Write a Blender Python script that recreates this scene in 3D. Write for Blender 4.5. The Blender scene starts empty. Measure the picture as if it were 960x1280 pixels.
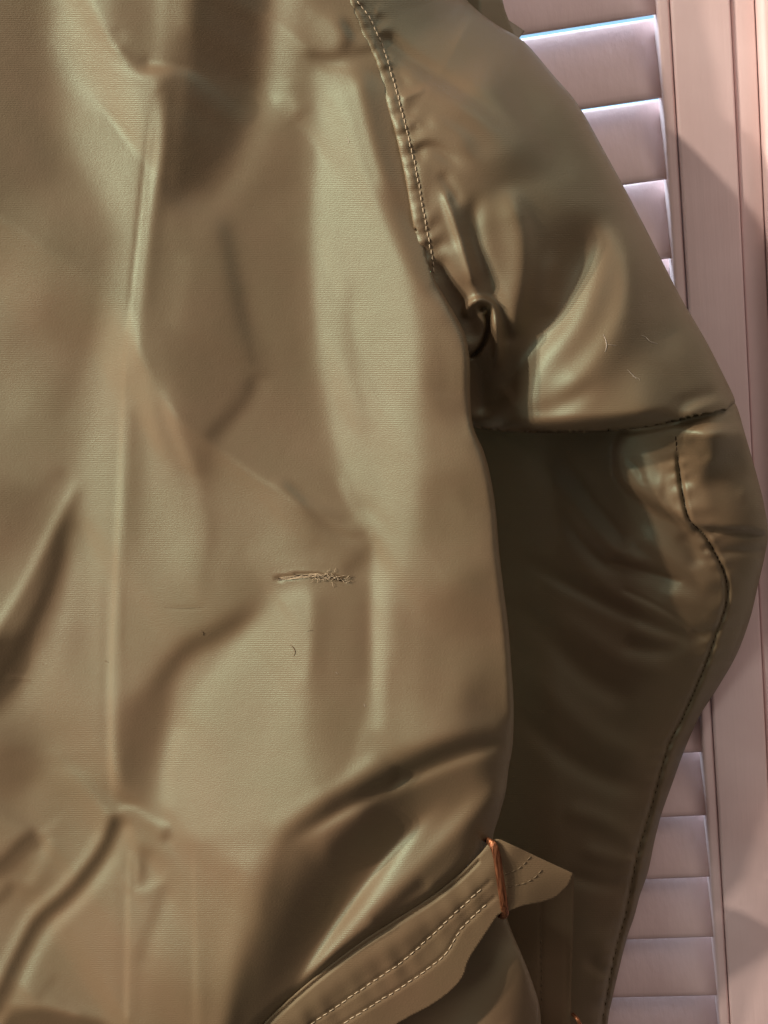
import bpy, bmesh, math, random
import numpy as np
from mathutils import Vector, Matrix
C = bpy.context.scene.collection
# ---------------------------------------------------------------- camera
# World: X along the shutter (right), Z up, Y into the shutter; origin on the slat front plane.
F = 1293.0
def unit(v): return v / np.linalg.norm(v)
_down = unit(np.array([772., 6360., F]))
_h = np.array([-8780., 803., F])
_right = unit(-(_h - (_h @ _down) * _down))
_into = np.cross(_right, _down)
BASIS = np.array([_right, _into, -_down])          # camera-space vector -> world vector
P0 = np.array([(840 - 480) / F, (340 - 640) / F, 1.0]) * 0.86
ORIGIN_Z = 1.45
CAM = BASIS @ (-P0) + np.array([0, 0, ORIGIN_Z])
def at(x, y, off):
    """world point seen at photo pixel (x, y), 'off' metres in front of the shutter plane"""
    x = np.asarray(x, float); y = np.asarray(y, float)
    v = np.stack([(x - 480) / F, (y - 640) / F, np.ones_like(x + y)], -1)
    t = ((P0 @ _into) - off) / (v @ _into)
    return (v * t[..., None]) @ BASIS.T + CAM
cd = bpy.data.cameras.new('camera'); cam = bpy.data.objects.new('camera', cd); C.objects.link(cam)
bx_, by_, bz_ = BASIS @ np.array([1., 0, 0]), BASIS @ np.array([0, -1., 0]), BASIS @ np.array([0, 0, -1.])
cam.matrix_world = Matrix(((bx_[0], by_[0], bz_[0], CAM[0]), (bx_[1], by_[1], bz_[1], CAM[1]), (bx_[2], by_[2], bz_[2], CAM[2]), (0, 0, 0, 1)))
cd.sensor_fit = 'VERTICAL'; cd.sensor_height = 24; cd.lens = F / 1280 * 24
cd.clip_start = 0.02; cd.clip_end = 50
bpy.context.scene.camera = cam
# ---------------------------------------------------------------- light
w = bpy.data.worlds.new('World'); bpy.context.scene.world = w; w.use_nodes = True
bg = w.node_tree.nodes['Background']
# the room's bounced light: pale ceiling above, darker furniture and floor below
_g = w.node_tree.nodes.new('ShaderNodeTexCoord'); _s = w.node_tree.nodes.new('ShaderNodeSeparateXYZ'); _r = w.node_tree.nodes.new('ShaderNodeValToRGB')
w.node_tree.links.new(_g.outputs['Generated'], _s.inputs[0]); _m = w.node_tree.nodes.new('ShaderNodeMapRange'); _m.inputs[1].default_value = -1
w.node_tree.links.new(_s.outputs['Z'], _m.inputs[0]); w.node_tree.links.new(_m.outputs[0], _r.inputs[0]); w.node_tree.links.new(_r.outputs[0], bg.inputs[0])
_r.color_ramp.elements[0].position = .30; _r.color_ramp.elements[0].color = (.16, .115, .10, 1)
_r.color_ramp.elements[1].position = .85; _r.color_ramp.elements[1].color = (1.0, .80, .72, 1)
bg.inputs[1].default_value = 0.42
def lamp(name, loc, power, size, col, target=(-0.2, 0, 1.2)):
    l = bpy.data.lights.new(name, 'AREA'); l.shape = 'DISK'; l.size = size; l.energy = power; l.color = col
    o = bpy.data.objects.new(name, l); C.objects.link(o); o.location = loc
    o.rotation_euler = (Vector(target) - Vector(loc)).to_track_quat('-Z', 'Y').to_euler()
    return o
for _p in ((-2.30, -1.45, 2.55), (-2.05, -1.75, 2.70), (-2.45, -1.75, 2.45)):
    lamp('ceiling_bulb', _p, 41, 0.08, (1.0, 0.82, 0.68))
lamp('added_sheen_fill', (-2.0, -1.95, 1.45), 11, 0.7, (1.0, 1.0, 0.90))  # added soft fill for the satin's sheen, not a known window
lamp('added_warm_fill', (-2.6, -0.75, 0.75), 9, 0.35, (1.0, 0.62, 0.45), target=(-0.3, -0.1, 1.2))  # added low fill that turns left-facing folds pinker, no known lamp
lamp('added_right_fill', (0.75, -0.75, 2.35), 3.2, 0.6, (1.0, 0.84, 0.76), target=(0, 0, 1.7))  # added fill to lift the upper slats, frame and sleeve edge
lamp('outdoor_daylight', (-0.35, 0.75, 2.55), 72, 0.9, (0.62, 0.82, 1.0), target=(-0.2, 0, 1.45))
vs = bpy.context.scene.view_settings
bpy.context.scene.display_settings.display_device = 'sRGB'
vs.view_transform = 'Standard'; vs.look = 'None'; vs.gamma = 1; vs.use_curve_mapping = False
vs.exposure = 0.0
bpy.context.scene.cycles.max_bounces = 6
# ---------------------------------------------------------------- materials
def mat(name, col, rough=0.5, spec=0.5):
    m = bpy.data.materials.new(name); m.use_nodes = True
    p = m.node_tree.nodes['Principled BSDF']
    p.inputs['Base Color'].default_value = (*col, 1); p.inputs['Roughness'].default_value = rough
    p.inputs['Specular IOR Level'].default_value = spec
    return m, m.node_tree, p
def N(nt, kind, **kw):
    n = nt.nodes.new(kind)
    for k, v in kw.items():
        if k in n.inputs: n.inputs[k].default_value = v
        else: setattr(n, k, v)
    return n
def fabric(name, base=(0.158, 0.103, 0.056), rough=0.53, spec=1.0, ribs=True):
    m, nt, p = mat(name, base, rough, spec)
    p.inputs['IOR'].default_value = 1.5
    p.inputs['Specular Tint'].default_value = (0.58, 1.0, 0.80, 1)   # shot nylon: the sheen is greener than the body colour
    uv = N(nt, 'ShaderNodeUVMap'); uv.uv_map = 'cloth'
    # crosswise ribs of the weave, about 1.4 mm apart, fading in and out
    wv = N(nt, 'ShaderNodeTexWave', Scale=1.0, Distortion=0.6, Detail=2.0); wv.wave_type = 'BANDS'; wv.bands_direction = 'Y'; wv.inputs['Detail Scale'].default_value = .4
    mp = N(nt, 'ShaderNodeMapping'); mp.inputs['Scale'].default_value = (60, 215, 1); nt.links.new(uv.outputs[0], mp.inputs[0]); nt.links.new(mp.outputs[0], wv.inputs['Vector'])
    big = N(nt, 'ShaderNodeTexNoise', Scale=14.0, Detail=2.0); nt.links.new(uv.outputs[0], big.inputs['Vector'])
    rmp = N(nt, 'ShaderNodeMapRange'); rmp.inputs[1].default_value = .42; rmp.inputs[2].default_value = .62; nt.links.new(big.outputs['Fac'], rmp.inputs[0])
    mul = N(nt, 'ShaderNodeMath', operation='MULTIPLY'); nt.links.new(wv.outputs['Fac'], mul.inputs[0]); nt.links.new(rmp.outputs[0], mul.inputs[1])
    fine = N(nt, 'ShaderNodeTexNoise', Scale=1.0, Detail=2.0); mp2 = N(nt, 'ShaderNodeMapping'); mp2.inputs['Scale'].default_value = (700, 1500, 1)
    nt.links.new(uv.outputs[0], mp2.inputs[0]); nt.links.new(mp2.outputs[0], fine.inputs['Vector'])
    soft = N(nt, 'ShaderNodeTexNoise', Scale=45.0, Detail=3.0, Roughness=.55); nt.links.new(uv.outputs[0], soft.inputs['Vector'])
    b0 = N(nt, 'ShaderNodeBump', Strength=.3, Distance=.0008); nt.links.new(soft.outputs['Fac'], b0.inputs['Height'])
    b1 = N(nt, 'ShaderNodeBump', Strength=.22, Distance=.0003); nt.links.new(mul.outputs[0], b1.inputs['Height']); nt.links.new(b0.outputs[0], b1.inputs['Normal'])
    b2 = N(nt, 'ShaderNodeBump', Strength=.7, Distance=.00025); nt.links.new(fine.outputs['Fac'], b2.inputs['Height']); nt.links.new(b1.outputs[0], b2.inputs['Normal'])
    nt.links.new(b2.outputs[0], p.inputs['Normal'])
    # faint wear: slightly uneven dye
    tint = N(nt, 'ShaderNodeTexNoise', Scale=9.0, Detail=4.0, Roughness=.6); nt.links.new(uv.outputs[0], tint.inputs['Vector'])
    cr = N(nt, 'ShaderNodeValToRGB'); cr.color_ramp.elements[0].position = .35; cr.color_ramp.elements[1].position = .68
    cr.color_ramp.elements[0].color = (base[0] * .97, base[1] * 1.01, base[2] * .98, 1); cr.color_ramp.elements[1].color = (base[0] * 1.06, base[1] * 1.0, base[2] * 1.02, 1)
    nt.links.new(tint.outputs['Fac'], cr.inputs[0]); nt.links.new(cr.outputs[0], p.inputs['Base Color'])
    return m
#@FABRIC
FAB = fabric('olive_satin_nylon')
FABB = fabric('olive_belt_twill', rough=0.68, spec=0.6)
# ---------------------------------------------------------------- helpers
rng = random.Random(7)
def setm(o, me_mat):
    o.data.materials.append(me_mat)
def make(name, verts, faces, m, parent=None, smooth=True, kind=None, uv=None):
    me = bpy.data.meshes.new(name)
    me.from_pydata([tuple(map(float, v)) for v in verts], [], faces)
    if smooth: me.polygons.foreach_set('use_smooth', [True] * len(me.polygons))
    if uv is not None:
        l = me.uv_layers.new(name='cloth'); idx = np.empty(len(me.loops), np.int32); me.loops.foreach_get('vertex_index', idx)
        l.data.foreach_set('uv', np.asarray(uv, np.float32)[idx].ravel())
    me.materials.append(m); me.update()
    o = bpy.data.objects.new(name, me); C.objects.link(o)
    if parent: o.parent = parent
    if kind: o['kind'] = kind
    return o
def thing(name, label, cat, loc=(0, 0, 0), group=None):
    o = bpy.data.objects.new(name, None); C.objects.link(o); o.location = loc; o.empty_display_size = 0.02
    o['label'] = label; o['category'] = cat
    if group: o['group'] = group
    return o
def child(o, parent):
    o.parent = parent; o.matrix_parent_inverse = Matrix.Translation(-Vector(parent.location)); return o
def smooth_poly(P, n=4):
    P = np.array(P, float); Q = np.vstack([2 * P[0] - P[1], P, 2 * P[-1] - P[-2]]); out = []
    for i in range(1, len(Q) - 2):
        a, b, c, d = Q[i - 1:i + 3]
        for t in np.linspace(0, 1, n, endpoint=False):
            out.append(.5 * ((2 * b) + (c - a) * t + (2 * a - 5 * b + 4 * c - d) * t * t + (-a + 3 * b - 3 * c + d) * t ** 3))
    out.append(Q[-2]); return np.array(out)
def seg_dist(P, X, Y):
    """distance, running parameter 0..1, side, nearest point"""
    best = np.full(X.shape, 1e9); T = np.zeros(X.shape); sd = np.zeros(X.shape); nx = np.zeros(X.shape); ny = np.zeros(X.shape)
    n = len(P) - 1
    for i in range(n):
        a, b = P[i], P[i + 1]; d = b - a; L = d @ d + 1e-9
        t = np.clip(((X - a[0]) * d[0] + (Y - a[1]) * d[1]) / L, 0, 1)
        px = a[0] + t * d[0]; py = a[1] + t * d[1]; ex = X - px; ey = Y - py; r = np.hypot(ex, ey); u = r < best
        best = np.where(u, r, best); T = np.where(u, (i + t) / n, T); sd = np.where(u, np.sign(d[0] * ey - d[1] * ex), sd)
        nx = np.where(u, px, nx); ny = np.where(u, py, ny)
    return best, T, sd, nx, ny
def inside(P, X, Y):
    m = np.zeros(X.shape, bool)
    for i in range(len(P)):
        (x1, y1), (x2, y2) = P[i], P[(i + 1) % len(P)]
        if y1 == y2: continue
        m ^= (Y >= min(y1, y2)) & (Y < max(y1, y2)) & (X < x1 + (Y - y1) * (x2 - x1) / (y2 - y1))
    return m
def step01(a, b, x):
    t = np.clip((x - a) / (b - a), 0, 1); return t * t * (3 - 2 * t)
# Sculpted cloth heights in front of the shutter plane, one value per 6 px of the photograph, in steps
# of 0.05 mm; every number is the change against its left and upper neighbours.
HEIGHTS_BACK = [
 [4429,-11,-11,-11,-13,-11,-13,-14,-10,-15,-12,-14,-12,-13,-10,-6,1,10,13,26,26,29,23,6,1,5,8,7,7,2,-1,-6,-8,-7,-7,-8,-7,-6,-1,4,3,7,2,5,0,-4,-11,-21,-26,-29,-33,-29,-36,-29,-32,-35,-35,-31,-33,-32,-30,-28,-18,-11,-2,5,7,5,4,3,0,-4,-6,-9,-10,-10,-11,-10,-10,-10,-10,-11,-12,-12,-13,-13,-15,-15,-15,-17,-16,-18,-18,-19,-19,-19,-21,-20,-21,-22,-21,-23,-23,-23,-24,-24,-25,-26,-25,-26,-27,-27,-27,-28,-28,-29,-29,-29,-30,-30,-30,-31,-38],
 [-25,1,3,1,2,0,1,1,-3,3,-1,0,-1,1,-1,-3,-3,-4,2,-3,1,0,7,11,2,-2,-2,0,-1,0,-2,1,1,-1,1,1,-1,0,0,-2,3,-3,-2,-3,6,2,1,2,-2,0,3,-2,5,-4,1,3,-2,-1,1,0,1,3,1,1,1,-1,-1,2,0,-1,0,0,0,0,0,0,1,0,0,0,-1,0,1,0,0,-1,1,0,0,0,-1,1,0,0,0,-1,1,0,0,0,-1,1,0,0,0,-1,1,0,0,0,0,0,0,0,0,0,0,0,0,0,0,0,0],
 [-19,-2,0,2,2,0,1,1,1,-1,0,0,0,-1,0,1,-3,-3,-1,-3,1,0,2,8,6,1,-1,-2,-1,0,0,-1,0,1,-1,-1,2,0,-1,0,0,0,-1,-2,-1,3,1,1,2,0,0,1,1,1,-1,1,3,-3,-1,0,0,1,0,2,2,1,0,-1,1,0,-1,0,0,1,0,0,0,0,0,0,0,1,-1,0,0,1,0,0,-1,1,0,-1,0,1,0,0,0,0,0,0,0,0,0,0,0,0,0,0,0,0,0,0,0,0,0,0,0,0,0,0,0,0,0],
 [-18,0,-2,-1,0,2,2,1,0,1,0,0,0,0,0,-1,0,-3,-3,-1,-1,0,0,5,10,1,-1,1,-2,0,0,0,-1,0,-1,1,-1,1,-1,1,0,0,0,-2,-3,-1,2,1,2,2,1,0,0,1,1,0,2,1,-2,0,-1,-1,1,0,0,3,2,1,-1,0,0,1,-1,0,0,0,0,0,1,0,0,-1,1,0,0,0,0,0,0,0,0,1,0,-1,0,1,0,-1,0,1,0,0,0,-1,1,0,0,0,0,0,0,0,0,0,0,0,0,0,0,0,0,0,0],
 [-16,-1,-1,-1,-1,0,0,2,1,1,0,1,0,0,-1,0,0,-1,-4,-2,-1,-1,0,3,9,6,-1,-1,1,-2,0,0,0,-1,0,-1,0,0,1,-1,1,0,0,-1,-3,-1,-1,1,1,1,3,2,0,1,0,0,1,2,1,-1,-1,0,-1,-1,1,0,1,2,2,1,0,-1,0,0,0,0,0,1,-1,0,1,0,0,0,0,0,0,0,0,0,0,0,0,1,0,-1,0,1,0,0,0,-1,0,1,-1,1,-1,1,0,0,0,0,0,0,0,0,0,0,0,0,0,0,0],
 [-15,-2,-1,-1,0,-1,0,0,1,1,2,0,0,1,0,0,-2,1,-2,-3,-3,0,-1,1,5,10,2,-1,-1,0,0,-1,0,0,-1,0,0,-1,0,0,-1,2,-1,1,-1,-3,-1,-2,-1,2,1,3,3,2,0,0,0,1,1,0,1,-1,-1,1,-2,0,1,1,1,1,1,0,1,-1,1,0,0,-1,1,0,0,0,0,1,0,0,0,0,0,0,0,0,0,0,0,0,1,-1,0,0,0,1,0,0,0,0,0,0,-1,0,1,0,0,0,0,0,0,0,0,0,0,0,0],
 [-13,0,-1,-1,-2,-2,-1,0,0,0,1,2,1,0,0,0,0,-1,-1,-3,-2,0,-1,-1,3,8,6,0,0,0,-1,1,-1,-1,0,0,-1,0,-1,0,0,-1,2,0,0,-1,-2,-2,-1,-2,1,1,3,2,4,1,0,-1,2,1,0,0,0,-1,0,-1,0,-1,1,1,1,1,0,1,0,0,0,0,0,0,1,1,0,0,0,0,-1,1,0,0,0,0,0,0,0,1,-1,1,0,-1,1,0,0,0,0,0,0,0,0,0,0,0,0,0,0,0,0,0,0,0,0,0,0],
 [-12,-1,-1,-1,0,0,-2,-2,-1,0,0,0,1,1,2,-1,1,-1,0,-1,-3,-2,-1,-1,0,7,10,0,-1,0,1,-1,1,0,-1,-1,0,0,-1,-1,0,-1,0,2,0,0,-1,-1,-2,-2,-2,-1,1,2,3,4,2,1,0,0,0,1,1,0,0,-1,-2,1,-1,0,0,1,2,1,1,1,0,0,-1,0,0,1,1,0,0,-1,1,-1,1,0,0,0,0,0,0,0,0,0,0,1,-1,0,0,0,1,-1,1,0,0,0,0,0,0,0,0,0,0,0,0,0,0,0,1],
 [-13,0,0,-1,-1,-1,-1,-1,0,-1,-1,1,0,0,1,1,0,1,-1,-1,-3,-2,0,-1,-1,2,9,6,0,0,-1,1,-1,0,1,-1,0,-1,0,-1,-1,0,-1,1,2,-1,-1,0,0,-1,-2,-2,-3,0,0,2,5,5,1,1,1,0,-1,1,1,-1,0,-2,-1,0,0,4,1,1,1,2,1,-1,-2,-1,0,1,0,0,0,0,0,0,-1,0,0,0,1,0,0,0,0,0,0,0,1,-1,1,0,-1,1,0,0,0,0,0,0,0,0,0,0,0,0,0,0,0,0,0],
 [-9,-1,0,-1,-1,-1,-1,-1,-2,-1,-1,-1,0,1,-1,1,1,0,1,0,-1,-4,-1,-1,-1,-1,8,9,1,0,0,0,0,0,-1,1,-1,0,-1,-1,0,-2,0,0,1,0,0,-1,0,0,0,0,-2,-3,-2,0,0,2,6,5,2,1,0,-1,0,1,-1,-1,-1,-2,0,6,3,3,2,1,1,-1,-2,0,-2,-1,0,-2,-1,0,0,0,0,0,1,0,-1,0,1,0,0,0,0,0,0,1,-1,0,1,0,-1,0,1,0,0,0,0,0,0,0,0,0,0,0,0,0,0],
 [-9,-1,-1,1,-1,0,-1,-1,-1,-2,-1,-2,-1,0,0,1,0,1,1,0,-1,-2,-2,-1,-1,-1,1,11,4,1,1,-1,0,0,0,0,0,-1,0,0,-2,-1,0,-2,0,2,0,0,-1,1,-1,0,0,-1,-1,-3,-2,-1,0,3,5,6,4,2,-2,-1,0,-1,0,-1,-1,-4,4,8,8,4,2,-2,-12,-1,4,-1,-3,-1,0,-1,0,0,0,0,0,0,1,0,-1,0,1,0,1,0,-1,0,1,0,-1,1,0,0,0,0,0,0,-1,1,0,0,0,0,0,0,0,0,0],
 [-8,-1,-1,-1,0,-1,0,-1,-1,0,-2,0,-1,-2,-1,0,0,0,1,1,1,-1,-3,-1,-2,-2,-1,7,9,2,2,0,1,-1,0,-1,-1,1,-1,0,-1,-1,-1,-1,-2,-1,1,0,2,0,1,-1,0,0,-1,-1,-1,-2,-1,-2,1,2,4,6,8,0,-2,-1,-2,-1,0,-3,-1,1,5,9,6,2,-14,-15,6,7,0,-1,1,1,0,0,0,0,0,0,0,0,1,0,0,0,0,0,1,0,-1,0,1,-1,1,0,0,0,-1,1,0,0,0,0,0,0,0,0,0,0,0],
 [-3,-1,-1,-1,-1,-1,-1,0,-1,-1,-1,-2,-2,-2,0,-2,0,0,1,1,0,0,-1,-2,-1,-1,-3,1,12,0,0,1,3,2,0,0,0,-1,0,-1,0,-1,-2,-1,-3,-2,0,2,0,2,1,0,0,0,-1,0,0,-1,-2,0,-2,0,1,2,3,11,4,-2,-1,-1,-3,-1,0,-1,-2,0,6,8,11,-22,-15,5,6,4,2,1,0,1,0,0,0,0,0,0,0,1,0,0,0,0,0,0,1,0,0,0,0,0,-1,1,0,0,0,0,0,0,0,0,0,0,0,0,0],
 [-5,-2,0,0,0,-1,0,-1,0,-1,0,-1,-1,-1,-3,-1,-1,0,-2,1,1,0,-1,-1,-1,-2,-3,-2,9,6,-4,2,4,4,0,0,0,0,0,-1,-1,-1,-1,-2,-4,-2,-1,0,2,1,2,2,1,-1,1,-1,-1,0,-1,-1,-1,-1,0,1,0,1,12,7,-2,-2,0,-3,-2,0,0,-1,1,8,16,2,-23,-11,3,6,2,1,0,-1,1,0,0,0,0,1,0,-1,0,1,0,0,0,0,0,1,-1,1,-1,0,1,-1,1,-1,1,0,0,0,0,0,0,0,0,0,0],
 [3,-2,-4,-4,-1,1,0,-1,-1,0,-1,0,-1,-1,0,-2,-2,-2,0,-1,0,1,-1,-1,-1,-1,-1,-4,-1,18,0,-1,0,2,2,1,0,-1,0,0,-1,-1,-1,-2,-4,-3,-2,0,1,1,1,1,2,2,1,0,-1,-1,0,-1,1,-1,-1,-1,1,-1,-2,12,10,-2,-1,-1,-2,-3,0,1,0,0,4,16,0,-7,-6,-2,-1,-1,-1,0,0,0,0,1,0,0,0,1,0,0,0,0,0,1,0,-1,1,-1,1,0,0,0,0,0,0,0,0,0,0,0,0,0,0,0,0],
 [2,-1,0,-1,-3,-3,-1,0,0,-1,0,-1,0,0,-1,-1,-2,-2,-2,-2,0,-1,1,-1,-1,-1,0,-2,-4,9,15,-4,-3,-1,2,2,1,1,-1,0,0,-2,-1,-3,-1,-2,-3,-2,-1,1,0,2,1,1,2,2,1,0,-1,-1,-1,1,0,-1,-1,0,-2,-4,12,12,-2,-1,-2,-2,-4,0,3,-3,-1,7,16,2,-2,-6,-6,-3,-1,0,0,1,0,0,0,0,1,0,0,0,0,1,0,-1,0,1,-1,1,0,0,0,0,0,0,0,0,0,0,0,0,0,0,0,0,0],
 [3,1,-1,0,-2,-2,-3,-2,0,0,0,0,-1,-1,-1,0,-1,-2,-4,-1,-2,0,-1,0,-1,0,-1,0,-3,-5,24,9,-10,-8,1,1,3,2,1,0,-1,0,-2,-2,-1,-2,-2,-1,-2,-2,0,0,1,2,1,1,2,2,1,0,0,-1,0,0,-1,-1,-1,-3,-5,11,12,-2,-2,-2,-1,-3,-5,2,-8,6,13,4,-2,-3,-3,2,2,0,0,0,1,0,1,0,0,0,0,0,0,0,0,1,0,-1,1,0,-1,1,0,0,0,0,0,0,0,0,0,0,0,0,0,0,0],
 [5,-2,0,0,0,0,-1,-3,-4,-1,-1,0,0,0,0,-2,0,-2,-1,-4,-2,-1,-1,0,-1,-1,0,0,0,-4,-2,28,1,-7,-7,-2,0,1,4,2,-1,0,0,-1,-2,-1,-1,-3,0,-1,-1,-2,-2,1,0,2,2,2,2,2,1,0,-1,0,-1,-1,-1,-2,-6,-5,5,5,-1,2,1,-1,-3,-7,7,4,-4,-4,0,2,8,7,3,0,1,1,0,0,0,1,-1,1,0,0,1,-1,1,-1,0,1,0,-1,1,0,-1,1,0,0,0,-1,1,0,0,0,0,0,0,0,0],
 [2,0,1,-1,1,-1,-1,1,-1,-3,-3,-1,0,0,-1,0,-2,0,-3,-2,-3,-2,0,-1,0,-1,-1,1,0,1,-7,0,29,2,-8,-7,-6,-4,4,6,3,-2,-1,0,0,-1,-1,0,-2,-2,-2,-1,0,-2,0,0,0,2,2,3,2,2,1,0,-1,-1,-2,-1,-4,-10,-8,0,0,-3,-1,1,1,5,9,9,4,2,2,2,2,0,1,1,0,0,0,1,0,0,1,-1,1,0,-1,1,-1,1,0,-1,0,1,0,-1,1,0,0,0,0,0,-1,1,0,0,0,0,0,0,0],
 [3,1,-1,1,0,0,1,-1,0,-1,-1,-4,-2,-1,0,-1,-1,-2,-1,-2,-3,-2,-2,-1,-1,0,0,-1,1,1,1,-5,6,23,4,-7,-12,-12,1,-2,6,4,-2,-1,2,2,1,0,-1,-2,-2,-2,-1,-1,-1,-1,-1,0,1,2,3,3,3,2,0,-2,-2,-1,0,-2,-4,-1,0,-3,-5,-3,3,7,10,7,7,6,2,0,-2,-4,-4,-1,0,-1,1,0,0,0,0,1,-1,0,1,-1,1,-1,1,0,0,0,0,0,0,-1,0,1,0,0,0,0,0,0,0,0,0,0,0],
 [5,-1,0,-1,-1,1,-1,0,0,0,0,0,-2,-2,-2,-1,0,-2,-1,-3,-2,-3,-2,-1,-1,0,-1,0,1,0,3,3,-2,7,14,8,3,0,2,-6,-10,-3,0,-7,-8,-3,3,3,2,0,-1,-2,-3,-2,-1,0,-1,-2,0,0,1,3,5,3,2,-1,-1,-2,-1,0,2,2,5,5,2,0,-2,0,2,4,3,-1,-2,-1,-1,-1,-2,-1,-1,1,0,0,0,0,0,-1,1,0,-1,1,-1,1,-1,1,0,-1,0,1,0,0,0,0,0,0,0,0,0,0,0,0,0,0,0],
 [5,0,-1,0,0,-1,0,0,0,0,0,0,-1,-1,-2,-1,-2,-1,-2,-1,-3,-3,-2,-2,-1,-1,-1,0,0,1,1,3,5,4,10,13,15,16,-4,-2,0,-3,-5,-4,-7,-12,-16,-8,0,2,1,-1,-1,-3,-2,-2,0,0,-2,0,0,1,3,4,4,2,-2,-2,-2,0,0,2,5,9,8,6,5,1,-2,2,0,-2,-6,-9,-7,0,0,2,1,0,0,0,0,0,0,0,-1,0,1,-1,0,0,0,0,0,0,0,0,0,0,0,0,0,0,0,0,0,0,0,0,0,0,0],
 [7,-1,0,0,-1,0,0,-1,0,0,-1,0,0,-1,0,-2,-1,-1,-2,-2,-2,-3,-4,-2,-1,-2,0,-1,0,1,0,0,3,5,11,12,11,9,2,1,-5,-8,-4,-1,3,2,-3,-11,-12,-5,-1,1,-1,0,-3,-3,-2,-1,0,0,0,-1,1,2,4,3,1,-1,-1,-1,0,1,4,4,7,4,3,3,3,1,6,5,-1,-6,-9,-12,1,1,1,0,-1,0,0,-1,0,0,0,0,-1,0,0,0,0,0,0,0,0,0,0,0,0,0,0,0,0,0,0,0,0,0,0,0,0],
 [9,-1,0,-2,0,-1,-1,1,-1,0,0,-1,1,-1,0,-1,-1,-1,-1,-2,-2,-2,-3,-4,-3,-1,-1,-1,0,0,0,1,0,2,1,5,8,1,1,3,-2,-2,-1,2,2,3,5,3,-3,-8,-7,-2,0,0,-1,-2,-4,-3,-1,0,0,0,0,0,0,6,6,0,-2,-2,-1,0,1,4,3,4,2,1,2,3,7,10,4,-2,-4,-5,-6,-3,-3,-1,-1,-1,-1,0,-1,0,0,-1,0,1,0,-1,0,-1,0,1,0,-1,0,1,0,-1,1,0,0,0,0,0,0,0,0,0,0],
 [8,1,-1,1,-1,0,-1,-1,0,-1,0,0,-1,0,-1,1,-1,-1,-1,-1,-2,-2,-3,-4,-3,-3,-2,-1,-1,1,1,0,1,1,1,-1,1,5,4,7,-1,-3,-1,1,1,1,2,2,3,1,-4,-6,-3,-1,0,0,0,-3,-3,-3,0,2,1,2,1,0,2,0,-1,-1,-2,1,0,1,4,4,4,3,2,1,4,6,4,1,0,0,-3,-5,-4,-3,-1,-1,-1,-1,-1,-1,0,0,0,-1,0,0,0,0,0,0,0,0,0,0,0,0,-1,1,0,0,0,0,0,0,0,0,0],
 [7,0,1,0,1,-1,1,-1,-1,-1,0,-1,0,0,0,-1,0,-1,0,-2,0,-2,-2,-3,-6,-3,-2,-1,-2,-1,1,1,1,1,2,2,-2,1,3,-2,-2,5,2,1,2,0,0,4,2,1,2,-2,-5,-3,0,-1,0,1,-1,-2,-2,-1,0,-1,-3,-3,1,4,1,0,1,-1,0,0,3,4,3,4,3,1,0,2,4,4,2,0,0,-3,-2,-3,-2,-2,-1,-1,0,-1,0,-1,0,0,-1,1,-1,1,-1,0,0,0,0,0,0,0,0,0,0,0,0,0,0,0,0,0,0],
 [5,1,1,0,1,0,0,1,0,0,-1,0,-1,-1,-1,0,0,0,-1,0,-2,-1,-2,-2,-3,-6,-3,-3,-1,-1,1,1,0,1,2,2,1,-1,-4,-3,7,1,-1,2,1,2,2,0,3,3,1,1,0,-4,-4,0,0,0,2,1,-1,-1,-6,0,3,-2,-4,1,2,-1,-1,0,0,0,2,4,3,2,2,1,-1,3,4,3,1,1,0,2,-3,-2,-2,-1,-1,-1,-1,0,-2,1,-1,0,0,-1,0,0,0,0,0,0,0,0,0,0,0,0,0,0,0,0,0,0,0,0,-1],
 [4,1,0,1,0,1,0,0,1,0,0,0,0,0,0,-1,-1,-1,0,-1,0,-1,-1,-3,-2,-4,-8,-1,-2,-1,-1,1,1,1,1,2,1,0,0,4,0,-2,-1,-2,1,0,1,4,2,1,3,2,1,0,-3,-2,-2,0,1,2,3,2,0,-7,3,-4,-4,0,1,0,-2,-1,0,0,0,2,4,1,2,2,-1,1,6,2,2,1,0,1,0,-1,-2,-2,-1,-1,-1,-1,0,-1,0,-1,1,-1,1,-1,0,0,0,0,0,-1,1,0,0,0,0,0,0,0,0,0,0,0,0],
 [3,0,0,1,0,1,1,1,0,1,0,0,0,0,-1,0,0,0,-1,0,-1,-1,-1,0,-3,-2,-6,-10,0,-1,-1,1,1,1,1,2,1,0,-1,3,4,0,-3,-1,-2,-1,0,1,3,3,2,2,2,2,0,-3,-1,-1,-1,1,2,2,3,-4,-9,2,-2,0,4,1,-1,-3,-4,1,1,0,2,4,1,1,0,0,5,5,0,1,0,1,1,-2,-1,-1,-1,-1,-1,0,-1,0,-1,1,-2,1,-1,0,1,-1,0,0,0,0,-1,1,0,0,0,-1,1,0,0,0,0,0,0],
 [3,0,1,0,0,1,0,0,1,0,1,0,1,0,0,0,-1,0,-1,0,0,0,-1,-1,-1,-2,-1,-8,-13,1,0,0,1,1,1,1,3,0,0,2,5,0,0,-1,-3,-2,-2,-1,1,2,3,3,1,2,2,1,-1,0,0,-1,1,-1,0,1,-10,-6,3,3,2,1,1,-3,0,-2,0,1,1,2,3,2,-1,0,4,5,2,-1,0,1,2,0,-1,-2,-1,-1,0,-1,0,-1,0,-1,0,0,0,-1,0,0,0,0,0,0,0,0,0,-1,1,0,0,0,0,0,0,0,0],
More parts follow.
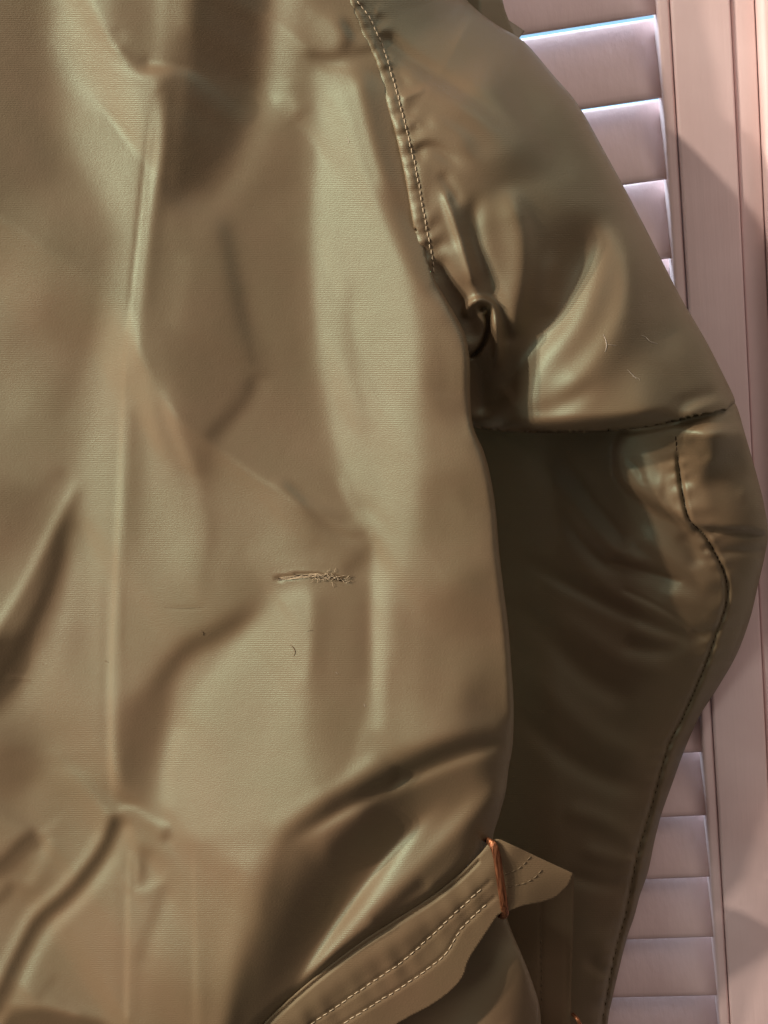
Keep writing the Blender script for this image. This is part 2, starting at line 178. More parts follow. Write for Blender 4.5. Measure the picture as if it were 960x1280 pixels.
 [6,-1,-1,-1,0,0,0,1,0,1,0,1,0,1,0,0,0,-1,0,-1,0,0,0,-1,0,-2,-1,0,-10,-14,3,0,2,0,1,1,2,1,0,3,3,1,0,-1,0,-2,-1,-2,-2,0,1,3,3,2,2,1,2,0,1,1,0,0,-2,-2,-2,-9,-7,-2,1,2,2,8,2,-2,-2,0,0,2,2,3,1,-2,4,4,3,0,0,-1,2,1,-1,0,-2,0,-1,-1,-1,0,-1,0,0,-1,0,1,-1,0,0,0,0,0,0,0,0,0,0,0,0,-1,1,0,0,0,0],
 [5,-1,0,0,0,-1,0,0,0,0,1,1,1,0,1,0,0,0,-1,0,-1,0,0,1,-1,0,-2,-1,1,-15,-12,4,0,2,0,1,1,2,1,2,4,0,0,1,-1,-1,-1,-1,-1,-2,-1,0,2,3,3,3,2,2,1,1,1,0,-2,-2,-3,-2,-7,-13,-8,4,12,5,2,1,-1,-1,0,1,2,3,2,-2,3,5,2,1,-1,0,2,0,-1,0,0,-2,-1,0,0,-1,0,-1,0,0,0,-1,0,0,0,0,0,0,0,-1,1,0,-1,1,-1,1,0,0,-1,1,0],
 [6,1,-1,0,0,-1,0,-1,0,0,0,0,-1,1,1,0,0,0,1,-1,0,0,0,-1,1,-1,0,0,-1,3,-21,-8,3,2,1,0,1,1,0,3,3,0,1,0,0,0,0,0,-1,0,-2,-2,0,0,3,3,4,2,2,3,1,-1,-1,-3,-1,-2,-4,-10,-9,3,1,5,5,3,0,-1,0,-1,1,3,3,0,0,6,3,0,0,-1,1,2,0,-2,0,0,-1,-1,0,-1,0,0,-1,0,-1,0,0,0,0,0,-1,1,0,0,-1,1,0,0,0,0,0,0,0,0,0],
 [8,-1,0,-1,-1,1,-1,-1,0,0,-1,0,0,0,0,0,1,0,0,0,0,0,0,0,0,1,0,-1,0,1,0,-24,-2,2,1,1,0,1,1,2,1,1,0,1,0,1,0,0,0,0,0,-1,-2,0,-1,2,2,5,4,3,2,0,-1,-2,-3,-3,-4,3,-2,-13,-3,4,5,3,2,-1,0,0,0,2,3,0,-1,7,4,1,0,-2,0,2,1,-1,-1,-1,0,0,-2,0,0,-1,0,0,0,0,0,-1,0,0,0,0,0,0,0,0,0,0,0,0,-1,1,0,-1,1],
 [6,0,1,0,0,0,0,0,-1,-1,0,-1,0,0,-1,0,-1,0,0,1,-1,0,1,0,0,0,0,1,0,0,2,-5,-23,2,2,1,0,-1,2,2,0,0,1,1,1,0,1,0,1,0,0,0,0,-2,0,0,1,3,3,4,2,2,-1,-1,-2,-3,1,-2,-1,-2,-11,-3,5,4,2,1,-1,0,0,0,3,2,-1,4,6,1,0,0,-1,2,0,0,-1,0,-1,-1,0,0,-1,0,0,-1,0,-1,0,0,0,0,0,0,-1,1,0,0,0,-1,1,0,0,-1,1,0,0],
 [5,2,-1,1,1,-1,0,0,0,0,-1,0,0,-2,0,-1,0,-1,-1,-1,0,-1,0,1,1,1,1,-1,1,0,1,3,-12,-16,2,1,1,-2,1,4,0,-1,0,0,0,1,1,2,0,1,0,0,1,0,0,0,1,0,3,2,2,1,1,-1,0,0,-1,-1,-2,-1,-2,-10,-1,5,2,1,0,0,0,0,3,2,-2,4,6,3,-1,-1,-1,2,1,0,-1,-1,0,-1,0,-1,0,-1,0,0,-1,1,-1,1,-1,0,0,-1,1,0,0,-1,0,1,0,-1,1,0,0,0,0],
 [5,-1,1,1,0,0,1,0,0,0,0,0,-1,0,0,-1,-1,-1,-1,-2,0,-1,-2,0,0,1,1,2,1,0,0,1,2,-19,-6,3,0,-3,2,3,-1,-1,1,0,0,1,1,1,1,1,1,1,-1,1,1,1,1,1,1,1,0,0,0,1,0,0,0,-1,0,0,0,-5,-10,2,4,2,0,0,0,0,1,3,-1,1,7,4,1,-1,-2,1,2,0,-1,0,-1,0,-1,0,-1,0,-1,0,0,-1,1,-1,0,0,0,0,0,-1,0,1,0,0,-1,1,0,0,0,0,0],
 [1,2,1,0,1,1,0,0,1,0,1,0,0,0,-1,0,-2,0,-2,-1,-2,-1,-1,-1,0,-1,1,0,1,2,1,0,2,-1,-17,-4,2,-3,2,3,-2,0,0,0,0,0,0,1,2,1,1,1,1,1,1,2,1,2,2,0,-1,-1,-1,0,-1,1,0,1,0,-1,1,0,-8,-4,2,2,1,0,0,0,1,3,1,-2,7,5,0,0,-1,0,2,-1,1,-1,-1,0,-1,-1,0,0,0,-1,0,0,-1,0,0,0,0,0,0,0,0,0,0,0,0,0,-1,1,-1,1,-1],
 [2,1,1,0,0,1,0,1,0,0,1,0,1,0,-1,0,0,-1,-1,-1,-2,-2,-1,-1,-1,-1,0,0,1,0,2,1,1,3,-10,-10,-3,-1,3,3,-3,-2,0,1,0,0,1,0,0,1,2,1,2,2,2,2,2,2,0,1,0,-2,-2,-1,0,-1,0,1,1,0,0,0,-1,-8,0,1,1,0,1,0,0,4,0,-2,6,6,2,0,-1,-2,2,1,-1,-1,1,-2,0,0,-1,0,-1,0,0,0,0,-1,0,-1,1,0,-1,1,0,-1,0,0,1,-1,1,-1,1,-1,1],
 [-1,0,0,1,1,1,1,1,0,1,0,1,0,1,1,0,0,-1,-1,-1,-1,-1,-2,-2,-2,0,-1,1,-1,1,0,1,1,1,3,-14,-6,-2,3,1,-3,-1,1,-1,1,0,0,0,1,0,1,1,2,3,2,2,3,2,2,-1,-1,-1,-1,-1,-2,0,0,-1,0,2,0,0,1,-3,-5,0,1,1,-1,1,0,2,3,-3,3,8,3,-1,-1,-1,1,2,-1,0,-1,0,0,-1,-1,-1,1,-1,0,-1,0,1,-1,0,0,0,0,-1,0,1,0,0,-1,1,0,0,0,0,0],
 [2,-1,0,0,0,0,1,0,1,1,1,0,1,0,1,0,1,0,0,-1,-1,-3,-1,-2,-1,-1,-1,-1,1,-1,0,1,1,0,2,0,-15,-3,5,-1,-4,-2,0,1,-1,0,1,1,0,1,0,1,2,2,3,3,3,2,1,0,-1,-1,0,-2,0,-1,-1,0,0,-1,1,0,2,0,-5,-2,0,0,0,0,1,2,3,-1,-1,8,5,0,-1,-1,1,1,0,-1,-1,0,-1,0,0,-1,-1,0,0,0,0,-1,0,0,-1,0,1,0,0,-1,1,-1,1,0,-1,1,-1,1,0],
 [-1,1,-1,0,1,0,0,1,1,1,0,0,1,1,0,1,0,1,0,0,-1,0,-3,-1,-2,-2,-1,-1,0,0,1,-1,0,1,1,1,-3,-8,1,-2,-6,0,0,-1,0,0,0,0,1,0,1,2,2,2,2,3,3,2,1,0,0,-1,-2,0,-1,-1,0,-1,0,0,0,1,1,1,-1,-4,-2,0,1,0,-1,1,5,0,-3,7,6,2,-1,-2,0,1,1,0,-1,-1,0,-1,-1,0,0,0,-1,0,-1,0,0,0,0,0,0,0,0,0,-1,1,-1,0,1,-1,1,-1,0],
 [2,0,1,0,-2,0,0,-1,0,0,1,1,0,1,1,1,1,0,1,0,0,-1,-1,-2,-2,-1,-2,-1,-1,1,-1,1,0,0,-1,2,0,-2,-1,-8,-5,0,-1,1,-1,-1,0,0,0,2,1,2,1,3,2,2,2,2,0,0,0,0,-1,-1,0,0,-1,0,0,0,0,0,1,1,0,-3,-2,-1,-1,0,1,-1,5,3,-4,4,7,3,0,-2,-1,3,-1,0,-1,0,-2,0,0,-1,-1,0,0,0,0,0,0,-1,0,0,-1,0,0,1,0,-1,1,0,-1,1,0,0,0],
 [1,-1,0,0,1,0,-1,1,0,0,0,0,1,0,1,1,1,1,1,1,0,-1,0,-2,-2,-2,-1,-1,-2,-1,1,0,0,0,0,-1,0,4,-1,-7,-8,-2,1,-2,0,0,-1,1,0,0,2,1,4,1,3,3,1,0,0,0,-1,-1,1,0,0,0,0,0,-1,0,0,0,1,1,-1,0,-3,-2,0,0,-1,0,1,7,-2,-1,8,4,1,-1,-2,2,1,-1,0,-2,0,-1,-1,0,0,-1,0,-1,0,0,0,1,-1,0,0,0,0,-1,0,1,-1,0,1,-1,0,1,0],
 [0,0,0,-1,0,0,1,0,0,-1,0,1,0,2,1,1,1,1,1,0,1,0,-1,-1,-1,-2,-2,-2,-1,-1,-1,0,1,0,0,0,-2,3,2,-8,-5,-3,-1,0,-1,0,0,-1,1,1,1,2,1,3,3,1,1,0,-1,-1,0,1,0,0,0,0,0,1,0,0,-1,1,0,0,1,-1,-1,-2,-2,-1,1,-1,0,6,3,-4,4,6,3,0,-1,0,2,-1,-2,0,-1,-1,-1,0,-1,0,0,0,0,-1,0,0,0,0,0,0,-1,1,0,-1,1,0,-1,1,0,-1,0],
 [1,0,1,1,-1,0,0,0,-1,1,0,0,0,0,1,1,1,1,1,1,0,1,0,-1,-1,-3,-1,-2,-1,-2,-1,0,0,0,0,0,-2,3,1,-7,0,-2,-4,-3,0,0,1,1,0,1,1,2,1,2,2,1,0,-1,0,-1,-1,-1,0,1,1,1,1,-1,1,1,-1,0,1,-1,0,0,0,-1,-2,-1,-1,0,-1,2,5,-3,-1,6,4,4,-1,2,0,-1,-1,-1,-1,-1,1,-1,0,0,-1,0,-1,1,-1,0,0,-1,0,0,1,-1,0,1,-1,0,1,-1,0,1,0],
 [2,0,-1,-1,1,0,0,0,1,0,1,0,1,0,1,1,1,1,0,1,0,0,0,0,-1,-1,-3,-1,-2,0,-2,-1,-1,0,0,-1,-1,4,-1,-5,0,0,-2,-3,-2,0,0,2,1,2,1,-1,2,1,0,1,-1,0,-2,-1,0,0,0,0,1,1,1,2,0,0,0,-1,1,0,0,0,-1,-1,-1,-2,-1,0,0,0,5,-1,-4,2,5,3,3,1,3,-1,-1,-2,0,0,-1,0,-1,0,0,0,0,-1,1,-1,0,0,0,0,0,0,0,-1,1,-1,0,0,0,0,0],
 [-2,2,-1,2,0,0,0,0,1,1,0,1,1,1,0,1,0,1,0,0,1,1,0,0,-1,-1,-1,-2,-1,-3,0,-2,-1,-1,0,0,-1,4,-3,-5,0,3,0,-1,-1,0,1,0,2,0,1,2,-1,0,-2,-2,-1,-1,0,0,-1,0,0,1,0,1,1,1,1,0,0,0,0,0,-1,0,0,0,-1,-2,-1,-1,0,0,3,2,-3,-2,2,3,3,2,4,0,0,-1,0,-1,0,0,0,-1,0,0,0,0,-1,0,0,0,0,0,-1,0,0,1,-1,1,0,0,0,-1,1],
 [-4,4,2,-1,0,0,0,1,0,1,1,2,0,1,1,0,1,0,1,0,0,-1,0,0,0,0,-2,-1,-2,0,-2,-1,-1,-1,-1,-1,-1,5,-4,-4,0,2,2,2,0,1,0,0,0,1,0,1,1,-1,-1,-3,-3,-3,-1,-1,1,1,0,1,0,0,1,0,1,1,0,1,-1,0,0,0,-1,0,-1,0,-2,-1,0,0,1,4,1,-1,-2,-1,0,1,6,2,0,1,-1,0,0,-1,1,0,-1,0,0,0,0,0,0,-1,0,0,0,0,0,-1,0,0,0,0,0,1,-1],
 [-17,8,6,4,0,1,0,1,1,0,1,0,2,0,1,1,0,1,0,0,0,0,0,-1,0,-1,0,-2,-1,-1,-1,-1,-1,0,-1,-3,0,4,-5,-2,1,1,4,2,4,0,1,1,0,-1,0,0,-1,-2,-2,-2,-2,-2,-3,-2,0,0,2,0,1,0,-1,1,0,0,1,0,2,-1,0,-1,1,-1,0,0,-1,-2,-1,-1,1,5,3,2,0,-3,-4,-2,2,5,2,1,0,1,-1,1,-1,0,0,0,-1,0,0,-1,0,1,-1,0,0,0,-1,1,0,0,-1,1,0,-1,0],
 [-31,5,8,8,7,3,1,0,1,1,1,1,1,1,1,0,1,0,1,0,0,0,-1,0,-1,0,-1,-1,-1,-2,0,-1,0,-1,0,-1,0,2,-5,-2,0,3,3,4,2,3,2,0,1,1,0,-3,-2,-3,-2,-2,-1,-2,-2,-1,-3,-1,0,1,0,1,1,-1,0,1,0,1,0,0,0,0,0,-1,0,-1,0,0,-3,0,0,4,5,3,2,-1,-2,-6,-1,4,2,1,1,-1,1,-1,0,0,0,-1,1,-1,0,0,0,-1,0,0,0,-1,1,-1,0,0,1,-1,0,1,0],
 [-31,1,1,5,9,9,6,2,0,2,0,1,0,1,0,2,1,0,0,1,-1,0,0,0,-1,0,-1,-1,-1,-1,-2,0,-1,0,0,-2,3,0,-5,-2,1,2,3,4,3,3,0,3,0,2,0,0,-4,-3,-3,-3,-2,-1,0,0,-1,-2,-3,-2,1,1,0,0,1,-1,0,0,1,2,-1,0,-1,0,0,0,-1,0,0,-2,-1,2,6,4,3,3,-2,-3,-5,2,2,0,0,1,0,0,0,-1,0,0,-1,0,-1,0,0,0,0,-1,0,0,0,0,0,0,-1,0,0,0,0],
 [-31,-1,1,0,3,6,12,10,3,0,0,1,0,1,1,0,1,1,0,0,1,0,0,0,0,-2,0,0,-2,-2,-1,-1,0,0,0,-1,3,0,-5,-1,0,2,1,2,3,2,3,2,3,0,0,0,-2,-4,-4,-1,-2,0,-1,0,-1,0,-1,-3,-2,-1,1,0,0,1,0,0,0,0,1,0,0,0,-1,0,0,-1,-1,0,-1,0,6,4,4,3,2,-1,-4,0,0,0,0,-1,-1,0,0,0,-1,0,-1,0,0,0,-1,0,-1,0,0,0,0,0,0,-1,1,0,0,0,0],
 [-31,1,0,1,0,2,2,7,13,6,2,-1,1,1,0,0,1,0,1,1,0,1,0,0,0,0,0,-2,-1,-1,-2,-1,-1,-1,1,-2,5,1,-4,-2,0,0,2,2,1,1,2,3,1,2,1,0,-2,-3,-3,-2,-1,0,0,-1,1,-1,0,0,-3,-3,-2,1,0,0,0,1,0,0,1,0,0,0,0,-1,0,-1,1,-2,0,-1,3,6,5,3,2,1,-2,0,-1,-1,-1,0,-1,0,-2,0,0,-1,0,0,-1,0,-1,0,0,0,-1,1,-1,0,-1,1,-1,0,0,0,0],
 [-31,1,1,1,1,0,1,0,3,11,11,4,0,0,0,1,0,1,0,0,1,-1,1,0,1,0,-1,1,-1,-2,-1,-1,-2,0,-1,-1,4,0,-3,0,1,0,0,0,1,2,1,0,3,1,2,-1,1,-3,-4,-2,1,-1,1,0,0,0,-1,0,-1,-2,-2,-2,0,0,0,0,0,2,0,0,0,0,0,-1,0,0,-1,1,-2,0,1,6,4,5,3,1,-1,1,0,-2,-1,-2,0,-2,1,-2,0,-1,0,-1,0,-1,0,-1,1,-1,0,-1,0,0,0,0,0,0,0,-1,0],
 [-32,1,2,1,1,1,0,2,0,0,5,13,8,0,1,0,0,0,1,0,0,1,0,0,0,1,0,-1,0,-1,-1,-2,0,-1,-1,-2,5,-2,-1,0,0,1,0,0,1,1,1,0,0,0,1,1,1,0,-2,-2,-1,0,0,1,0,0,0,-1,0,0,-2,-2,-2,0,0,-1,1,0,1,0,0,-1,0,1,-1,0,0,-1,1,-2,1,5,5,4,4,2,0,-1,2,-1,-2,-1,-2,0,-2,0,-1,0,-1,-1,0,-1,0,-1,-1,0,0,-1,0,0,0,-1,0,0,0,1,0],
 [-32,2,1,2,1,1,0,0,0,1,1,0,10,12,3,0,0,0,0,0,0,1,0,1,-1,1,0,0,-1,0,0,-1,-1,0,-1,-1,4,-5,-2,1,2,1,0,1,0,0,0,1,-1,1,-1,2,0,1,1,-2,-1,0,-1,0,0,0,0,0,0,0,0,-2,-2,-1,-1,0,-1,0,1,1,0,0,0,0,0,-1,0,0,-1,1,-2,3,6,5,4,3,0,0,3,-1,-2,-2,-1,-2,0,-1,-1,-1,0,-1,-1,0,-1,0,-1,-1,0,0,-1,0,0,0,0,0,0,-1,0],
 [-32,2,1,1,2,0,1,0,1,0,1,1,-1,5,12,7,0,0,0,0,0,0,0,0,1,-1,1,0,0,0,0,0,0,-1,-1,1,2,-4,-2,-1,1,1,1,1,1,0,0,-1,1,-1,1,0,1,2,0,-1,-1,0,0,-1,0,0,0,0,0,-1,0,1,-1,-3,-1,0,-1,0,1,0,0,0,0,-1,0,1,-1,0,0,-1,1,-1,6,5,6,2,3,-3,3,1,-2,-1,-2,0,-2,-1,-1,0,-2,0,-1,-1,0,-1,0,-1,-1,0,0,-1,0,0,0,0,-1,1,0],
 [-31,1,2,1,0,1,1,0,1,1,0,1,1,-1,2,9,9,2,0,1,0,-1,0,0,0,1,-1,0,0,1,0,1,0,0,-2,2,1,-3,-2,0,-1,-1,1,0,1,1,1,1,-1,1,-1,0,2,1,0,0,-2,0,0,1,-1,0,0,0,0,0,0,-1,0,-1,-1,-1,-1,-2,1,1,0,0,0,0,0,-1,0,0,0,0,-1,1,3,6,4,5,2,0,1,2,-1,-2,-1,-2,0,-1,-1,-1,0,-1,-1,-1,-2,0,-1,0,-1,-1,0,0,-1,0,0,-1,1,-1,0],
 [-31,2,1,1,1,0,0,2,0,0,1,0,1,1,0,0,5,10,4,0,1,1,0,0,0,-1,0,0,1,1,1,0,0,0,-1,2,1,-3,-2,-1,0,0,-1,1,0,2,1,-1,0,-1,1,0,1,1,1,-1,-1,0,0,0,0,0,0,0,0,0,-1,0,0,0,-1,-1,0,-2,-1,1,1,0,-1,0,0,0,0,-1,0,0,0,-1,2,6,4,6,2,1,0,3,0,-1,-1,-1,-2,-1,0,-2,-1,-1,-1,0,-1,-1,-1,-1,-1,0,-1,-1,1,-1,0,0,0,0,0],
 [-29,1,1,0,0,1,1,0,1,1,0,1,1,0,0,0,1,2,8,7,1,0,1,0,0,0,1,0,0,0,0,1,0,1,-2,4,0,-4,0,0,1,0,-1,0,2,0,1,0,-1,-1,-1,0,0,2,0,-1,0,-1,1,-1,1,0,0,-1,0,0,1,0,-1,0,0,-1,-1,-1,-3,2,1,0,-1,0,0,0,0,0,-1,0,0,0,-1,5,6,4,4,2,-1,3,1,0,-1,-1,0,-1,-2,-1,-1,-1,-1,-2,0,-2,-1,-1,0,-1,0,-1,-1,1,-1,0,-1,0,0],
 [-27,0,0,1,0,1,0,1,0,1,1,0,0,1,1,0,-1,1,1,5,8,3,1,1,1,0,-1,1,0,1,0,1,0,0,-1,3,-1,-2,-1,1,-1,1,0,0,0,2,0,1,0,-1,-1,0,0,0,1,0,-2,-1,0,0,0,0,0,1,0,0,-1,0,1,-1,0,0,-1,0,-3,0,0,1,0,-1,0,0,0,0,0,0,0,-1,0,1,7,5,5,1,-1,5,2,0,0,-1,-2,-1,-1,0,-2,-1,-1,-1,-2,-1,-1,-1,-1,-1,-1,0,-1,-1,0,0,0,0,0],
 [-25,-1,0,-1,2,0,1,0,1,0,0,2,0,0,0,0,1,0,0,0,3,8,6,1,0,1,0,0,0,1,1,0,1,0,-1,3,-1,-2,-1,0,1,0,0,0,0,-1,1,0,1,1,0,-1,0,0,1,-1,-1,-1,-1,1,0,1,0,0,-1,1,0,0,-1,1,-1,-1,1,-1,-2,-2,1,1,1,0,-2,0,0,0,0,0,-1,1,-1,0,5,5,6,4,1,1,5,1,-1,-1,-1,0,-2,-2,-1,-1,-2,-2,-1,-1,-2,-1,-1,-1,-1,-1,0,0,-1,0,0,0,-1],
 [-22,-2,-2,1,-1,1,0,1,1,1,1,-1,0,1,0,1,0,0,0,1,0,1,5,7,3,1,1,0,1,-1,1,0,1,0,0,4,-2,-2,-1,1,1,-1,1,-1,0,0,0,0,0,0,1,1,0,1,0,0,-2,-2,0,0,0,0,0,0,1,-1,1,-1,1,-1,1,-1,-1,1,-1,-3,0,1,1,-1,0,-1,0,0,0,0,0,0,0,-1,2,6,5,6,3,1,7,1,-1,-1,-1,-1,-1,-2,-1,-3,-1,-1,-3,-1,-1,-2,-1,-1,-1,-1,0,-2,1,-1,0,-1,1],
 [-19,-2,-2,-1,0,0,1,0,0,1,0,1,0,0,0,0,0,0,1,0,1,0,1,3,6,5,2,0,1,1,0,1,0,0,0,3,-2,-1,0,0,0,1,0,0,0,0,-1,-1,0,1,0,0,1,1,1,0,-1,-2,-1,-1,1,-1,1,0,1,0,-1,1,-1,1,-1,0,0,0,0,-4,0,1,0,0,-1,0,0,0,1,-1,1,-1,0,0,0,5,6,6,4,2,8,2,-1,-1,0,-2,-1,-2,-2,-2,-2,-2,-1,-3,-2,0,-3,-1,-1,0,-2,0,-1,0,-1,1,-1],
 [-17,-1,-2,-2,-1,0,0,1,0,0,1,0,0,0,0,0,0,0,0,1,0,1,0,0,2,3,6,5,2,0,1,0,0,1,0,2,-2,-1,0,1,1,0,0,1,-1,0,-1,1,-1,-1,0,0,0,1,2,1,-1,-1,-1,-1,0,0,0,1,-1,0,1,0,0,0,0,0,-1,0,1,-2,-3,0,1,-1,-1,1,0,1,-1,1,-1,1,0,0,-1,2,6,7,6,3,2,6,1,1,0,-1,-2,-1,-3,-2,-3,-2,-2,-2,-2,-2,-1,-2,-1,-1,-1,0,-1,-1,0,0,0],
 [-16,0,-1,-2,-2,-1,0,0,1,0,-1,0,1,0,-1,0,1,0,0,0,0,1,0,1,0,1,2,4,6,4,1,0,1,1,-1,3,-2,-2,1,1,0,1,0,0,1,-1,0,-1,0,0,0,0,0,0,1,1,0,-1,-1,0,-1,0,0,0,1,0,0,0,0,0,0,-1,0,0,0,0,-3,0,-1,0,0,0,0,0,1,-1,1,-1,1,0,0,0,3,5,8,5,-3,6,9,4,0,-1,-1,-3,-3,-3,-2,-3,-3,-2,-2,-2,-2,-1,-2,-1,-1,-1,0,0,-1,-1,0],
 [-15,-1,1,-1,-2,-3,0,-1,1,0,0,0,-1,0,1,0,-1,0,0,0,0,0,1,0,1,1,1,1,3,6,5,3,0,-1,1,1,-2,0,1,0,1,0,1,0,0,0,0,0,0,-1,0,-1,0,0,1,2,0,-2,-1,0,0,1,0,-1,0,1,0,0,0,0,0,0,-1,0,0,1,-3,-2,1,-2,-1,1,1,1,0,0,0,0,0,0,0,0,1,3,5,6,7,8,10,3,0,-1,-4,-2,-3,-3,-4,-3,-3,-2,-2,-3,-2,-2,-1,-2,0,-1,-2,0,0,0,0],
 [-14,0,-1,-1,0,-1,-3,0,-1,0,0,0,0,-1,0,0,0,-1,0,0,0,0,0,1,0,1,1,2,2,3,4,5,3,0,2,0,-2,0,0,1,1,0,0,1,0,0,-1,0,0,1,-1,0,0,0,0,0,1,-1,-1,0,0,0,0,1,0,0,0,0,1,-1,1,-1,0,-1,0,1,-1,-3,-1,-1,0,1,1,-1,0,1,0,1,-1,1,0,1,0,1,3,7,8,10,12,7,-1,-4,-2,-4,-3,-4,-3,-4,-3,-3,-3,-2,-2,-2,-2,-1,-1,-2,1,-1,0,-1,0],
 [-15,0,1,0,-1,-1,-2,-2,-1,0,0,-1,0,0,0,-1,-1,1,-1,0,0,0,0,0,1,0,1,2,3,3,2,4,5,2,3,-2,-2,0,1,1,0,0,1,0,1,-1,1,0,0,-1,0,0,0,0,0,1,0,-1,-1,-1,1,0,0,0,1,0,0,0,0,1,-1,-1,0,0,0,0,2,-4,-2,-1,1,-1,1,0,1,0,0,0,1,-1,1,1,0,1,1,4,7,8,10,15,4,-2,-5,-3,-4,-3,-5,-3,-4,-3,-3,-3,-2,-1,-2,-2,-1,-1,-1,-1,0,0,-1],
 [-14,0,0,0,0,0,-1,-3,-2,-2,0,1,-1,0,-1,-1,0,-1,1,-1,0,1,0,0,0,1,0,2,2,2,4,3,2,5,7,-3,-2,-1,1,1,0,1,0,0,0,0,-1,0,1,0,0,0,0,0,1,0,0,0,-3,0,0,0,1,1,-1,0,1,0,0,0,0,0,-1,0,0,0,1,0,-4,-1,0,1,-1,1,-1,1,0,0,0,1,0,0,2,1,1,0,5,4,4,16,16,1,-2,-5,-3,-4,-4,-5,-3,-4,-3,-3,-2,-3,-1,-1,-2,-1,-1,0,-1,0,0],
 [-13,0,-1,1,0,-1,0,-2,-3,-1,-2,-1,1,-1,-1,0,0,-1,-1,1,0,-1,0,0,0,1,1,2,1,3,4,3,2,3,10,-1,-3,0,0,0,0,0,0,1,-1,1,0,0,-1,1,0,0,0,0,0,2,0,-1,-1,-1,-1,0,1,0,0,1,-1,1,0,-1,2,-1,-1,0,0,0,0,1,-2,-2,-1,0,0,0,1,0,0,1,0,0,0,1,1,0,0,1,0,4,4,3,23,11,1,-3,-4,-4,-4,-5,-5,-4,-3,-2,-3,-2,-2,-2,-1,0,-2,-1,0,-1,0],
 [-14,1,0,0,0,0,-1,0,-2,-4,-1,-2,-1,0,0,-1,0,0,0,-1,1,-1,0,0,1,-1,2,0,3,2,4,3,3,2,10,0,-1,-1,0,0,-1,0,1,0,0,-1,0,0,0,0,0,1,-1,1,1,0,1,0,-2,-2,0,0,0,0,1,0,1,0,-1,1,-1,1,-2,0,1,0,0,0,-1,-1,-1,0,0,0,0,0,1,-1,1,0,0,0,1,1,1,0,-1,0,4,1,8,28,5,-1,-5,-4,-5,-3,-5,-4,-3,-4,-2,-2,-2,-1,-2,-1,0,-1,-1,0,0],
 [-13,0,0,0,0,0,-1,0,-1,-2,-3,-2,-1,-1,0,0,-1,0,0,0,-1,1,-1,0,-1,1,1,2,1,2,3,4,3,5,5,2,0,1,1,-1,0,-1,-1,0,0,-1,0,0,0,0,0,0,0,0,1,1,2,0,-1,-2,-1,0,-1,0,1,0,0,0,0,0,1,0,-1,0,0,0,0,0,0,0,-3,-1,1,0,0,0,0,1,-1,0,1,0,1,2,-1,-1,-1,-1,-1,1,0,23,19,3,-2,-4,-4,-5,-4,-4,-4,-2,-3,-2,-2,-2,-1,-1,-1,0,-1,0,-1],
 [-13,0,0,0,0,0,0,-1,-1,0,-3,-3,-2,-1,-1,1,-1,0,-1,0,0,-1,1,0,0,0,0,2,2,2,2,4,3,5,5,2,0,1,1,1,1,-1,-1,-1,-1,0,-1,0,0,0,0,-1,1,0,0,2,1,1,-1,-1,-1,-1,0,0,-1,0,1,0,0,0,0,0,-1,0,1,1,-1,0,0,-1,0,-1,-1,0,0,0,0,0,1,0,0,0,1,1,0,-1,-3,-3,-2,2,1,4,33,10,-1,-5,-4,-5,-4,-4,-4,-3,-2,-2,-1,-2,-1,-1,-1,-1,0,0,0],
 [-13,0,1,0,0,-1,0,-1,0,-2,0,-2,-3,-2,-1,0,1,0,-1,-1,-1,0,0,-1,1,0,1,1,2,2,2,2,4,6,2,5,-1,1,1,1,0,1,-2,-2,-1,0,1,0,0,-1,0,0,0,0,1,0,3,2,0,-2,-2,-1,-1,0,0,0,0,0,1,-1,0,0,0,0,1,0,1,-1,0,0,-1,-2,0,0,0,0,0,0,0,1,0,1,-1,1,2,-2,-1,-2,-1,0,2,-2,21,20,1,-4,-4,-4,-4,-4,-3,-3,-2,-2,-2,-1,-1,-1,-1,0,0,-1,-1],
 [-14,1,1,0,-1,1,-1,0,-1,0,-2,0,-2,-2,-2,-1,0,0,1,-1,-1,-1,-1,0,-1,1,2,1,1,2,1,3,3,5,3,4,1,1,0,1,0,-1,0,-2,-1,-1,1,0,1,0,0,0,0,0,0,1,2,2,0,0,-2,-1,-1,0,0,0,-1,0,0,0,-1,1,0,-2,3,2,-1,0,0,-1,-1,0,-2,0,0,0,1,0,0,0,0,0,1,0,1,1,-1,-2,-3,-1,2,-2,4,28,6,-1,-5,-4,-3,-4,-3,-2,-2,-2,-1,-1,-1,-1,-1,-1,0,-1,1],
 [-8,-4,-1,0,1,-1,1,-1,0,-1,0,-1,-1,-1,-2,-2,-1,0,0,0,0,-2,-2,0,0,1,1,2,1,1,2,1,3,5,2,5,1,0,2,1,0,0,0,-1,-2,-2,-2,1,0,1,1,0,0,1,0,1,1,2,2,-2,0,-1,-1,-1,0,1,-1,0,-1,-1,0,1,0,-1,-2,5,0,0,0,1,-2,-2,0,-1,0,0,0,0,1,0,0,0,1,1,0,1,-2,-1,-2,-2,-1,4,-4,22,12,-1,-3,-3,-4,-2,-3,-3,-2,-1,-1,-1,-1,-1,0,0,-1,0,-1],
 [-16,5,0,-1,0,0,-1,0,0,0,-1,0,0,-1,0,-2,-1,-2,0,0,0,-1,-1,-2,-1,1,1,1,2,2,1,0,3,2,4,6,-1,2,1,1,1,0,0,-1,-1,0,-2,-3,-1,1,0,2,1,0,0,1,0,3,1,0,-1,-1,0,-1,0,-1,1,0,-1,0,0,-1,0,0,-1,1,4,0,0,-1,0,-3,0,0,-1,0,0,0,0,1,0,1,-1,1,1,0,0,-2,-1,-1,-1,1,-1,13,15,0,-4,-3,-2,-3,-2,-1,-2,-1,-1,-1,-1,0,-1,-1,0,0,0],
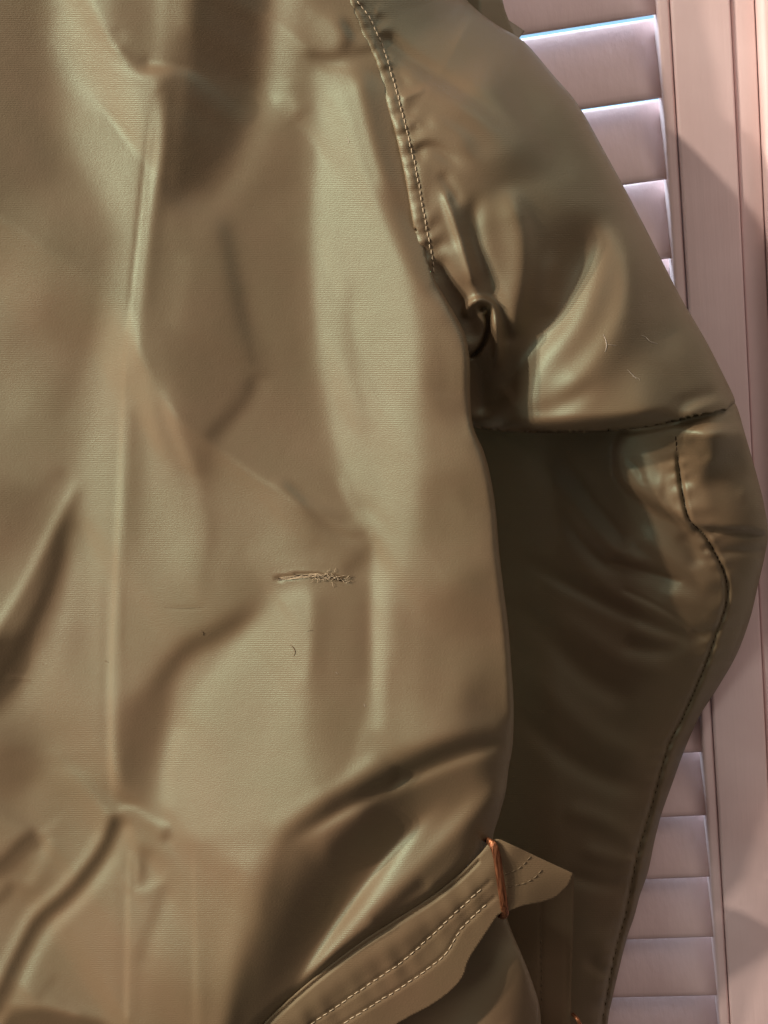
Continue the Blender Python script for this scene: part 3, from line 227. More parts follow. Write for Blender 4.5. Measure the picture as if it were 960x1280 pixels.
 [-7,-6,0,1,-1,0,0,0,0,0,1,0,-1,0,-1,0,-2,0,-1,-1,0,0,-1,-1,-2,-1,1,1,1,2,1,1,1,2,0,7,4,-1,1,1,1,1,-1,1,0,-1,-1,-1,-1,-3,0,0,1,1,2,0,1,1,2,0,0,0,-2,0,0,0,0,0,0,0,-1,0,0,-1,-2,0,5,1,0,1,-1,-2,-2,0,0,0,-1,1,0,-1,2,-1,1,0,0,1,0,-2,-1,-1,0,0,1,5,16,1,-3,-4,-2,-1,-2,-2,0,-1,-1,0,-1,-1,0,0,-1,0,-1],
 [-11,3,-2,-2,0,-1,0,1,0,0,0,0,1,0,0,-1,-1,-1,-1,0,-2,0,0,-1,0,-2,-1,1,2,0,2,0,1,1,-1,1,13,-1,0,-1,1,1,1,0,-1,0,1,0,-2,-1,-2,-2,0,1,1,2,1,1,2,0,-1,0,1,0,-1,0,0,-1,1,0,0,-1,0,-1,0,-2,1,5,0,1,0,-2,-3,0,0,-1,1,-1,0,1,0,0,1,0,0,0,0,-1,-1,-1,-1,1,1,3,16,-4,-3,-1,-1,-1,0,-1,-1,0,-1,-1,0,0,-1,-1,0,-1,1],
 [-9,-1,0,0,-2,0,0,0,0,1,0,1,0,0,-1,0,0,0,-1,-2,0,-1,-1,0,0,1,-2,-1,0,1,0,2,1,-2,-3,-3,14,5,-1,2,-1,1,0,1,0,1,-1,0,0,0,-1,0,-3,-1,-1,0,3,1,2,1,0,-1,0,0,1,0,0,0,1,0,-1,0,-1,-1,-1,0,0,3,3,0,0,0,-4,-2,0,1,-1,1,0,0,0,1,0,0,0,-1,0,0,-1,-2,0,-2,1,1,6,3,1,-1,0,0,0,0,-1,0,-1,0,0,-1,0,0,-1,0,-1],
 [-6,-3,-1,-1,1,-1,-1,0,0,1,1,0,0,0,1,0,0,-1,-1,0,-2,0,-1,0,0,0,0,-3,-1,2,0,-1,2,-1,-5,-5,6,16,0,0,2,0,1,-1,1,-1,1,0,1,0,0,-1,0,-2,-2,-1,-2,2,3,4,-1,0,-1,1,0,0,0,1,-1,0,0,0,-2,-1,-1,0,0,2,4,1,0,0,-1,-4,0,0,0,0,0,1,-1,0,0,1,0,-1,-1,0,-1,0,-2,0,-1,-1,1,5,1,2,2,0,0,0,1,-2,1,-1,0,-1,0,0,-1,0,0],
 [-5,-1,-2,-1,-2,0,0,0,0,0,1,0,1,0,0,0,0,-1,0,0,-1,-2,0,-1,1,1,0,-2,-2,-1,1,0,0,-1,-5,-5,2,12,8,0,1,2,0,1,0,0,0,0,0,1,0,0,0,0,-1,-1,-1,-2,1,4,2,-1,-1,-1,0,1,0,0,1,0,0,-1,0,-2,-1,-1,0,1,4,1,1,-1,1,-3,-2,0,1,-1,1,-1,1,0,0,0,0,-1,-1,-1,-1,-1,-1,0,-1,0,0,2,4,2,1,2,0,0,0,1,-1,0,-1,0,-1,-1,1,0,-1],
 [-4,-1,-1,-1,-1,-1,-1,-1,1,0,0,1,0,1,-1,0,0,0,0,-1,0,-1,-1,0,1,0,0,0,-3,-2,-1,-1,-1,-1,-2,-2,-2,7,10,4,1,1,1,1,0,0,0,0,0,-1,1,1,1,0,1,-1,-1,-2,-3,-1,4,2,0,0,0,0,1,0,0,1,-1,0,-2,-1,-2,0,0,0,3,4,0,0,0,0,-4,0,-1,1,-1,0,0,0,0,1,0,0,-1,-2,-1,-1,0,-1,0,-1,1,2,2,3,2,1,0,1,-1,0,0,0,-1,0,0,-1,0,-1,0],
 [-2,-2,-1,-2,0,-1,0,-1,0,0,0,0,1,-1,1,0,0,0,-1,-1,-1,1,-1,1,-1,1,0,0,-2,-4,-2,0,-3,-2,1,0,-1,2,8,5,3,1,2,0,1,1,-1,0,0,1,-1,0,0,0,1,2,1,-1,-5,-6,-3,3,6,3,1,0,-1,1,0,0,1,-1,-1,-2,-1,-2,1,0,1,4,2,0,0,1,-3,-3,1,0,0,0,-1,0,1,-1,0,0,-1,0,-2,0,-1,-1,0,-1,1,2,3,3,1,1,1,0,1,-1,-1,0,0,-1,-1,1,-2,1,-1],
 [-1,-1,-1,-1,-2,-1,-1,0,0,-1,1,0,0,0,0,-1,0,0,0,-1,0,-1,1,0,1,-1,1,0,-2,-3,-3,-1,-2,-3,1,0,0,0,6,7,3,2,2,1,0,0,1,0,0,-1,1,-1,0,0,0,0,0,1,-2,-4,0,4,3,1,0,-1,1,0,0,0,0,0,-1,-2,-2,-1,0,0,0,4,2,1,0,1,0,-5,-1,0,0,0,0,0,-1,1,1,-1,0,-1,0,-3,-1,0,-1,1,0,4,3,2,2,1,1,0,-1,0,0,-2,0,-1,0,-1,1,-2,1],
 [0,0,-1,-1,-1,-1,-1,-1,-1,0,-1,0,0,1,-1,0,0,-1,0,0,0,-1,1,1,0,0,-1,0,0,-3,-3,-3,-1,-2,-2,1,2,0,1,8,5,3,1,1,0,0,0,0,0,1,0,0,0,0,0,-1,-1,-2,0,2,1,1,1,1,0,0,0,0,0,0,0,-1,0,-1,-3,-1,-1,1,0,2,4,-1,2,1,1,-2,-4,0,0,0,0,-1,0,-1,1,1,-1,-1,-1,0,-1,-2,0,-1,1,5,5,2,2,0,0,0,-1,0,-1,0,-2,0,0,-1,-1,0,-1],
 [1,-2,0,0,0,-1,-1,0,-2,0,-1,0,-1,0,0,0,-1,0,-1,-1,0,1,0,1,1,0,0,0,0,-2,-4,-3,0,-2,-5,1,1,1,1,4,10,3,2,0,1,0,-1,0,0,-1,0,1,0,0,0,-1,-1,-2,0,2,3,-1,0,0,1,1,0,0,1,0,-1,1,-1,-2,-1,-3,-1,1,0,1,4,1,-3,4,1,1,-4,-2,0,-1,0,0,0,0,0,1,2,0,-1,-1,-2,-2,-2,-1,3,7,4,3,-1,1,0,-1,0,-2,0,-1,0,-1,-2,0,-1,0,0],
 [1,-1,0,0,-1,0,0,-1,-1,-1,-1,-1,0,-1,0,-1,0,-1,0,0,0,0,1,0,1,0,0,0,0,-1,-3,-3,-1,0,-6,-1,0,2,2,0,9,10,0,1,0,0,0,-1,-1,0,-1,0,0,1,0,-1,-2,-1,0,5,2,1,-3,-1,0,2,0,1,0,0,1,-1,0,-1,-3,-3,0,-1,1,0,4,2,-2,-1,6,1,-1,-4,-1,0,-1,-1,-1,-1,1,2,2,2,2,0,-2,-2,-4,-6,9,7,4,0,1,-2,0,-1,-1,0,-2,-1,-1,0,-1,-1,0,0,-1],
 [0,2,-1,0,0,-1,0,-1,0,-1,-1,-1,-1,0,0,-1,-1,-1,-1,0,0,1,1,0,0,1,0,0,-1,0,-1,-4,-1,-1,-4,-4,-1,2,2,-1,2,16,5,-1,1,0,0,0,-1,0,-1,-1,0,0,-2,-1,-2,-1,4,5,2,0,-1,-1,-1,-1,1,0,1,0,0,0,-1,0,-1,-2,-4,0,1,0,1,6,-1,-4,2,5,1,-1,-4,-1,0,-1,-1,-1,-1,1,2,1,-1,0,1,-1,0,-4,13,3,1,1,-1,1,-2,0,-1,-2,-1,0,-2,-1,0,-1,-1,-1,0],
 [3,-1,-1,-1,1,0,0,-1,0,-1,-1,-1,-1,-1,-1,0,-1,0,-1,0,-1,1,1,1,0,0,0,0,0,-1,-1,-2,-1,-2,-4,-5,-1,1,3,0,-4,10,18,-1,-1,0,0,0,1,-1,0,0,-1,-3,-2,-2,-2,3,5,3,1,0,1,-1,-1,-1,-1,0,0,1,0,1,0,-1,-2,-1,-4,-1,0,1,0,4,3,-3,-2,3,5,0,-1,-3,-2,0,-2,-1,0,0,0,2,1,-1,-1,-1,-1,-2,4,10,4,2,0,-1,0,-2,-1,-1,-1,-2,0,-1,-1,-1,0,-1,-1],
 [4,-1,1,-1,-1,0,-1,0,-1,0,0,-1,-1,-2,0,-1,0,-1,-1,0,0,1,0,0,0,0,1,0,0,0,-2,-2,-1,-2,-6,-3,-3,0,4,1,-4,-2,21,11,-2,-1,0,0,0,0,0,-1,-1,-2,-4,-3,1,5,5,1,1,-1,0,1,1,-1,0,-1,-2,0,0,0,1,-1,0,-2,-1,-5,0,0,1,1,5,1,-4,0,3,4,0,-1,-2,-2,0,-2,-2,0,1,2,1,0,-2,-1,-1,0,0,9,6,2,1,0,-1,-1,-2,-1,-1,-1,-1,-2,-1,0,-2,0,-1],
 [4,0,-1,1,-1,-1,0,0,-1,-1,-1,0,-1,0,-1,0,-1,0,0,-2,1,0,0,0,0,1,-1,0,0,-1,-1,-2,-1,-1,-6,-5,-3,0,3,4,-3,-8,5,27,4,-2,-1,0,0,0,0,-1,-3,-3,-2,0,4,4,2,0,0,0,0,0,0,1,0,0,1,-1,0,-1,-1,0,-1,-1,-1,-3,-3,1,0,1,1,4,0,-3,0,3,3,1,-1,-1,-3,1,-2,0,0,0,2,1,1,-2,-2,0,5,9,1,0,1,-1,0,-2,-1,-1,-2,-1,-2,0,-1,-2,0,-1,-1],
 [4,0,0,-1,0,0,-1,-1,0,-1,0,-1,-1,-1,0,-1,0,0,1,1,0,-1,-1,0,0,-1,1,0,-1,0,-1,-1,-1,-3,-1,-9,-4,-1,2,4,1,-7,-5,11,21,5,-1,-1,0,0,0,-3,-3,-3,0,4,6,2,0,0,-2,1,0,0,0,1,0,0,0,0,-1,0,0,-1,-1,-2,0,-1,-5,-1,1,0,2,0,3,0,-1,0,3,2,1,-1,-1,-2,1,-1,1,0,1,2,0,1,0,-4,10,6,0,-1,-1,1,-2,-1,-1,-3,-1,-1,-1,-2,-1,-1,-1,-1,0],
 [5,0,0,0,-1,0,-1,-1,-1,0,-2,-1,0,-1,-1,1,0,1,0,0,0,0,0,-1,0,0,0,-1,0,-1,0,-2,0,-3,-1,-3,-10,-3,0,6,2,-4,-7,2,9,16,8,0,0,-1,-2,-3,-3,1,4,5,2,1,-1,-1,0,-1,0,1,0,0,0,0,0,0,1,0,-1,0,-2,-2,-2,1,-2,-5,0,1,1,1,0,3,0,-1,0,3,2,0,0,-1,0,1,-1,2,0,1,2,0,0,-1,-4,14,4,-1,-1,-1,-1,-1,-3,-1,-2,-2,-1,-1,-2,-1,-1,-1,-1],
 [7,-2,-1,-1,1,-1,0,0,-2,-1,-1,-1,-1,1,-1,-1,0,0,1,2,0,-1,0,0,-1,1,-1,1,-1,-1,-1,0,0,-3,-3,0,-7,-8,-1,4,4,-1,-8,-1,5,4,11,11,1,0,-4,-3,1,3,5,3,1,-1,0,0,0,0,0,-1,0,0,1,0,0,1,0,0,-1,-1,0,-3,-1,-1,1,-4,-4,1,0,1,1,1,1,1,0,0,3,2,-1,0,0,0,1,0,1,1,1,1,-1,-2,-5,18,4,0,-2,-2,0,-2,-2,-2,-2,-2,-2,-1,-1,-1,-1,-1,-1],
 [5,0,1,0,-2,0,-2,0,0,-1,0,-2,0,-2,0,0,0,0,0,0,1,0,0,0,1,-1,1,-1,-1,0,-1,-1,1,-3,-1,-1,-3,-10,-4,0,5,1,-4,-5,5,2,0,8,11,2,-2,0,3,4,4,1,0,0,0,0,0,0,-1,0,1,-1,0,1,1,0,0,0,0,-1,-1,-2,-4,-1,1,2,-5,-4,2,1,1,0,1,0,0,0,1,3,1,1,-1,1,0,0,1,0,1,0,1,-2,-13,16,15,1,-1,-1,-3,-1,-2,-3,-1,-3,-1,-3,-1,-1,-2,-1,-1],
 [8,0,-3,0,-1,0,0,-1,0,-1,-1,0,-2,0,-1,0,0,-1,0,0,0,1,0,1,0,1,-1,0,0,-1,-2,-1,1,-1,-1,-3,-1,-5,-8,-3,4,3,-4,-5,4,5,-1,-2,4,12,7,3,0,4,0,1,0,-1,1,0,0,0,1,0,-1,1,0,0,0,0,1,0,0,-1,-1,-1,-3,-2,-1,0,1,-4,-1,1,0,0,0,0,2,0,0,1,4,-1,1,-1,1,1,-1,-1,-1,1,0,-2,-9,-4,29,9,0,-2,-1,-3,-2,-3,-3,-1,-3,-1,-2,-2,-1,-1,-1],
 [8,-1,0,-1,1,-2,-1,-1,0,-1,0,0,0,-1,-1,-2,0,0,0,0,0,0,0,1,1,0,0,0,-1,0,0,-2,1,-3,0,-1,-2,-3,-8,-4,0,3,-1,-5,0,7,2,-3,-3,3,15,14,4,-2,-1,-1,0,1,-1,0,1,0,0,0,0,0,0,0,1,1,0,-1,1,0,-2,-2,-2,-3,-1,0,1,0,-4,1,0,-1,0,1,0,1,-1,1,2,2,0,1,0,0,1,-1,-2,-2,-2,-2,-3,-14,28,18,3,-1,-3,-2,-3,-2,-4,-2,-2,-2,-2,-1,-2,-1,-1],
 [10,-2,0,-1,-2,0,0,0,-2,0,0,-1,0,0,-1,0,-2,0,-1,0,0,1,0,0,1,0,1,-1,0,-1,-1,0,1,-2,-2,0,-1,-3,-4,-8,-2,2,1,-5,-2,6,5,0,-3,-4,0,11,19,8,-2,-2,-1,0,0,0,0,0,0,0,1,-1,0,1,-1,0,1,1,0,-1,0,-1,-3,-3,-1,0,0,1,-1,-3,1,0,-1,0,-1,1,1,0,1,3,0,0,1,0,0,0,-2,-2,-2,-2,-2,-4,7,28,7,-2,-3,-3,-3,-3,-3,-4,-2,-2,-2,-2,0,-2,-1],
 [11,-2,-1,-1,1,-1,-1,-1,0,-1,-1,0,0,0,0,0,-1,-2,-1,0,0,0,1,0,0,1,0,0,0,-1,0,0,-1,-2,0,-1,-1,-1,-3,-5,-6,0,1,-3,-5,4,8,0,-1,-3,-3,-2,5,17,17,0,-2,-1,-1,1,-1,0,0,0,0,0,0,0,0,0,0,1,0,1,-1,-1,-2,-3,-3,-1,0,1,1,-2,-2,0,1,-1,1,-1,0,0,1,2,2,0,0,1,1,0,-1,-2,-3,-2,0,0,-3,30,8,-1,-2,-4,-3,-4,-3,-2,-3,-3,-1,-2,-2,-1,-1],
 [19,-2,-3,-2,-3,-2,0,-1,0,-1,-1,0,-1,-1,1,0,1,-1,-1,-2,-1,0,1,1,1,0,-1,0,-1,0,0,0,0,-2,0,-1,-1,-1,-1,-3,-5,-4,1,-2,-6,-1,8,4,-1,-2,-2,-2,-1,1,11,23,5,-4,-1,-1,0,0,0,0,-1,1,0,0,0,-1,-1,0,0,1,1,0,-1,-4,-3,-1,0,0,1,-1,-2,0,0,0,-1,0,0,0,0,1,2,2,0,1,0,0,-1,-2,-1,-2,-2,1,-3,16,19,3,-4,-2,-4,-3,-3,-4,-2,-2,-2,-2,-1,-1,-2],
 [22,-2,-2,-2,-3,-1,-3,-1,-2,0,0,-1,-1,-1,-1,0,0,2,-1,-1,-1,-1,0,1,0,0,1,-1,0,0,-1,0,1,-2,-1,0,-1,-1,-1,-2,-2,-4,-2,-2,-5,-5,5,7,1,0,-1,-1,-4,-1,-1,5,24,15,-3,-4,-1,-1,-1,0,1,0,0,-1,0,0,0,-2,0,0,0,1,0,-1,-4,-3,0,0,0,1,-2,-1,-1,1,0,0,-1,0,0,0,2,1,1,0,0,0,1,-2,-2,-1,-1,-1,-2,9,23,3,-1,-4,-2,-3,-3,-3,-3,-2,-3,-1,-2,-1,-1],
 [20,2,0,-2,-1,-3,-2,-3,-2,-2,-1,-1,0,0,-1,-2,-1,0,0,-2,0,3,-1,0,0,1,0,0,0,-1,0,0,0,-2,0,-1,0,0,-2,-1,-1,-2,-3,1,-7,-7,-3,7,4,1,1,0,0,-4,-1,-1,0,19,24,1,-4,-3,-1,-2,-1,-1,1,1,0,-1,-1,1,-2,-2,-1,-1,1,2,-2,-3,-2,0,1,0,0,-3,1,-1,0,-1,1,-1,0,0,0,1,0,1,0,0,-1,-1,-1,-2,-1,-1,0,1,22,8,1,-2,-3,-2,-3,-3,-3,-2,-1,-2,-1,-2,-1],
 [12,2,3,2,0,0,-1,-2,-2,-2,-3,-2,-1,-1,-1,0,-2,-4,-1,0,-1,2,5,-1,0,0,0,1,0,-1,-1,1,0,-2,0,-1,0,-1,-1,-1,-1,-1,-1,-1,-1,-9,-6,0,4,4,2,2,0,-1,-3,-2,-1,-3,10,31,10,-4,-2,-2,-3,-2,-2,0,0,1,0,-2,0,-1,-3,-2,-3,2,3,-3,-2,-1,0,1,0,-1,-2,0,0,1,-1,0,-1,-1,-1,0,1,0,0,0,0,-1,-2,-1,-1,0,0,-6,23,12,1,-1,-2,-3,-2,-2,-2,-2,-2,-2,-1,-1,-2],
 [9,1,1,2,2,1,1,0,-2,-1,-2,-2,-2,-2,-1,-1,-2,-1,-2,0,1,-2,3,3,-1,-1,0,0,0,1,-1,0,0,-2,0,0,-1,0,-1,0,-2,0,-1,0,1,-4,-7,0,2,0,2,0,1,0,-2,-3,-2,-1,-2,1,26,25,-2,-1,1,-2,-9,-3,0,-1,0,0,0,-1,-1,-3,-4,-3,5,-1,-2,-1,0,0,0,0,-1,-1,0,-1,0,1,-1,-2,-1,-2,0,-1,1,0,-1,0,-1,-2,-1,0,1,-2,14,15,2,0,-1,-2,-3,-2,-2,-2,-2,-1,-2,-1,-1],
 [5,1,0,1,1,2,1,2,1,-1,-1,-1,-2,-2,-1,-3,-1,0,1,2,0,0,0,-2,-2,1,0,0,1,-1,0,1,-1,-1,0,-1,0,0,-1,-1,0,-2,1,-1,0,1,-6,-3,4,1,0,-1,-1,0,-1,-2,-3,-2,0,-1,-3,12,34,17,0,-1,-8,-17,-5,2,1,2,-1,0,0,-1,-3,-4,0,2,-4,-2,0,0,1,0,-1,0,-1,0,0,-1,1,-2,-2,-2,-2,0,0,1,0,0,-2,-1,-1,-1,-1,-1,9,16,5,0,-1,-1,-2,-2,-2,-2,-1,-1,-1,-1,-1],
 [4,1,0,0,0,0,1,0,2,1,0,0,-1,0,-2,-2,-1,0,2,2,2,5,-4,-8,-1,0,1,1,-1,1,0,0,0,-2,0,0,0,-1,0,-1,-1,0,-1,0,1,1,-1,-5,-1,2,1,0,0,-2,0,-1,-2,-3,-3,-1,1,-1,-1,17,28,10,3,-9,-14,-7,1,2,2,1,0,0,-2,-5,-4,2,-2,-1,-2,1,1,0,0,-1,-1,0,0,0,-1,1,-3,-1,-3,-1,-1,0,2,1,-2,-2,-2,-1,-1,-1,-1,21,7,1,0,-1,0,-2,-2,-1,-2,-1,-2,-1,-1],
 [1,0,1,1,0,0,-1,0,0,1,1,1,0,-1,-1,1,0,1,1,0,4,5,-7,-5,-2,0,0,0,1,1,0,2,-2,-1,0,0,0,-1,-1,0,0,-1,0,0,0,1,1,-1,-2,0,-1,1,-1,0,-2,-1,-1,-2,-4,-2,-1,1,2,-2,0,23,25,12,-9,-13,-8,-5,1,2,2,0,1,-5,-7,1,0,-3,0,0,0,1,1,0,-1,-1,0,-1,1,-1,0,-3,-1,-2,-1,0,1,1,0,-2,-3,-2,-1,0,1,16,6,2,0,0,-1,0,-2,-1,-1,-2,-1,-1,-1],
 [-1,2,1,0,0,0,0,0,-1,-1,1,0,1,0,0,0,2,2,1,1,6,-5,-7,0,0,-1,0,1,1,-1,0,2,-1,-1,1,-1,0,0,-1,-1,-1,1,-1,0,1,0,2,2,-1,-1,-1,-1,0,-1,-1,-1,-2,-1,-1,-4,-3,-1,1,3,1,-3,18,32,11,-10,-10,-5,-7,-4,1,2,2,-1,-10,-4,2,-3,-2,1,1,2,1,-1,1,-1,-1,0,-1,0,0,0,-1,-2,-2,-2,0,2,2,-2,-2,-3,-1,-3,-6,18,9,3,1,0,0,-1,0,-3,-1,-1,-1,-1,-1],
 [-3,0,1,1,2,1,0,-1,0,0,-1,0,-1,1,1,2,1,1,1,5,2,-11,-4,3,2,0,-1,-1,0,2,0,1,0,-2,0,1,0,0,-1,-1,0,-1,0,0,0,1,0,2,2,0,-1,-1,-2,0,-1,-1,-1,-1,-2,-1,-4,-3,-1,1,3,1,-6,11,39,14,-11,-3,-3,-7,-7,-3,0,2,-5,-8,-1,-3,-3,0,3,2,1,2,-1,-1,-1,0,-1,0,0,0,-1,0,-1,-1,-1,-1,2,1,-1,-3,-4,-1,-3,12,7,3,2,1,0,-1,-1,-1,-1,-1,-2,-1,-1],
 [-3,1,-1,0,0,1,2,2,0,0,-1,-2,0,0,1,1,2,1,2,6,-6,-11,1,3,2,1,0,0,0,0,0,2,-1,0,0,0,0,0,0,-1,-1,-1,1,-1,1,0,1,-1,2,2,0,-1,0,-2,0,-1,-1,-1,-1,-2,-1,-4,-4,-1,2,3,1,-8,2,37,17,-7,3,3,-6,-7,-5,-2,0,-10,-4,-1,-6,-2,1,3,3,0,1,0,-1,-1,-1,0,0,0,1,-1,0,0,-1,-1,0,1,0,-1,-2,-5,-5,1,15,7,2,0,0,-1,-1,-1,-2,-1,0,-2,-1],
 [-5,1,1,1,0,0,0,0,2,1,1,0,-1,-1,0,1,1,0,6,2,-14,-3,1,2,3,2,2,-1,0,0,1,2,-2,-1,1,0,0,0,0,0,-1,0,-1,0,0,0,1,0,0,3,0,0,-1,1,-1,-1,0,-2,-1,-2,-1,-2,-3,-4,-1,1,4,2,-8,-4,25,10,-5,7,10,1,-5,-5,0,-3,-8,2,-3,-8,-2,2,1,2,1,0,0,-1,-1,-1,0,0,0,1,0,0,-1,0,0,1,0,1,-2,-1,-8,6,11,2,1,1,-1,-1,-1,-1,-1,-1,-2,0,-2],
 [-5,0,1,-1,1,0,1,1,1,1,1,1,0,0,0,-1,0,3,7,-9,-10,-2,1,1,3,4,2,2,-1,-1,1,2,-1,0,0,0,1,0,0,-1,0,-1,0,0,-1,1,0,1,0,2,1,-1,0,-1,0,0,-1,0,-1,-1,-3,0,-2,-4,-4,0,1,3,3,-4,-4,15,6,-6,4,10,5,-2,-6,0,-2,-1,5,-4,-9,-3,1,2,0,2,-1,0,-1,-2,0,1,0,1,0,0,0,0,-1,1,1,0,1,-1,-1,0,6,3,1,0,-1,0,-2,0,-1,-2,0,-2,0],
 [-4,0,0,1,0,0,0,0,-1,1,1,1,2,2,0,1,-1,5,-1,-14,-4,0,0,0,3,3,4,2,1,0,-1,3,-2,1,1,0,0,0,0,-1,0,0,-1,0,1,0,0,0,1,0,2,-1,0,0,0,0,0,-1,0,-2,-1,-2,-1,-2,-4,-3,0,1,2,3,0,-2,7,2,-4,6,10,6,0,-2,-2,-10,2,6,-3,-8,-3,0,2,0,2,-1,-1,0,-2,0,1,0,1,0,0,0,1,-1,1,1,0,1,-1,-4,5,4,1,0,1,-1,-1,-1,-1,-1,-1,0,-2],
 [-6,0,1,0,1,1,0,1,0,-1,0,1,2,2,3,-1,3,5,-12,-10,-3,2,1,0,0,3,4,3,2,0,0,1,-1,0,1,1,0,0,0,0,-1,0,0,1,-1,1,0,0,0,0,1,0,0,0,0,0,0,0,-1,1,-1,-3,-1,0,-3,-4,-3,0,1,2,3,3,-1,4,-2,-10,8,16,13,3,-5,-6,-17,0,8,-2,-5,-2,0,1,1,1,-1,-1,0,-2,0,1,1,0,1,-1,0,0,1,1,0,0,1,-1,5,1,-1,0,0,-1,1,-2,-1,0,-1,-1,0],
 [-5,1,-1,1,0,0,0,0,1,0,1,0,1,2,2,2,6,0,-15,-7,0,0,2,2,-2,1,2,4,3,2,-1,1,-2,2,0,0,0,1,0,0,0,0,0,0,0,0,1,0,-1,1,-1,1,0,0,0,0,0,0,0,-1,1,0,-2,-2,0,-2,-4,-3,-1,0,4,3,3,1,5,-2,-18,-3,10,13,6,-1,-4,-13,5,7,-3,-2,-1,0,1,1,0,-1,0,0,-1,0,0,1,0,1,-1,1,0,0,2,1,-1,2,10,-5,-3,-1,0,0,-1,0,-1,-1,0,-1,-1],
 [-4,0,0,0,0,0,1,-1,0,1,0,2,2,0,0,5,8,-10,-8,-2,-2,1,3,0,-2,-2,2,2,3,2,2,1,-4,2,1,1,0,1,0,0,0,-1,1,-1,1,0,-1,1,0,-1,1,0,0,1,0,0,-1,0,0,0,0,1,0,-1,-2,-1,-2,-3,-3,-1,-1,3,3,4,4,7,2,-16,-14,-3,6,7,3,0,-3,7,4,-2,-1,-1,0,0,1,0,0,0,0,0,0,0,0,0,1,-1,0,0,1,0,1,1,6,-2,-1,-1,0,0,-1,-1,0,-1,-1,0,-1],
 [-3,0,0,0,-1,0,-1,1,0,1,2,1,1,1,1,6,1,-11,-4,0,1,1,2,0,-3,-3,0,2,2,3,3,1,-3,-1,2,1,1,0,0,1,0,0,-1,1,0,0,1,-2,1,0,0,0,1,0,0,0,0,-1,0,1,0,1,1,0,-1,-2,-2,-2,-3,-4,-1,0,3,3,3,3,8,7,-3,-12,-7,2,3,-4,-17,11,10,1,0,-1,-1,1,-1,1,1,1,0,0,0,0,1,-1,0,0,-1,0,0,0,1,-2,1,4,1,0,-1,0,-1,-1,-1,0,-1,-1,0],
 [-2,-1,0,-1,0,0,0,0,1,1,1,2,0,2,2,7,-8,-9,-1,1,0,4,2,1,-1,-5,-2,0,2,3,2,3,-3,0,1,1,1,1,0,0,-1,1,0,0,1,-1,0,0,0,0,-1,2,0,0,1,0,-1,0,-1,1,1,1,-1,1,0,-1,-1,-2,-2,-2,-3,-3,0,3,2,3,1,4,6,3,-4,-10,-2,-2,-2,-5,6,6,1,0,0,-2,1,0,0,3,1,0,0,1,-1,1,-1,-1,0,-1,-1,-1,-1,0,3,6,0,0,-2,-1,-1,-1,-1,-1,0,0,-1],
 [-1,-1,-1,-1,0,-1,1,1,2,0,1,1,2,0,7,1,-13,-4,0,-1,3,2,2,3,0,-2,-6,0,1,1,3,3,-1,0,0,2,1,-1,1,0,0,0,0,1,-1,1,-1,0,-1,1,1,0,1,0,0,0,0,-1,1,1,0,-1,1,0,0,0,-1,0,-1,-1,-3,-2,-2,1,1,0,2,1,1,3,1,-1,-9,-5,2,-3,3,5,3,1,-1,0,-1,0,1,1,3,0,1,0,1,-1,0,0,-2,-1,-1,0,-1,-4,14,3,-1,-3,-2,-2,-2,-1,0,0,-1,-1,0],
 [-2,0,-1,-1,0,2,0,1,0,2,1,1,0,3,7,-8,-10,-1,-1,1,2,3,3,1,1,-1,-4,-3,-1,1,2,3,0,2,0,1,1,0,0,-1,1,0,0,0,0,0,1,-1,0,-1,0,2,1,0,0,0,0,1,0,0,0,0,0,-1,1,1,0,0,0,0,1,-2,-2,-2,-2,0,0,2,-1,-1,-1,-1,-1,0,-2,-5,1,5,3,3,0,-1,0,0,0,0,3,3,-1,1,0,1,0,-1,-1,-1,-2,-1,0,-2,11,3,-1,-2,-2,-3,-1,-1,-1,-1,0,0,-1],
 [-4,-1,0,2,1,0,2,0,1,1,1,1,0,6,1,-12,-4,0,-1,0,3,3,2,1,1,1,-3,-5,0,-1,2,2,0,2,1,1,1,0,-1,1,0,0,0,0,1,-1,-1,1,-1,-1,1,2,0,1,0,-1,1,0,0,0,0,0,0,0,1,1,2,1,1,1,-1,1,-1,-2,-3,-3,0,-1,-2,-2,-3,-2,2,4,2,-4,-3,0,4,2,2,-1,-1,0,1,0,1,3,2,0,0,0,1,0,-1,-2,-2,-3,-1,-1,2,9,3,-2,-1,-2,-1,-1,-2,0,-1,-1,0],
 [-3,1,0,0,2,1,0,1,0,1,1,0,3,6,-7,-10,0,-1,0,1,4,2,1,1,1,-1,1,-4,-4,0,1,0,0,4,1,1,0,1,0,0,-1,0,1,-1,0,1,0,-1,0,-2,1,2,2,-1,0,0,-1,0,0,-1,1,0,0,1,0,0,2,2,1,1,1,0,0,-1,-1,0,-3,-1,-5,-7,-1,1,4,3,4,-2,-5,-1,0,2,2,1,-1,0,0,1,0,1,5,-1,1,1,-1,-1,-1,-1,-3,-1,-2,-5,7,11,0,-1,-2,0,-2,-2,0,-2,0,-1,-1],
 [1,0,0,1,-1,0,1,0,2,1,0,1,6,1,-13,-3,0,-2,-1,4,3,3,1,0,-1,1,0,-1,-6,-1,1,0,-2,4,3,1,0,0,1,-1,1,-1,-1,1,0,0,0,0,0,-1,0,0,2,1,-1,0,0,0,-2,-1,0,2,0,0,0,0,0,1,3,1,2,-1,1,-1,0,0,0,-2,-1,-9,-1,5,2,1,2,1,-4,-4,-2,1,0,2,0,0,0,1,0,1,2,4,0,-1,-1,0,-2,-2,-2,-2,-2,-1,8,7,1,0,-1,-2,0,-2,-1,-1,-2,1,-1],
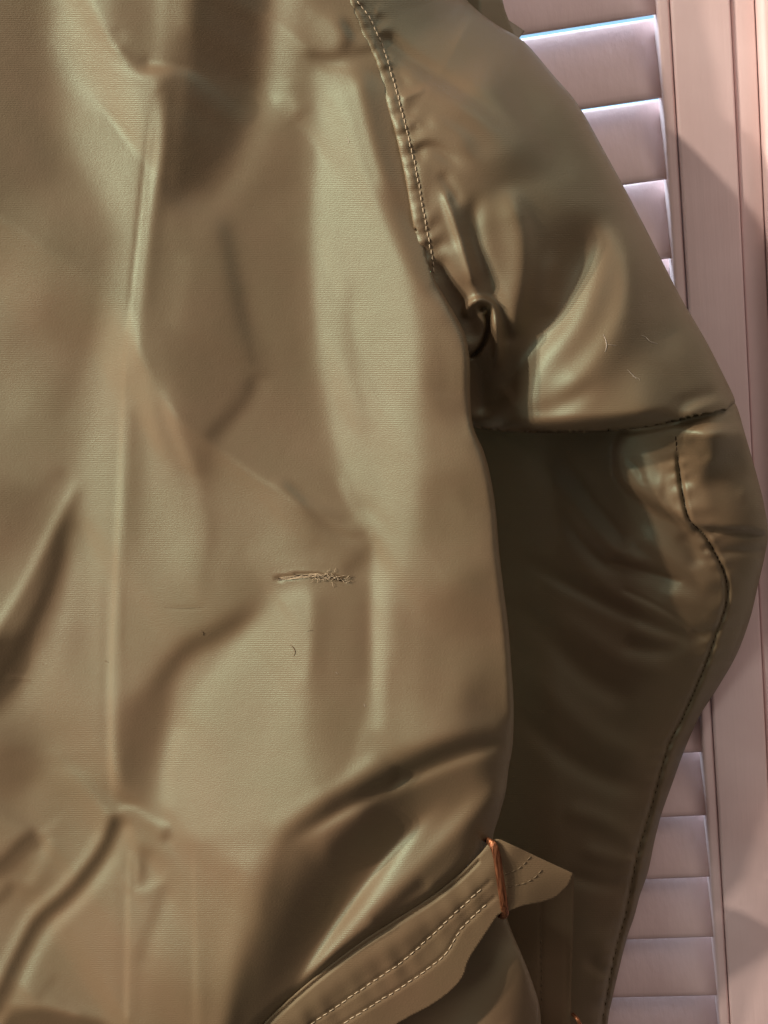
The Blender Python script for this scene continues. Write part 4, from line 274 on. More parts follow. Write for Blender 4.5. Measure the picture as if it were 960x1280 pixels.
 [2,0,2,-1,0,0,0,1,1,0,1,3,6,-9,-8,0,-2,-2,1,4,4,1,1,-1,1,0,0,0,-4,-3,0,0,-1,0,3,3,1,0,0,1,-1,0,0,-1,0,0,0,1,0,0,-1,0,0,2,0,-1,0,-1,0,-2,-1,1,1,0,-1,0,0,1,2,3,0,3,0,0,0,0,-1,-2,2,4,-4,-1,0,-1,1,2,-2,-5,-3,-3,1,0,2,0,1,1,0,0,0,4,1,0,0,-2,-2,-3,-1,-3,-1,-2,-1,14,6,0,0,-1,-3,0,-2,-1,-1,-1,-1],
 [4,0,0,1,-1,0,0,2,0,1,1,5,0,-11,-3,-1,-2,-1,1,4,3,3,0,0,-1,0,0,0,-1,-4,-1,-1,-2,2,1,3,1,1,0,0,0,0,-2,0,-1,1,0,1,-1,1,0,0,0,0,0,1,-1,0,-1,-2,-2,-1,4,0,0,0,0,0,1,3,3,1,1,0,0,0,-1,0,0,7,3,-3,-3,-3,0,0,0,-4,-5,-3,-2,0,1,2,0,1,2,0,0,-1,3,1,-1,-1,-2,-2,-3,-1,-1,0,0,18,1,0,-2,-1,-1,-2,-2,-1,0,-2,0],
 [4,0,1,0,0,0,1,0,1,0,3,6,-9,-8,0,-1,-3,0,4,3,3,2,-1,-1,0,0,0,0,-2,-1,0,-2,-3,0,0,2,4,0,1,0,0,-1,0,-2,0,-1,2,0,0,0,2,-1,-1,0,1,0,0,-1,0,-1,-4,-2,0,6,1,0,1,0,1,2,4,1,0,0,0,-1,1,0,2,1,4,0,-1,-3,-3,0,-1,-2,-4,-5,-4,-1,2,1,1,0,0,1,0,0,0,1,1,1,-1,-1,-2,-3,-2,-1,2,10,6,2,-1,-1,-1,-2,-1,-2,-1,0,-1],
 [7,-2,-1,0,2,1,0,0,0,2,7,-3,-12,-2,0,-3,-1,0,5,4,2,1,0,-1,0,-1,0,0,-1,-1,1,-2,-4,-1,1,-1,3,3,0,0,0,0,0,-2,-2,0,0,2,1,0,1,0,0,-1,1,0,0,0,-2,0,0,-6,-1,4,7,2,1,3,1,0,2,2,0,-1,-2,-1,-1,0,1,3,0,1,-1,-1,-2,0,0,-3,-4,-4,-5,-2,0,1,2,0,0,-1,0,-1,-1,0,1,3,2,0,-1,-1,-2,-3,-6,13,10,0,0,-1,-2,-1,-1,-1,-1,-1,-1],
 [7,1,-1,-1,0,1,1,1,0,4,4,-11,-6,1,-2,-3,-2,3,4,3,3,0,0,-1,-1,0,0,0,-1,-1,1,0,-3,-3,-1,1,0,3,1,0,1,0,-1,0,-1,-2,-1,0,2,2,0,2,-1,0,-1,0,0,-1,1,-1,-1,1,-5,0,8,7,3,2,1,1,-1,4,-1,-4,-1,-2,-1,0,-1,1,1,1,0,0,-1,0,-1,-1,-4,-5,-4,-3,-2,1,0,0,1,0,-1,-1,-1,-1,-1,0,4,3,3,-1,-2,-1,-5,16,2,1,0,-1,-1,-2,-2,-1,-1,-1,-1],
 [8,0,0,1,-1,0,1,0,3,6,-6,-10,-1,-1,-3,-3,1,4,4,3,1,1,-1,0,-1,-1,0,0,-1,0,0,-1,0,-3,-2,0,-1,1,4,1,-1,1,0,0,-1,-2,-2,-1,2,3,0,0,1,-1,1,-1,0,-1,-2,0,0,2,1,-3,2,11,4,0,2,-1,2,2,0,-3,-5,-1,-1,0,0,0,1,0,0,0,1,-1,0,-1,-2,-4,-4,-4,-2,-1,0,0,-1,0,-1,-1,-1,-1,1,-1,0,1,4,5,0,-2,-4,2,11,4,-1,-1,-1,-1,-2,-1,-2,0,0],
 [10,-2,0,0,2,1,-1,1,6,1,-14,-4,1,-2,-4,-1,2,5,3,2,3,-1,-1,0,-1,0,-1,-1,1,-1,1,-2,-1,1,-4,-1,0,0,1,3,1,-1,0,0,-1,0,-2,-3,0,3,3,0,0,0,-1,0,-2,-1,-2,-1,1,2,5,1,-3,4,8,2,-1,1,1,2,-1,-1,-1,-3,-1,-1,1,0,0,0,-1,-1,1,2,0,-1,-1,-2,-5,-4,-3,-3,0,-1,-1,0,-1,0,-1,0,0,1,-1,0,-1,2,5,3,-4,4,13,0,-1,-2,-1,-2,-1,-2,0,-1,-1],
 [10,1,0,0,0,0,1,4,4,-10,-8,0,-1,-4,-3,-1,4,5,3,3,0,1,-1,-1,0,-2,0,0,-1,0,2,-2,-1,0,0,-5,0,0,-1,2,3,-1,-1,-1,1,-1,0,-2,-2,1,4,1,0,0,-1,-2,-2,-3,-1,0,2,4,5,5,-1,-5,5,6,2,-1,1,1,0,0,-1,0,-3,-1,0,-1,0,-2,0,0,1,1,1,1,-1,-2,-2,-6,-4,-1,-3,0,-1,-2,0,-1,0,0,0,0,1,-1,0,-2,0,4,5,9,6,0,-2,-1,-2,-1,-2,0,-2,-1,0],
 [17,-2,-2,0,0,-1,2,6,-4,-12,-1,-1,-3,-3,-2,2,5,3,3,3,1,-1,-1,-1,-1,0,-1,0,-1,0,1,-2,-1,0,0,-1,-4,0,1,-1,2,3,-1,0,-1,0,-1,0,-2,-3,1,3,0,-1,-4,-3,-3,-1,0,2,6,6,4,2,3,-4,-2,6,3,1,-1,0,2,0,0,-1,1,-2,-2,0,-1,0,-1,-1,1,1,0,0,0,0,-1,-2,-6,-4,-2,-2,-1,0,-1,-1,-1,1,-1,1,0,0,-1,0,-1,-2,1,4,13,4,0,-1,-1,-1,-1,-2,0,-1,-1],
 [19,-1,1,-1,-2,0,5,0,-13,-5,0,0,-4,-4,-1,5,4,4,3,2,0,-1,-1,-1,-1,-1,-1,-1,1,-1,1,-2,0,0,-1,0,-2,-3,0,0,-1,3,3,-1,0,0,-1,0,-1,-2,-4,0,-1,-3,-3,-5,-3,0,5,8,8,5,2,1,1,1,-4,0,6,2,-1,0,-1,0,1,1,0,1,-1,-1,-1,-1,0,-1,-2,1,0,1,0,-1,0,-1,-3,-5,-3,-2,0,-2,-1,-1,0,-1,1,-1,1,-1,0,-1,0,-1,-4,2,20,0,0,0,-1,0,-1,-1,-2,0,-1],
 [20,0,-1,0,0,4,3,-11,-11,-1,0,-3,-2,-2,1,3,5,4,2,1,1,-1,-2,-1,0,-1,-2,0,-1,0,1,-2,0,0,0,0,-1,-3,-3,1,0,0,2,2,0,-1,0,0,-1,-2,-4,-7,-5,-3,-3,-1,2,5,7,9,6,3,1,1,-1,1,1,-3,2,3,1,-1,-1,0,1,0,1,0,1,0,-1,0,-2,0,-1,0,0,-1,1,0,-1,-1,0,-3,-4,-3,-2,-1,-1,0,-1,0,-1,0,-1,1,-1,-1,-1,0,1,-1,9,6,2,0,1,-1,-1,-2,0,-2,0],
 [29,-1,0,-2,0,3,-7,-15,-4,-1,-3,-4,-4,1,6,6,3,2,2,1,-1,-1,0,-1,-1,-1,0,-1,0,-1,2,-3,0,0,0,-1,0,-1,-3,-1,0,-1,1,2,1,-1,-1,-1,-2,-3,-5,-7,-6,-5,-1,5,7,9,9,5,3,1,1,0,0,0,0,0,-3,5,1,-1,0,0,0,0,0,1,1,0,0,0,0,-1,-1,-1,-1,1,-1,0,-1,1,0,-1,-4,-3,-3,-1,-1,-1,0,-1,-1,0,0,-1,-1,1,-1,-2,-1,-2,6,11,4,1,0,-2,-1,0,-2,-1,-1],
 [36,-2,-2,0,2,-4,-17,-8,-3,-3,-5,-4,-2,1,6,6,5,2,2,0,0,-1,-1,1,-1,0,-1,-1,0,0,0,-1,-1,0,0,0,0,-1,-1,-3,-1,0,-1,1,0,0,-1,-5,-4,-5,-4,-4,-2,0,5,6,8,8,6,3,0,1,-1,0,0,0,0,0,0,-2,5,0,-2,0,0,1,1,0,0,0,1,0,0,0,-1,-1,0,-2,0,0,0,0,-1,0,-1,-2,-3,-2,-2,-1,-1,0,0,0,0,0,-1,-2,-1,0,-2,-5,17,7,1,0,-1,-1,-2,-2,-1,0,-2],
 [36,-2,-3,0,-2,-14,-12,-3,-1,-5,-5,-4,0,5,4,5,5,4,2,0,-1,-1,1,-1,0,0,0,-1,-1,0,1,-3,1,0,-1,0,0,-1,0,-3,-2,-1,-1,-1,0,-2,-6,-5,-6,-4,-2,1,4,8,7,8,6,3,2,1,0,-1,0,-1,0,0,0,0,1,-1,1,2,-1,0,0,1,0,1,-1,1,0,0,1,0,-1,0,-1,-1,-1,0,1,-1,0,0,0,-2,-2,-2,-2,-1,0,-1,0,-1,0,0,0,0,-3,-1,0,-2,13,4,1,0,-2,-1,0,-2,-1,-2,-1],
 [33,-5,-3,-3,-9,-14,-4,-2,-3,-3,-2,-1,1,5,5,5,4,3,2,1,-1,0,-1,0,1,-1,0,0,-1,0,0,-1,0,-1,0,0,-1,0,-1,-1,-2,-3,-1,-3,-6,-6,-6,-5,-2,0,3,7,7,8,8,5,5,1,-1,0,-1,0,-1,0,0,0,0,0,-1,0,0,1,1,0,0,1,1,0,1,-1,0,0,0,1,0,-1,0,-1,-1,0,-1,1,0,-1,0,0,-1,-2,0,-2,-1,0,0,0,0,-1,0,-2,0,-3,-2,-2,0,9,5,0,0,0,-2,0,-2,0,-1],
 [23,-3,-2,-8,-15,-7,0,1,0,-2,-1,-1,4,3,5,4,4,3,1,1,0,0,0,-1,-1,1,-1,-1,0,0,0,-1,1,-1,0,-1,-1,0,-1,-1,-2,-2,-3,-7,-7,-8,-4,-1,3,6,7,6,7,5,5,5,2,1,-3,-2,0,-1,1,0,-1,0,-1,0,0,1,0,0,0,1,1,0,1,0,0,1,0,0,-1,0,1,0,-1,0,-1,-1,0,0,0,0,0,0,0,-1,-1,0,-1,-1,-1,0,-1,0,-1,-1,-1,-2,-3,-3,0,7,3,2,0,0,0,-1,-1,-1,-1],
 [6,2,-2,-12,-8,2,2,0,-2,0,-2,2,3,4,3,4,3,1,2,1,0,0,1,0,0,-1,0,0,-1,0,0,-2,1,-1,0,-1,0,0,-1,-1,-2,-4,-6,-7,-8,-4,0,5,7,7,5,6,3,4,2,3,1,0,0,-5,0,0,-1,0,1,-1,0,0,0,-1,2,-2,0,0,1,1,1,1,0,0,0,0,1,0,-1,1,0,0,-1,-1,0,0,0,0,0,0,0,0,-1,0,0,-1,0,-1,-1,-1,-2,-1,-2,0,-2,-5,6,7,-3,-2,1,0,0,-1,1,-1,0],
 [-6,-3,-6,-2,5,3,1,-1,-2,-3,1,3,3,4,5,2,1,2,1,0,1,1,0,1,-1,-1,0,0,0,0,-1,-1,1,0,-2,0,0,-2,0,-1,-3,-6,-8,-6,-3,1,6,6,6,5,4,2,2,2,3,0,0,1,-1,0,-5,0,0,0,0,1,0,-1,-1,1,0,-1,0,1,0,1,0,0,1,0,1,0,0,1,0,0,0,-1,-1,0,0,0,1,0,0,-1,0,0,1,-1,0,0,-1,0,-1,-1,-2,-2,-1,-3,0,-3,9,2,-5,-1,0,1,0,0,-2,0,-1],
 [-10,-4,-6,1,3,5,1,0,-2,0,1,3,3,5,3,2,1,1,1,0,0,1,1,1,0,0,-1,-1,0,0,0,-1,1,-1,0,-1,-1,-1,-1,-2,-3,-5,-9,-6,1,7,6,6,4,3,1,2,4,2,0,0,0,-1,0,0,-1,-4,1,0,0,-1,0,0,-1,1,1,-1,-1,1,0,0,1,1,0,1,-1,1,1,-1,1,0,0,-1,-1,0,1,0,0,0,0,0,0,1,-1,1,0,0,0,-2,0,-2,-1,-2,-3,-2,-2,-1,-3,3,3,1,1,-1,0,-1,0,-1,1],
 [-7,-6,-3,1,2,-1,0,-1,2,1,3,2,4,4,3,2,0,1,0,0,1,0,1,1,2,0,-1,-1,-1,0,0,-1,0,0,0,0,-1,-1,-2,-3,-5,-6,-2,-1,3,4,6,4,2,1,2,3,2,1,1,-1,-1,0,0,0,0,-3,-3,1,0,1,0,1,-1,-1,1,-2,1,0,1,0,0,0,1,0,1,0,0,1,0,0,-1,0,-1,0,0,1,1,0,0,0,0,0,0,0,0,0,0,0,-1,-1,-3,-2,-2,-2,-3,-2,-3,4,5,1,0,-1,-2,0,-1,0,0],
 [-10,-5,2,3,-1,-2,-2,-2,0,5,3,3,6,3,2,1,0,1,0,0,1,1,0,1,1,1,0,-1,0,0,-1,-1,1,-1,0,-1,-1,-1,-3,-4,-6,-4,-2,5,6,4,2,2,1,1,3,2,2,0,0,0,0,-1,0,0,0,0,-3,-2,0,0,1,0,2,-1,-2,-1,0,1,0,1,0,0,0,0,1,0,1,0,1,0,0,-1,-1,-1,2,0,0,1,0,0,0,0,1,0,0,1,0,-1,-2,-1,-2,-3,-1,-2,-3,-4,-2,9,5,0,-3,-2,-1,-2,0,0,0],
 [-14,0,4,1,0,-2,-2,-1,2,1,1,6,4,4,2,0,1,-1,0,1,0,1,1,0,1,1,1,0,-1,0,0,-1,-1,0,0,0,-1,-2,-4,-5,-5,-2,2,5,4,4,2,1,1,1,3,2,0,1,-1,0,-1,0,0,-1,0,1,-1,-3,-1,1,-1,0,2,3,-4,-2,1,1,1,-1,0,0,0,0,0,1,1,1,1,-1,-1,-1,0,0,0,1,1,0,0,1,0,0,-1,1,0,0,0,0,-2,-3,-2,-2,-3,-1,0,-3,-1,18,-2,-3,-4,-3,-2,-1,0,0,0],
 [-14,3,1,0,-1,-1,-1,2,3,-1,3,5,4,2,1,0,0,-1,0,0,2,1,1,1,-1,1,1,1,0,0,0,-1,0,0,-2,-1,-1,-3,-4,-5,-2,0,4,3,5,3,1,0,1,3,1,1,0,0,0,-1,0,-1,0,1,-1,0,1,-1,-3,-1,1,0,0,2,-1,-3,2,0,1,0,0,0,0,-1,0,1,1,2,0,-1,0,-1,-2,1,0,1,0,1,1,-1,1,0,1,-1,1,-1,0,-1,-2,-2,-4,-2,-1,-2,-2,0,1,9,2,-2,-3,-3,-2,-1,0,0,0],
 [-12,2,0,-1,-2,-1,2,4,0,2,5,3,2,2,0,0,-1,-1,0,1,1,2,1,0,1,0,1,1,0,1,-1,0,-1,-1,0,-1,-4,-3,-4,-2,-1,2,2,5,3,2,1,0,2,2,1,0,0,-1,0,0,0,0,-1,0,1,0,-1,0,-1,-3,0,0,0,-1,0,2,0,1,0,1,-1,1,-1,1,0,1,2,1,0,-2,-2,-1,1,-1,0,1,0,1,0,1,0,0,0,1,-1,0,-1,-2,-2,-2,-2,-3,-2,-1,-1,-2,-3,3,6,1,-1,-1,-2,0,0,0,1],
 [-10,1,-1,-3,0,2,2,1,1,5,4,3,2,-1,0,-1,0,0,0,0,1,1,1,2,0,0,-1,1,2,0,1,-1,0,-1,-2,-3,-3,-4,-2,-1,1,2,3,2,3,1,2,3,2,0,0,0,0,0,-1,0,-1,1,0,-1,0,0,0,0,1,-2,-2,0,-1,-2,-2,3,2,1,1,0,0,0,1,0,0,2,0,1,1,-3,-1,0,-1,0,0,-1,1,0,0,1,0,1,1,0,1,-1,-2,-3,-3,-3,-1,-2,-1,-2,-1,-1,-1,-1,2,2,1,0,0,0,0,0,0],
 [-12,0,-1,1,1,3,2,0,3,4,5,2,0,-1,-1,-1,0,0,-1,1,0,1,2,0,2,0,0,-1,1,3,0,-1,-1,-2,-2,-4,-3,-3,-1,0,2,2,2,3,2,3,1,2,1,1,0,0,-1,0,0,0,0,-1,0,1,-1,0,1,0,-1,1,-3,-2,0,-1,-1,1,1,2,1,1,0,0,0,0,1,-1,2,1,0,-1,-1,-1,-1,1,0,0,0,0,0,0,1,0,1,0,0,0,-1,-2,-4,-5,-2,1,-2,0,-3,-1,-2,0,1,1,0,1,1,0,0,2,0],
 [-14,-1,0,2,5,1,1,3,5,4,2,1,0,-1,-2,-1,-1,0,0,0,1,0,1,2,1,0,1,0,-1,1,3,-2,-1,-3,-4,-3,-3,-1,-1,2,1,1,3,4,2,1,3,2,1,0,0,-1,0,0,0,-1,1,0,0,-1,1,0,-1,0,1,-1,1,-3,-1,0,-1,-1,2,1,1,0,1,-1,0,0,0,2,-1,2,1,-1,-1,-1,1,-1,0,1,0,0,0,1,0,0,0,0,-1,-1,-1,0,0,-2,-5,-3,1,-1,-2,-3,-2,2,2,-3,0,0,2,1,1,-1,1],
 [-17,1,3,3,1,3,3,5,3,4,1,1,-2,-2,-1,-1,-1,0,0,0,0,1,1,1,0,2,0,0,0,0,2,0,-3,-3,-3,-4,-2,0,0,1,1,2,3,2,2,3,3,1,1,0,-1,0,0,0,0,0,-1,0,1,0,-1,0,1,0,-1,1,-1,0,-2,-1,0,-1,0,1,1,1,0,0,0,0,1,-1,1,2,1,-1,-1,0,0,1,0,0,0,0,1,0,1,0,-1,-1,-1,0,-2,-1,-1,1,1,-5,-6,-3,0,-1,-6,17,-6,-6,-1,2,2,1,-1,1,1],
 [-15,4,3,2,2,3,4,3,4,1,1,-1,-1,-2,-3,-1,-1,0,0,0,0,1,0,1,2,1,1,0,0,0,0,-1,-1,-3,-3,-3,-1,-1,1,0,1,2,3,3,2,2,2,2,0,0,1,-1,0,0,-1,1,0,0,-1,1,0,0,0,0,0,-1,0,0,-1,-1,-1,0,0,0,1,-1,0,1,0,1,1,0,0,2,0,0,0,-1,1,0,0,1,0,1,1,0,1,0,0,-1,-2,-1,-1,-2,0,-1,0,0,-3,-5,-5,-3,-3,7,-2,-2,1,3,1,0,1,0,-1],
 [-10,5,4,3,3,2,3,2,1,0,-1,-2,-2,-1,-2,-1,-1,-1,0,0,0,0,1,1,1,1,1,0,2,-1,0,-1,-2,-1,-2,-1,-3,-1,1,0,0,2,3,2,3,2,2,2,0,0,0,0,0,-1,1,-1,1,0,0,-1,1,0,0,0,0,0,0,-1,0,-2,0,0,-1,1,-1,1,0,0,1,0,0,1,1,2,0,-1,0,0,-1,1,1,0,1,1,0,1,0,2,0,0,-1,-3,-1,-1,-1,0,-1,0,0,-1,-5,-7,-9,-10,4,7,6,3,1,0,-1,0,0],
 [-4,7,3,4,3,2,2,0,-1,-1,-3,-2,-1,-3,-1,-2,-1,-1,-1,0,1,0,1,1,1,1,0,2,0,0,1,-3,-1,0,-1,0,0,-3,-2,1,1,1,2,2,3,2,2,1,1,0,0,0,0,0,0,0,0,0,0,0,0,0,0,0,0,0,-1,0,-1,0,-1,0,0,0,0,0,0,0,-1,2,1,0,2,1,0,0,-1,-1,1,0,1,0,1,0,1,1,0,1,1,0,1,0,-2,-1,-1,0,-1,-1,-1,-2,-2,-6,-14,-15,2,10,10,5,0,0,-1,-1,0],
 [2,7,5,3,2,1,0,0,-2,-3,-2,-2,-3,-2,-2,-1,-2,-1,0,0,-1,0,1,1,1,2,1,0,1,0,1,-1,-1,-1,-1,0,0,1,-1,-2,1,2,0,2,1,3,0,2,1,1,-1,1,-1,1,-1,1,-1,1,0,1,-1,1,0,0,0,-1,0,-1,0,-1,0,-1,1,-1,0,0,0,-1,1,-1,1,2,3,2,-1,0,-2,0,0,0,0,1,1,0,1,1,1,1,0,1,0,-1,1,0,0,-2,-1,-2,-2,-3,-4,-7,-13,-22,4,16,12,6,2,-3,-1,-1,0],
 [1,7,5,4,3,2,-1,-1,-2,-2,-2,-3,-3,-1,-2,-3,-1,-1,0,-1,0,1,-1,0,3,1,2,0,0,1,1,-1,-1,-1,0,-1,0,1,1,-1,1,1,2,3,1,-1,0,-1,3,1,0,-1,1,-1,1,0,0,0,1,-1,1,-1,0,0,0,0,-1,0,-1,0,-1,0,0,1,0,-1,0,0,0,0,-1,1,5,2,0,-1,-3,-1,1,0,1,0,1,1,0,1,2,0,1,0,-1,0,-1,0,-2,-1,-2,-4,-4,-3,-4,-7,-14,-22,11,17,13,7,0,0,-2,-1,0],
 [4,3,4,3,3,1,1,-1,-1,-1,-2,-2,-2,-3,-2,-1,-2,-2,-1,0,1,-1,0,0,0,3,1,1,1,1,0,0,-1,-1,-1,0,0,0,1,1,2,2,4,3,0,-2,-1,-1,-1,2,1,0,0,0,0,0,0,0,0,1,0,0,0,0,0,-1,0,0,-1,0,0,0,0,-1,0,0,0,0,0,0,0,0,2,0,-2,-2,2,1,1,1,-1,1,0,1,1,1,0,0,-1,-1,-1,-3,-4,-3,-2,-3,-3,-4,-5,-3,-1,-3,-9,-7,9,12,10,6,2,-2,0,-1,-1],
 [1,1,1,3,3,4,2,2,0,-2,-1,-2,-2,-2,-1,-3,-1,-1,-1,0,-1,0,0,0,-1,1,3,2,0,0,1,-1,0,0,-1,0,0,0,0,2,2,3,3,1,1,-1,-2,0,-1,0,1,0,0,1,0,0,1,0,0,0,0,1,0,0,-1,0,-1,0,0,-2,0,0,0,1,0,1,-1,0,0,-1,0,2,0,-1,-3,-5,0,5,2,0,2,0,-1,0,1,-1,-1,-3,-3,-5,-6,-5,-5,-5,-3,-2,-1,-2,-3,0,2,2,0,0,6,9,7,4,2,1,-2,0,0],
 [1,0,1,0,0,1,4,3,3,1,-1,-1,-2,-1,-2,-1,-1,-2,-1,-1,0,-1,0,0,-1,0,2,2,2,1,1,-1,0,-1,0,-1,0,0,0,2,3,3,3,1,-1,-1,0,-1,-1,0,1,1,0,-1,1,0,0,0,1,0,0,0,1,-1,0,0,0,-1,-1,1,0,0,0,-1,1,-1,1,0,0,0,-1,2,-1,-1,0,-4,-4,0,4,2,0,-1,1,-1,-2,-3,-6,-6,-9,-9,-8,-6,-4,-4,0,3,3,3,-1,1,4,7,4,2,7,4,3,4,2,1,0,0,0],
 [-3,1,0,0,1,1,0,2,2,3,2,0,-1,-2,-1,1,-1,1,-2,-2,0,0,-1,0,0,-2,0,3,2,1,2,0,-1,-1,-1,0,0,1,1,1,2,4,3,0,-1,0,-1,0,-1,-1,0,2,0,0,0,0,1,0,-1,1,0,0,0,1,0,-1,0,0,0,-1,0,0,0,1,0,1,0,0,-1,0,1,1,-1,-2,1,-1,-6,-4,0,1,0,-1,-2,-4,-7,-7,-9,-10,-9,-8,-6,-4,0,5,4,4,5,9,10,11,6,-4,-5,3,2,1,3,2,3,1,1,0,0],
 [-5,-1,0,0,0,1,0,0,0,2,2,2,3,0,0,0,2,2,1,-3,-3,0,0,-2,0,-2,-1,2,4,1,2,1,-1,-1,0,-1,1,-1,1,2,3,2,3,0,-1,-1,1,-1,0,-1,0,0,0,1,0,1,0,0,0,0,0,1,0,0,-1,1,-1,0,0,0,0,0,0,0,1,0,0,1,0,0,1,1,-2,2,0,-2,-3,-8,-6,-2,-3,-4,-8,-8,-9,-11,-9,-9,-6,-2,1,4,5,6,11,18,21,19,15,-4,-15,-15,-7,-1,1,1,1,3,3,1,0,0,1],
 [-6,0,-1,0,-1,-1,0,0,1,0,2,3,2,3,1,0,-1,1,3,2,-5,-3,0,0,0,0,-2,-1,3,5,1,3,-1,-1,-1,1,-1,1,0,3,1,4,1,0,-1,0,0,-1,0,0,-1,0,2,0,0,0,0,0,0,0,1,0,0,0,0,0,0,-1,0,0,0,1,0,1,0,1,1,-1,0,0,3,-1,2,2,0,-4,-7,-7,-9,-10,-10,-9,-10,-12,-11,-9,-5,-1,4,5,6,11,19,25,21,12,2,-4,-8,-9,-10,-6,-1,1,-1,0,1,2,3,3,1,0,0],
 [-8,0,0,0,0,0,-1,0,0,1,1,1,2,2,1,1,1,-1,1,3,4,-6,-4,2,-1,1,-1,-2,1,4,3,3,0,0,0,-1,0,1,1,1,3,2,1,-1,-1,1,-1,1,0,-1,0,0,0,1,0,0,0,0,1,0,0,0,0,0,0,0,0,1,-1,0,1,-1,2,0,0,1,0,0,0,3,2,3,3,0,-5,-5,-8,-12,-13,-10,-13,-15,-14,-8,-5,0,3,5,7,16,26,24,14,0,-6,-9,-7,-6,-3,-2,0,1,1,0,1,-1,1,3,2,2,1,1,0],
 [-9,0,1,0,0,-1,1,0,0,0,0,1,1,0,3,2,1,1,-1,3,4,5,-6,-6,2,-1,-1,-1,-3,1,6,6,-1,0,0,1,0,0,2,1,1,2,1,-1,0,0,1,-1,-1,1,0,-1,1,0,0,0,0,0,0,1,1,0,-1,0,1,-1,1,-1,0,1,-1,2,0,0,2,0,0,1,1,2,4,3,-1,-6,-6,-7,-6,-8,-17,-22,-10,-8,-6,-4,2,3,8,20,28,20,4,-6,-11,-9,-7,-3,-1,0,2,1,1,2,0,1,-1,1,1,1,4,2,1,0,1],
 [-10,1,0,0,1,0,0,-1,1,0,0,0,0,2,1,3,3,2,1,-1,2,6,5,-8,-6,0,0,-2,-2,-4,2,11,2,0,1,0,1,0,1,1,1,2,-1,1,-1,0,0,0,1,-1,0,0,0,1,0,0,-1,1,0,0,0,0,1,0,-1,1,-1,0,1,-1,1,1,0,1,0,0,1,1,3,6,2,-3,-7,-10,-11,-9,-9,-6,-8,-68,-2,12,9,10,15,26,28,15,-3,-11,-12,-9,-5,-1,1,1,1,2,2,2,0,-1,2,1,0,0,0,3,2,3,2,0,0],
 [-6,-3,0,1,0,1,-1,1,-1,0,-1,0,0,2,2,2,2,1,1,0,1,2,8,6,-11,-5,0,-1,-3,-5,-3,9,7,3,1,2,1,1,1,1,0,0,0,-1,1,0,-1,1,-1,0,0,1,-1,0,1,-1,1,0,1,0,0,0,-1,0,1,-1,1,0,-1,0,1,0,2,0,0,0,1,4,6,1,-4,-9,-12,-11,-12,-12,-11,-5,-43,7,11,8,18,26,25,8,-6,-14,-13,-8,-3,-1,1,0,1,2,2,3,2,3,2,-2,-3,1,1,0,1,2,3,2,1,1,0],
 [-1,-4,-3,-1,1,0,2,0,0,-1,1,-1,1,1,2,1,1,0,0,0,0,0,2,9,7,-12,-6,0,0,-8,-4,4,8,6,3,3,2,2,1,1,1,-1,0,0,-1,0,0,-1,1,0,0,-1,1,0,0,0,0,1,0,0,0,-1,1,0,0,0,-1,0,1,-1,0,2,1,0,0,2,3,4,0,-6,-11,-12,-13,-13,-11,-10,-4,-23,0,45,16,17,15,1,-14,-14,-13,-5,-3,-1,0,1,1,1,1,2,3,5,5,4,1,-2,-6,-4,1,1,1,1,3,2,1,0,2],
 [7,-5,-4,-3,-2,1,-1,1,1,1,0,1,1,1,1,1,-1,-1,-1,0,-1,0,0,4,10,5,-12,-7,1,-4,-10,3,6,7,6,2,3,3,2,2,0,1,-1,-2,1,0,0,0,-1,0,-1,1,-1,0,0,1,1,-1,0,0,0,1,0,0,-1,1,0,0,-1,1,-1,1,1,2,1,3,2,-3,-9,-12,-12,-13,-11,-11,-7,-3,-4,-5,40,44,9,-7,-17,-17,-12,-7,-2,0,2,1,0,0,1,1,3,2,5,6,9,4,-1,-3,-5,-8,-3,1,1,1,3,2,1,1,0],
 [13,-1,-4,-5,-4,-3,0,0,1,2,1,1,2,1,0,-1,-1,-1,-2,-2,-2,0,0,1,4,12,4,-11,-8,-1,-17,0,11,6,7,4,3,2,4,2,1,0,-1,0,-1,-1,0,0,0,0,1,-1,0,-1,1,0,0,1,0,0,0,0,0,0,0,0,0,0,0,-1,1,0,4,3,1,-2,-7,-12,-11,-12,-12,-9,-8,-4,-3,3,13,36,30,-1,-20,-20,-11,-7,-3,0,1,1,1,2,2,1,0,2,3,4,6,7,5,3,-3,-5,-5,-3,-4,-1,0,3,1,3,1,0,0],
 [11,3,0,-2,-5,-4,-3,-1,0,1,2,3,1,0,0,-1,-1,-2,-2,-2,-1,-2,-1,-1,3,6,12,2,-9,-6,-14,-19,7,16,8,7,2,3,3,3,2,0,0,-2,0,1,-1,0,0,0,-1,0,0,0,-1,2,0,0,0,0,0,0,0,0,0,0,0,-1,0,2,1,1,0,2,-2,-11,-13,-12,-12,-8,-6,-3,-2,2,15,25,16,6,-12,-18,-13,-5,-4,-1,1,1,0,1,2,3,1,2,2,3,4,6,6,2,-2,-2,-4,-6,-1,1,0,-2,1,1,2,2,1,0,1],
 [7,3,5,2,0,-3,-5,-4,-2,0,1,2,1,1,0,-2,-2,-1,-1,-1,-3,-1,-2,-1,0,2,9,11,0,-6,-11,-10,-19,-2,17,14,8,4,2,3,3,0,-1,0,-1,0,0,-1,0,0,1,0,0,0,0,0,0,0,0,0,0,0,0,0,0,0,0,0,1,1,1,0,-3,-8,-9,-11,-11,-10,-5,-2,1,3,16,26,13,-8,-16,-11,-8,-8,-3,-1,1,0,0,0,2,1,3,2,3,1,3,5,6,6,2,-3,-10,-11,-4,1,3,3,3,1,0,1,2,1,2,0,0],
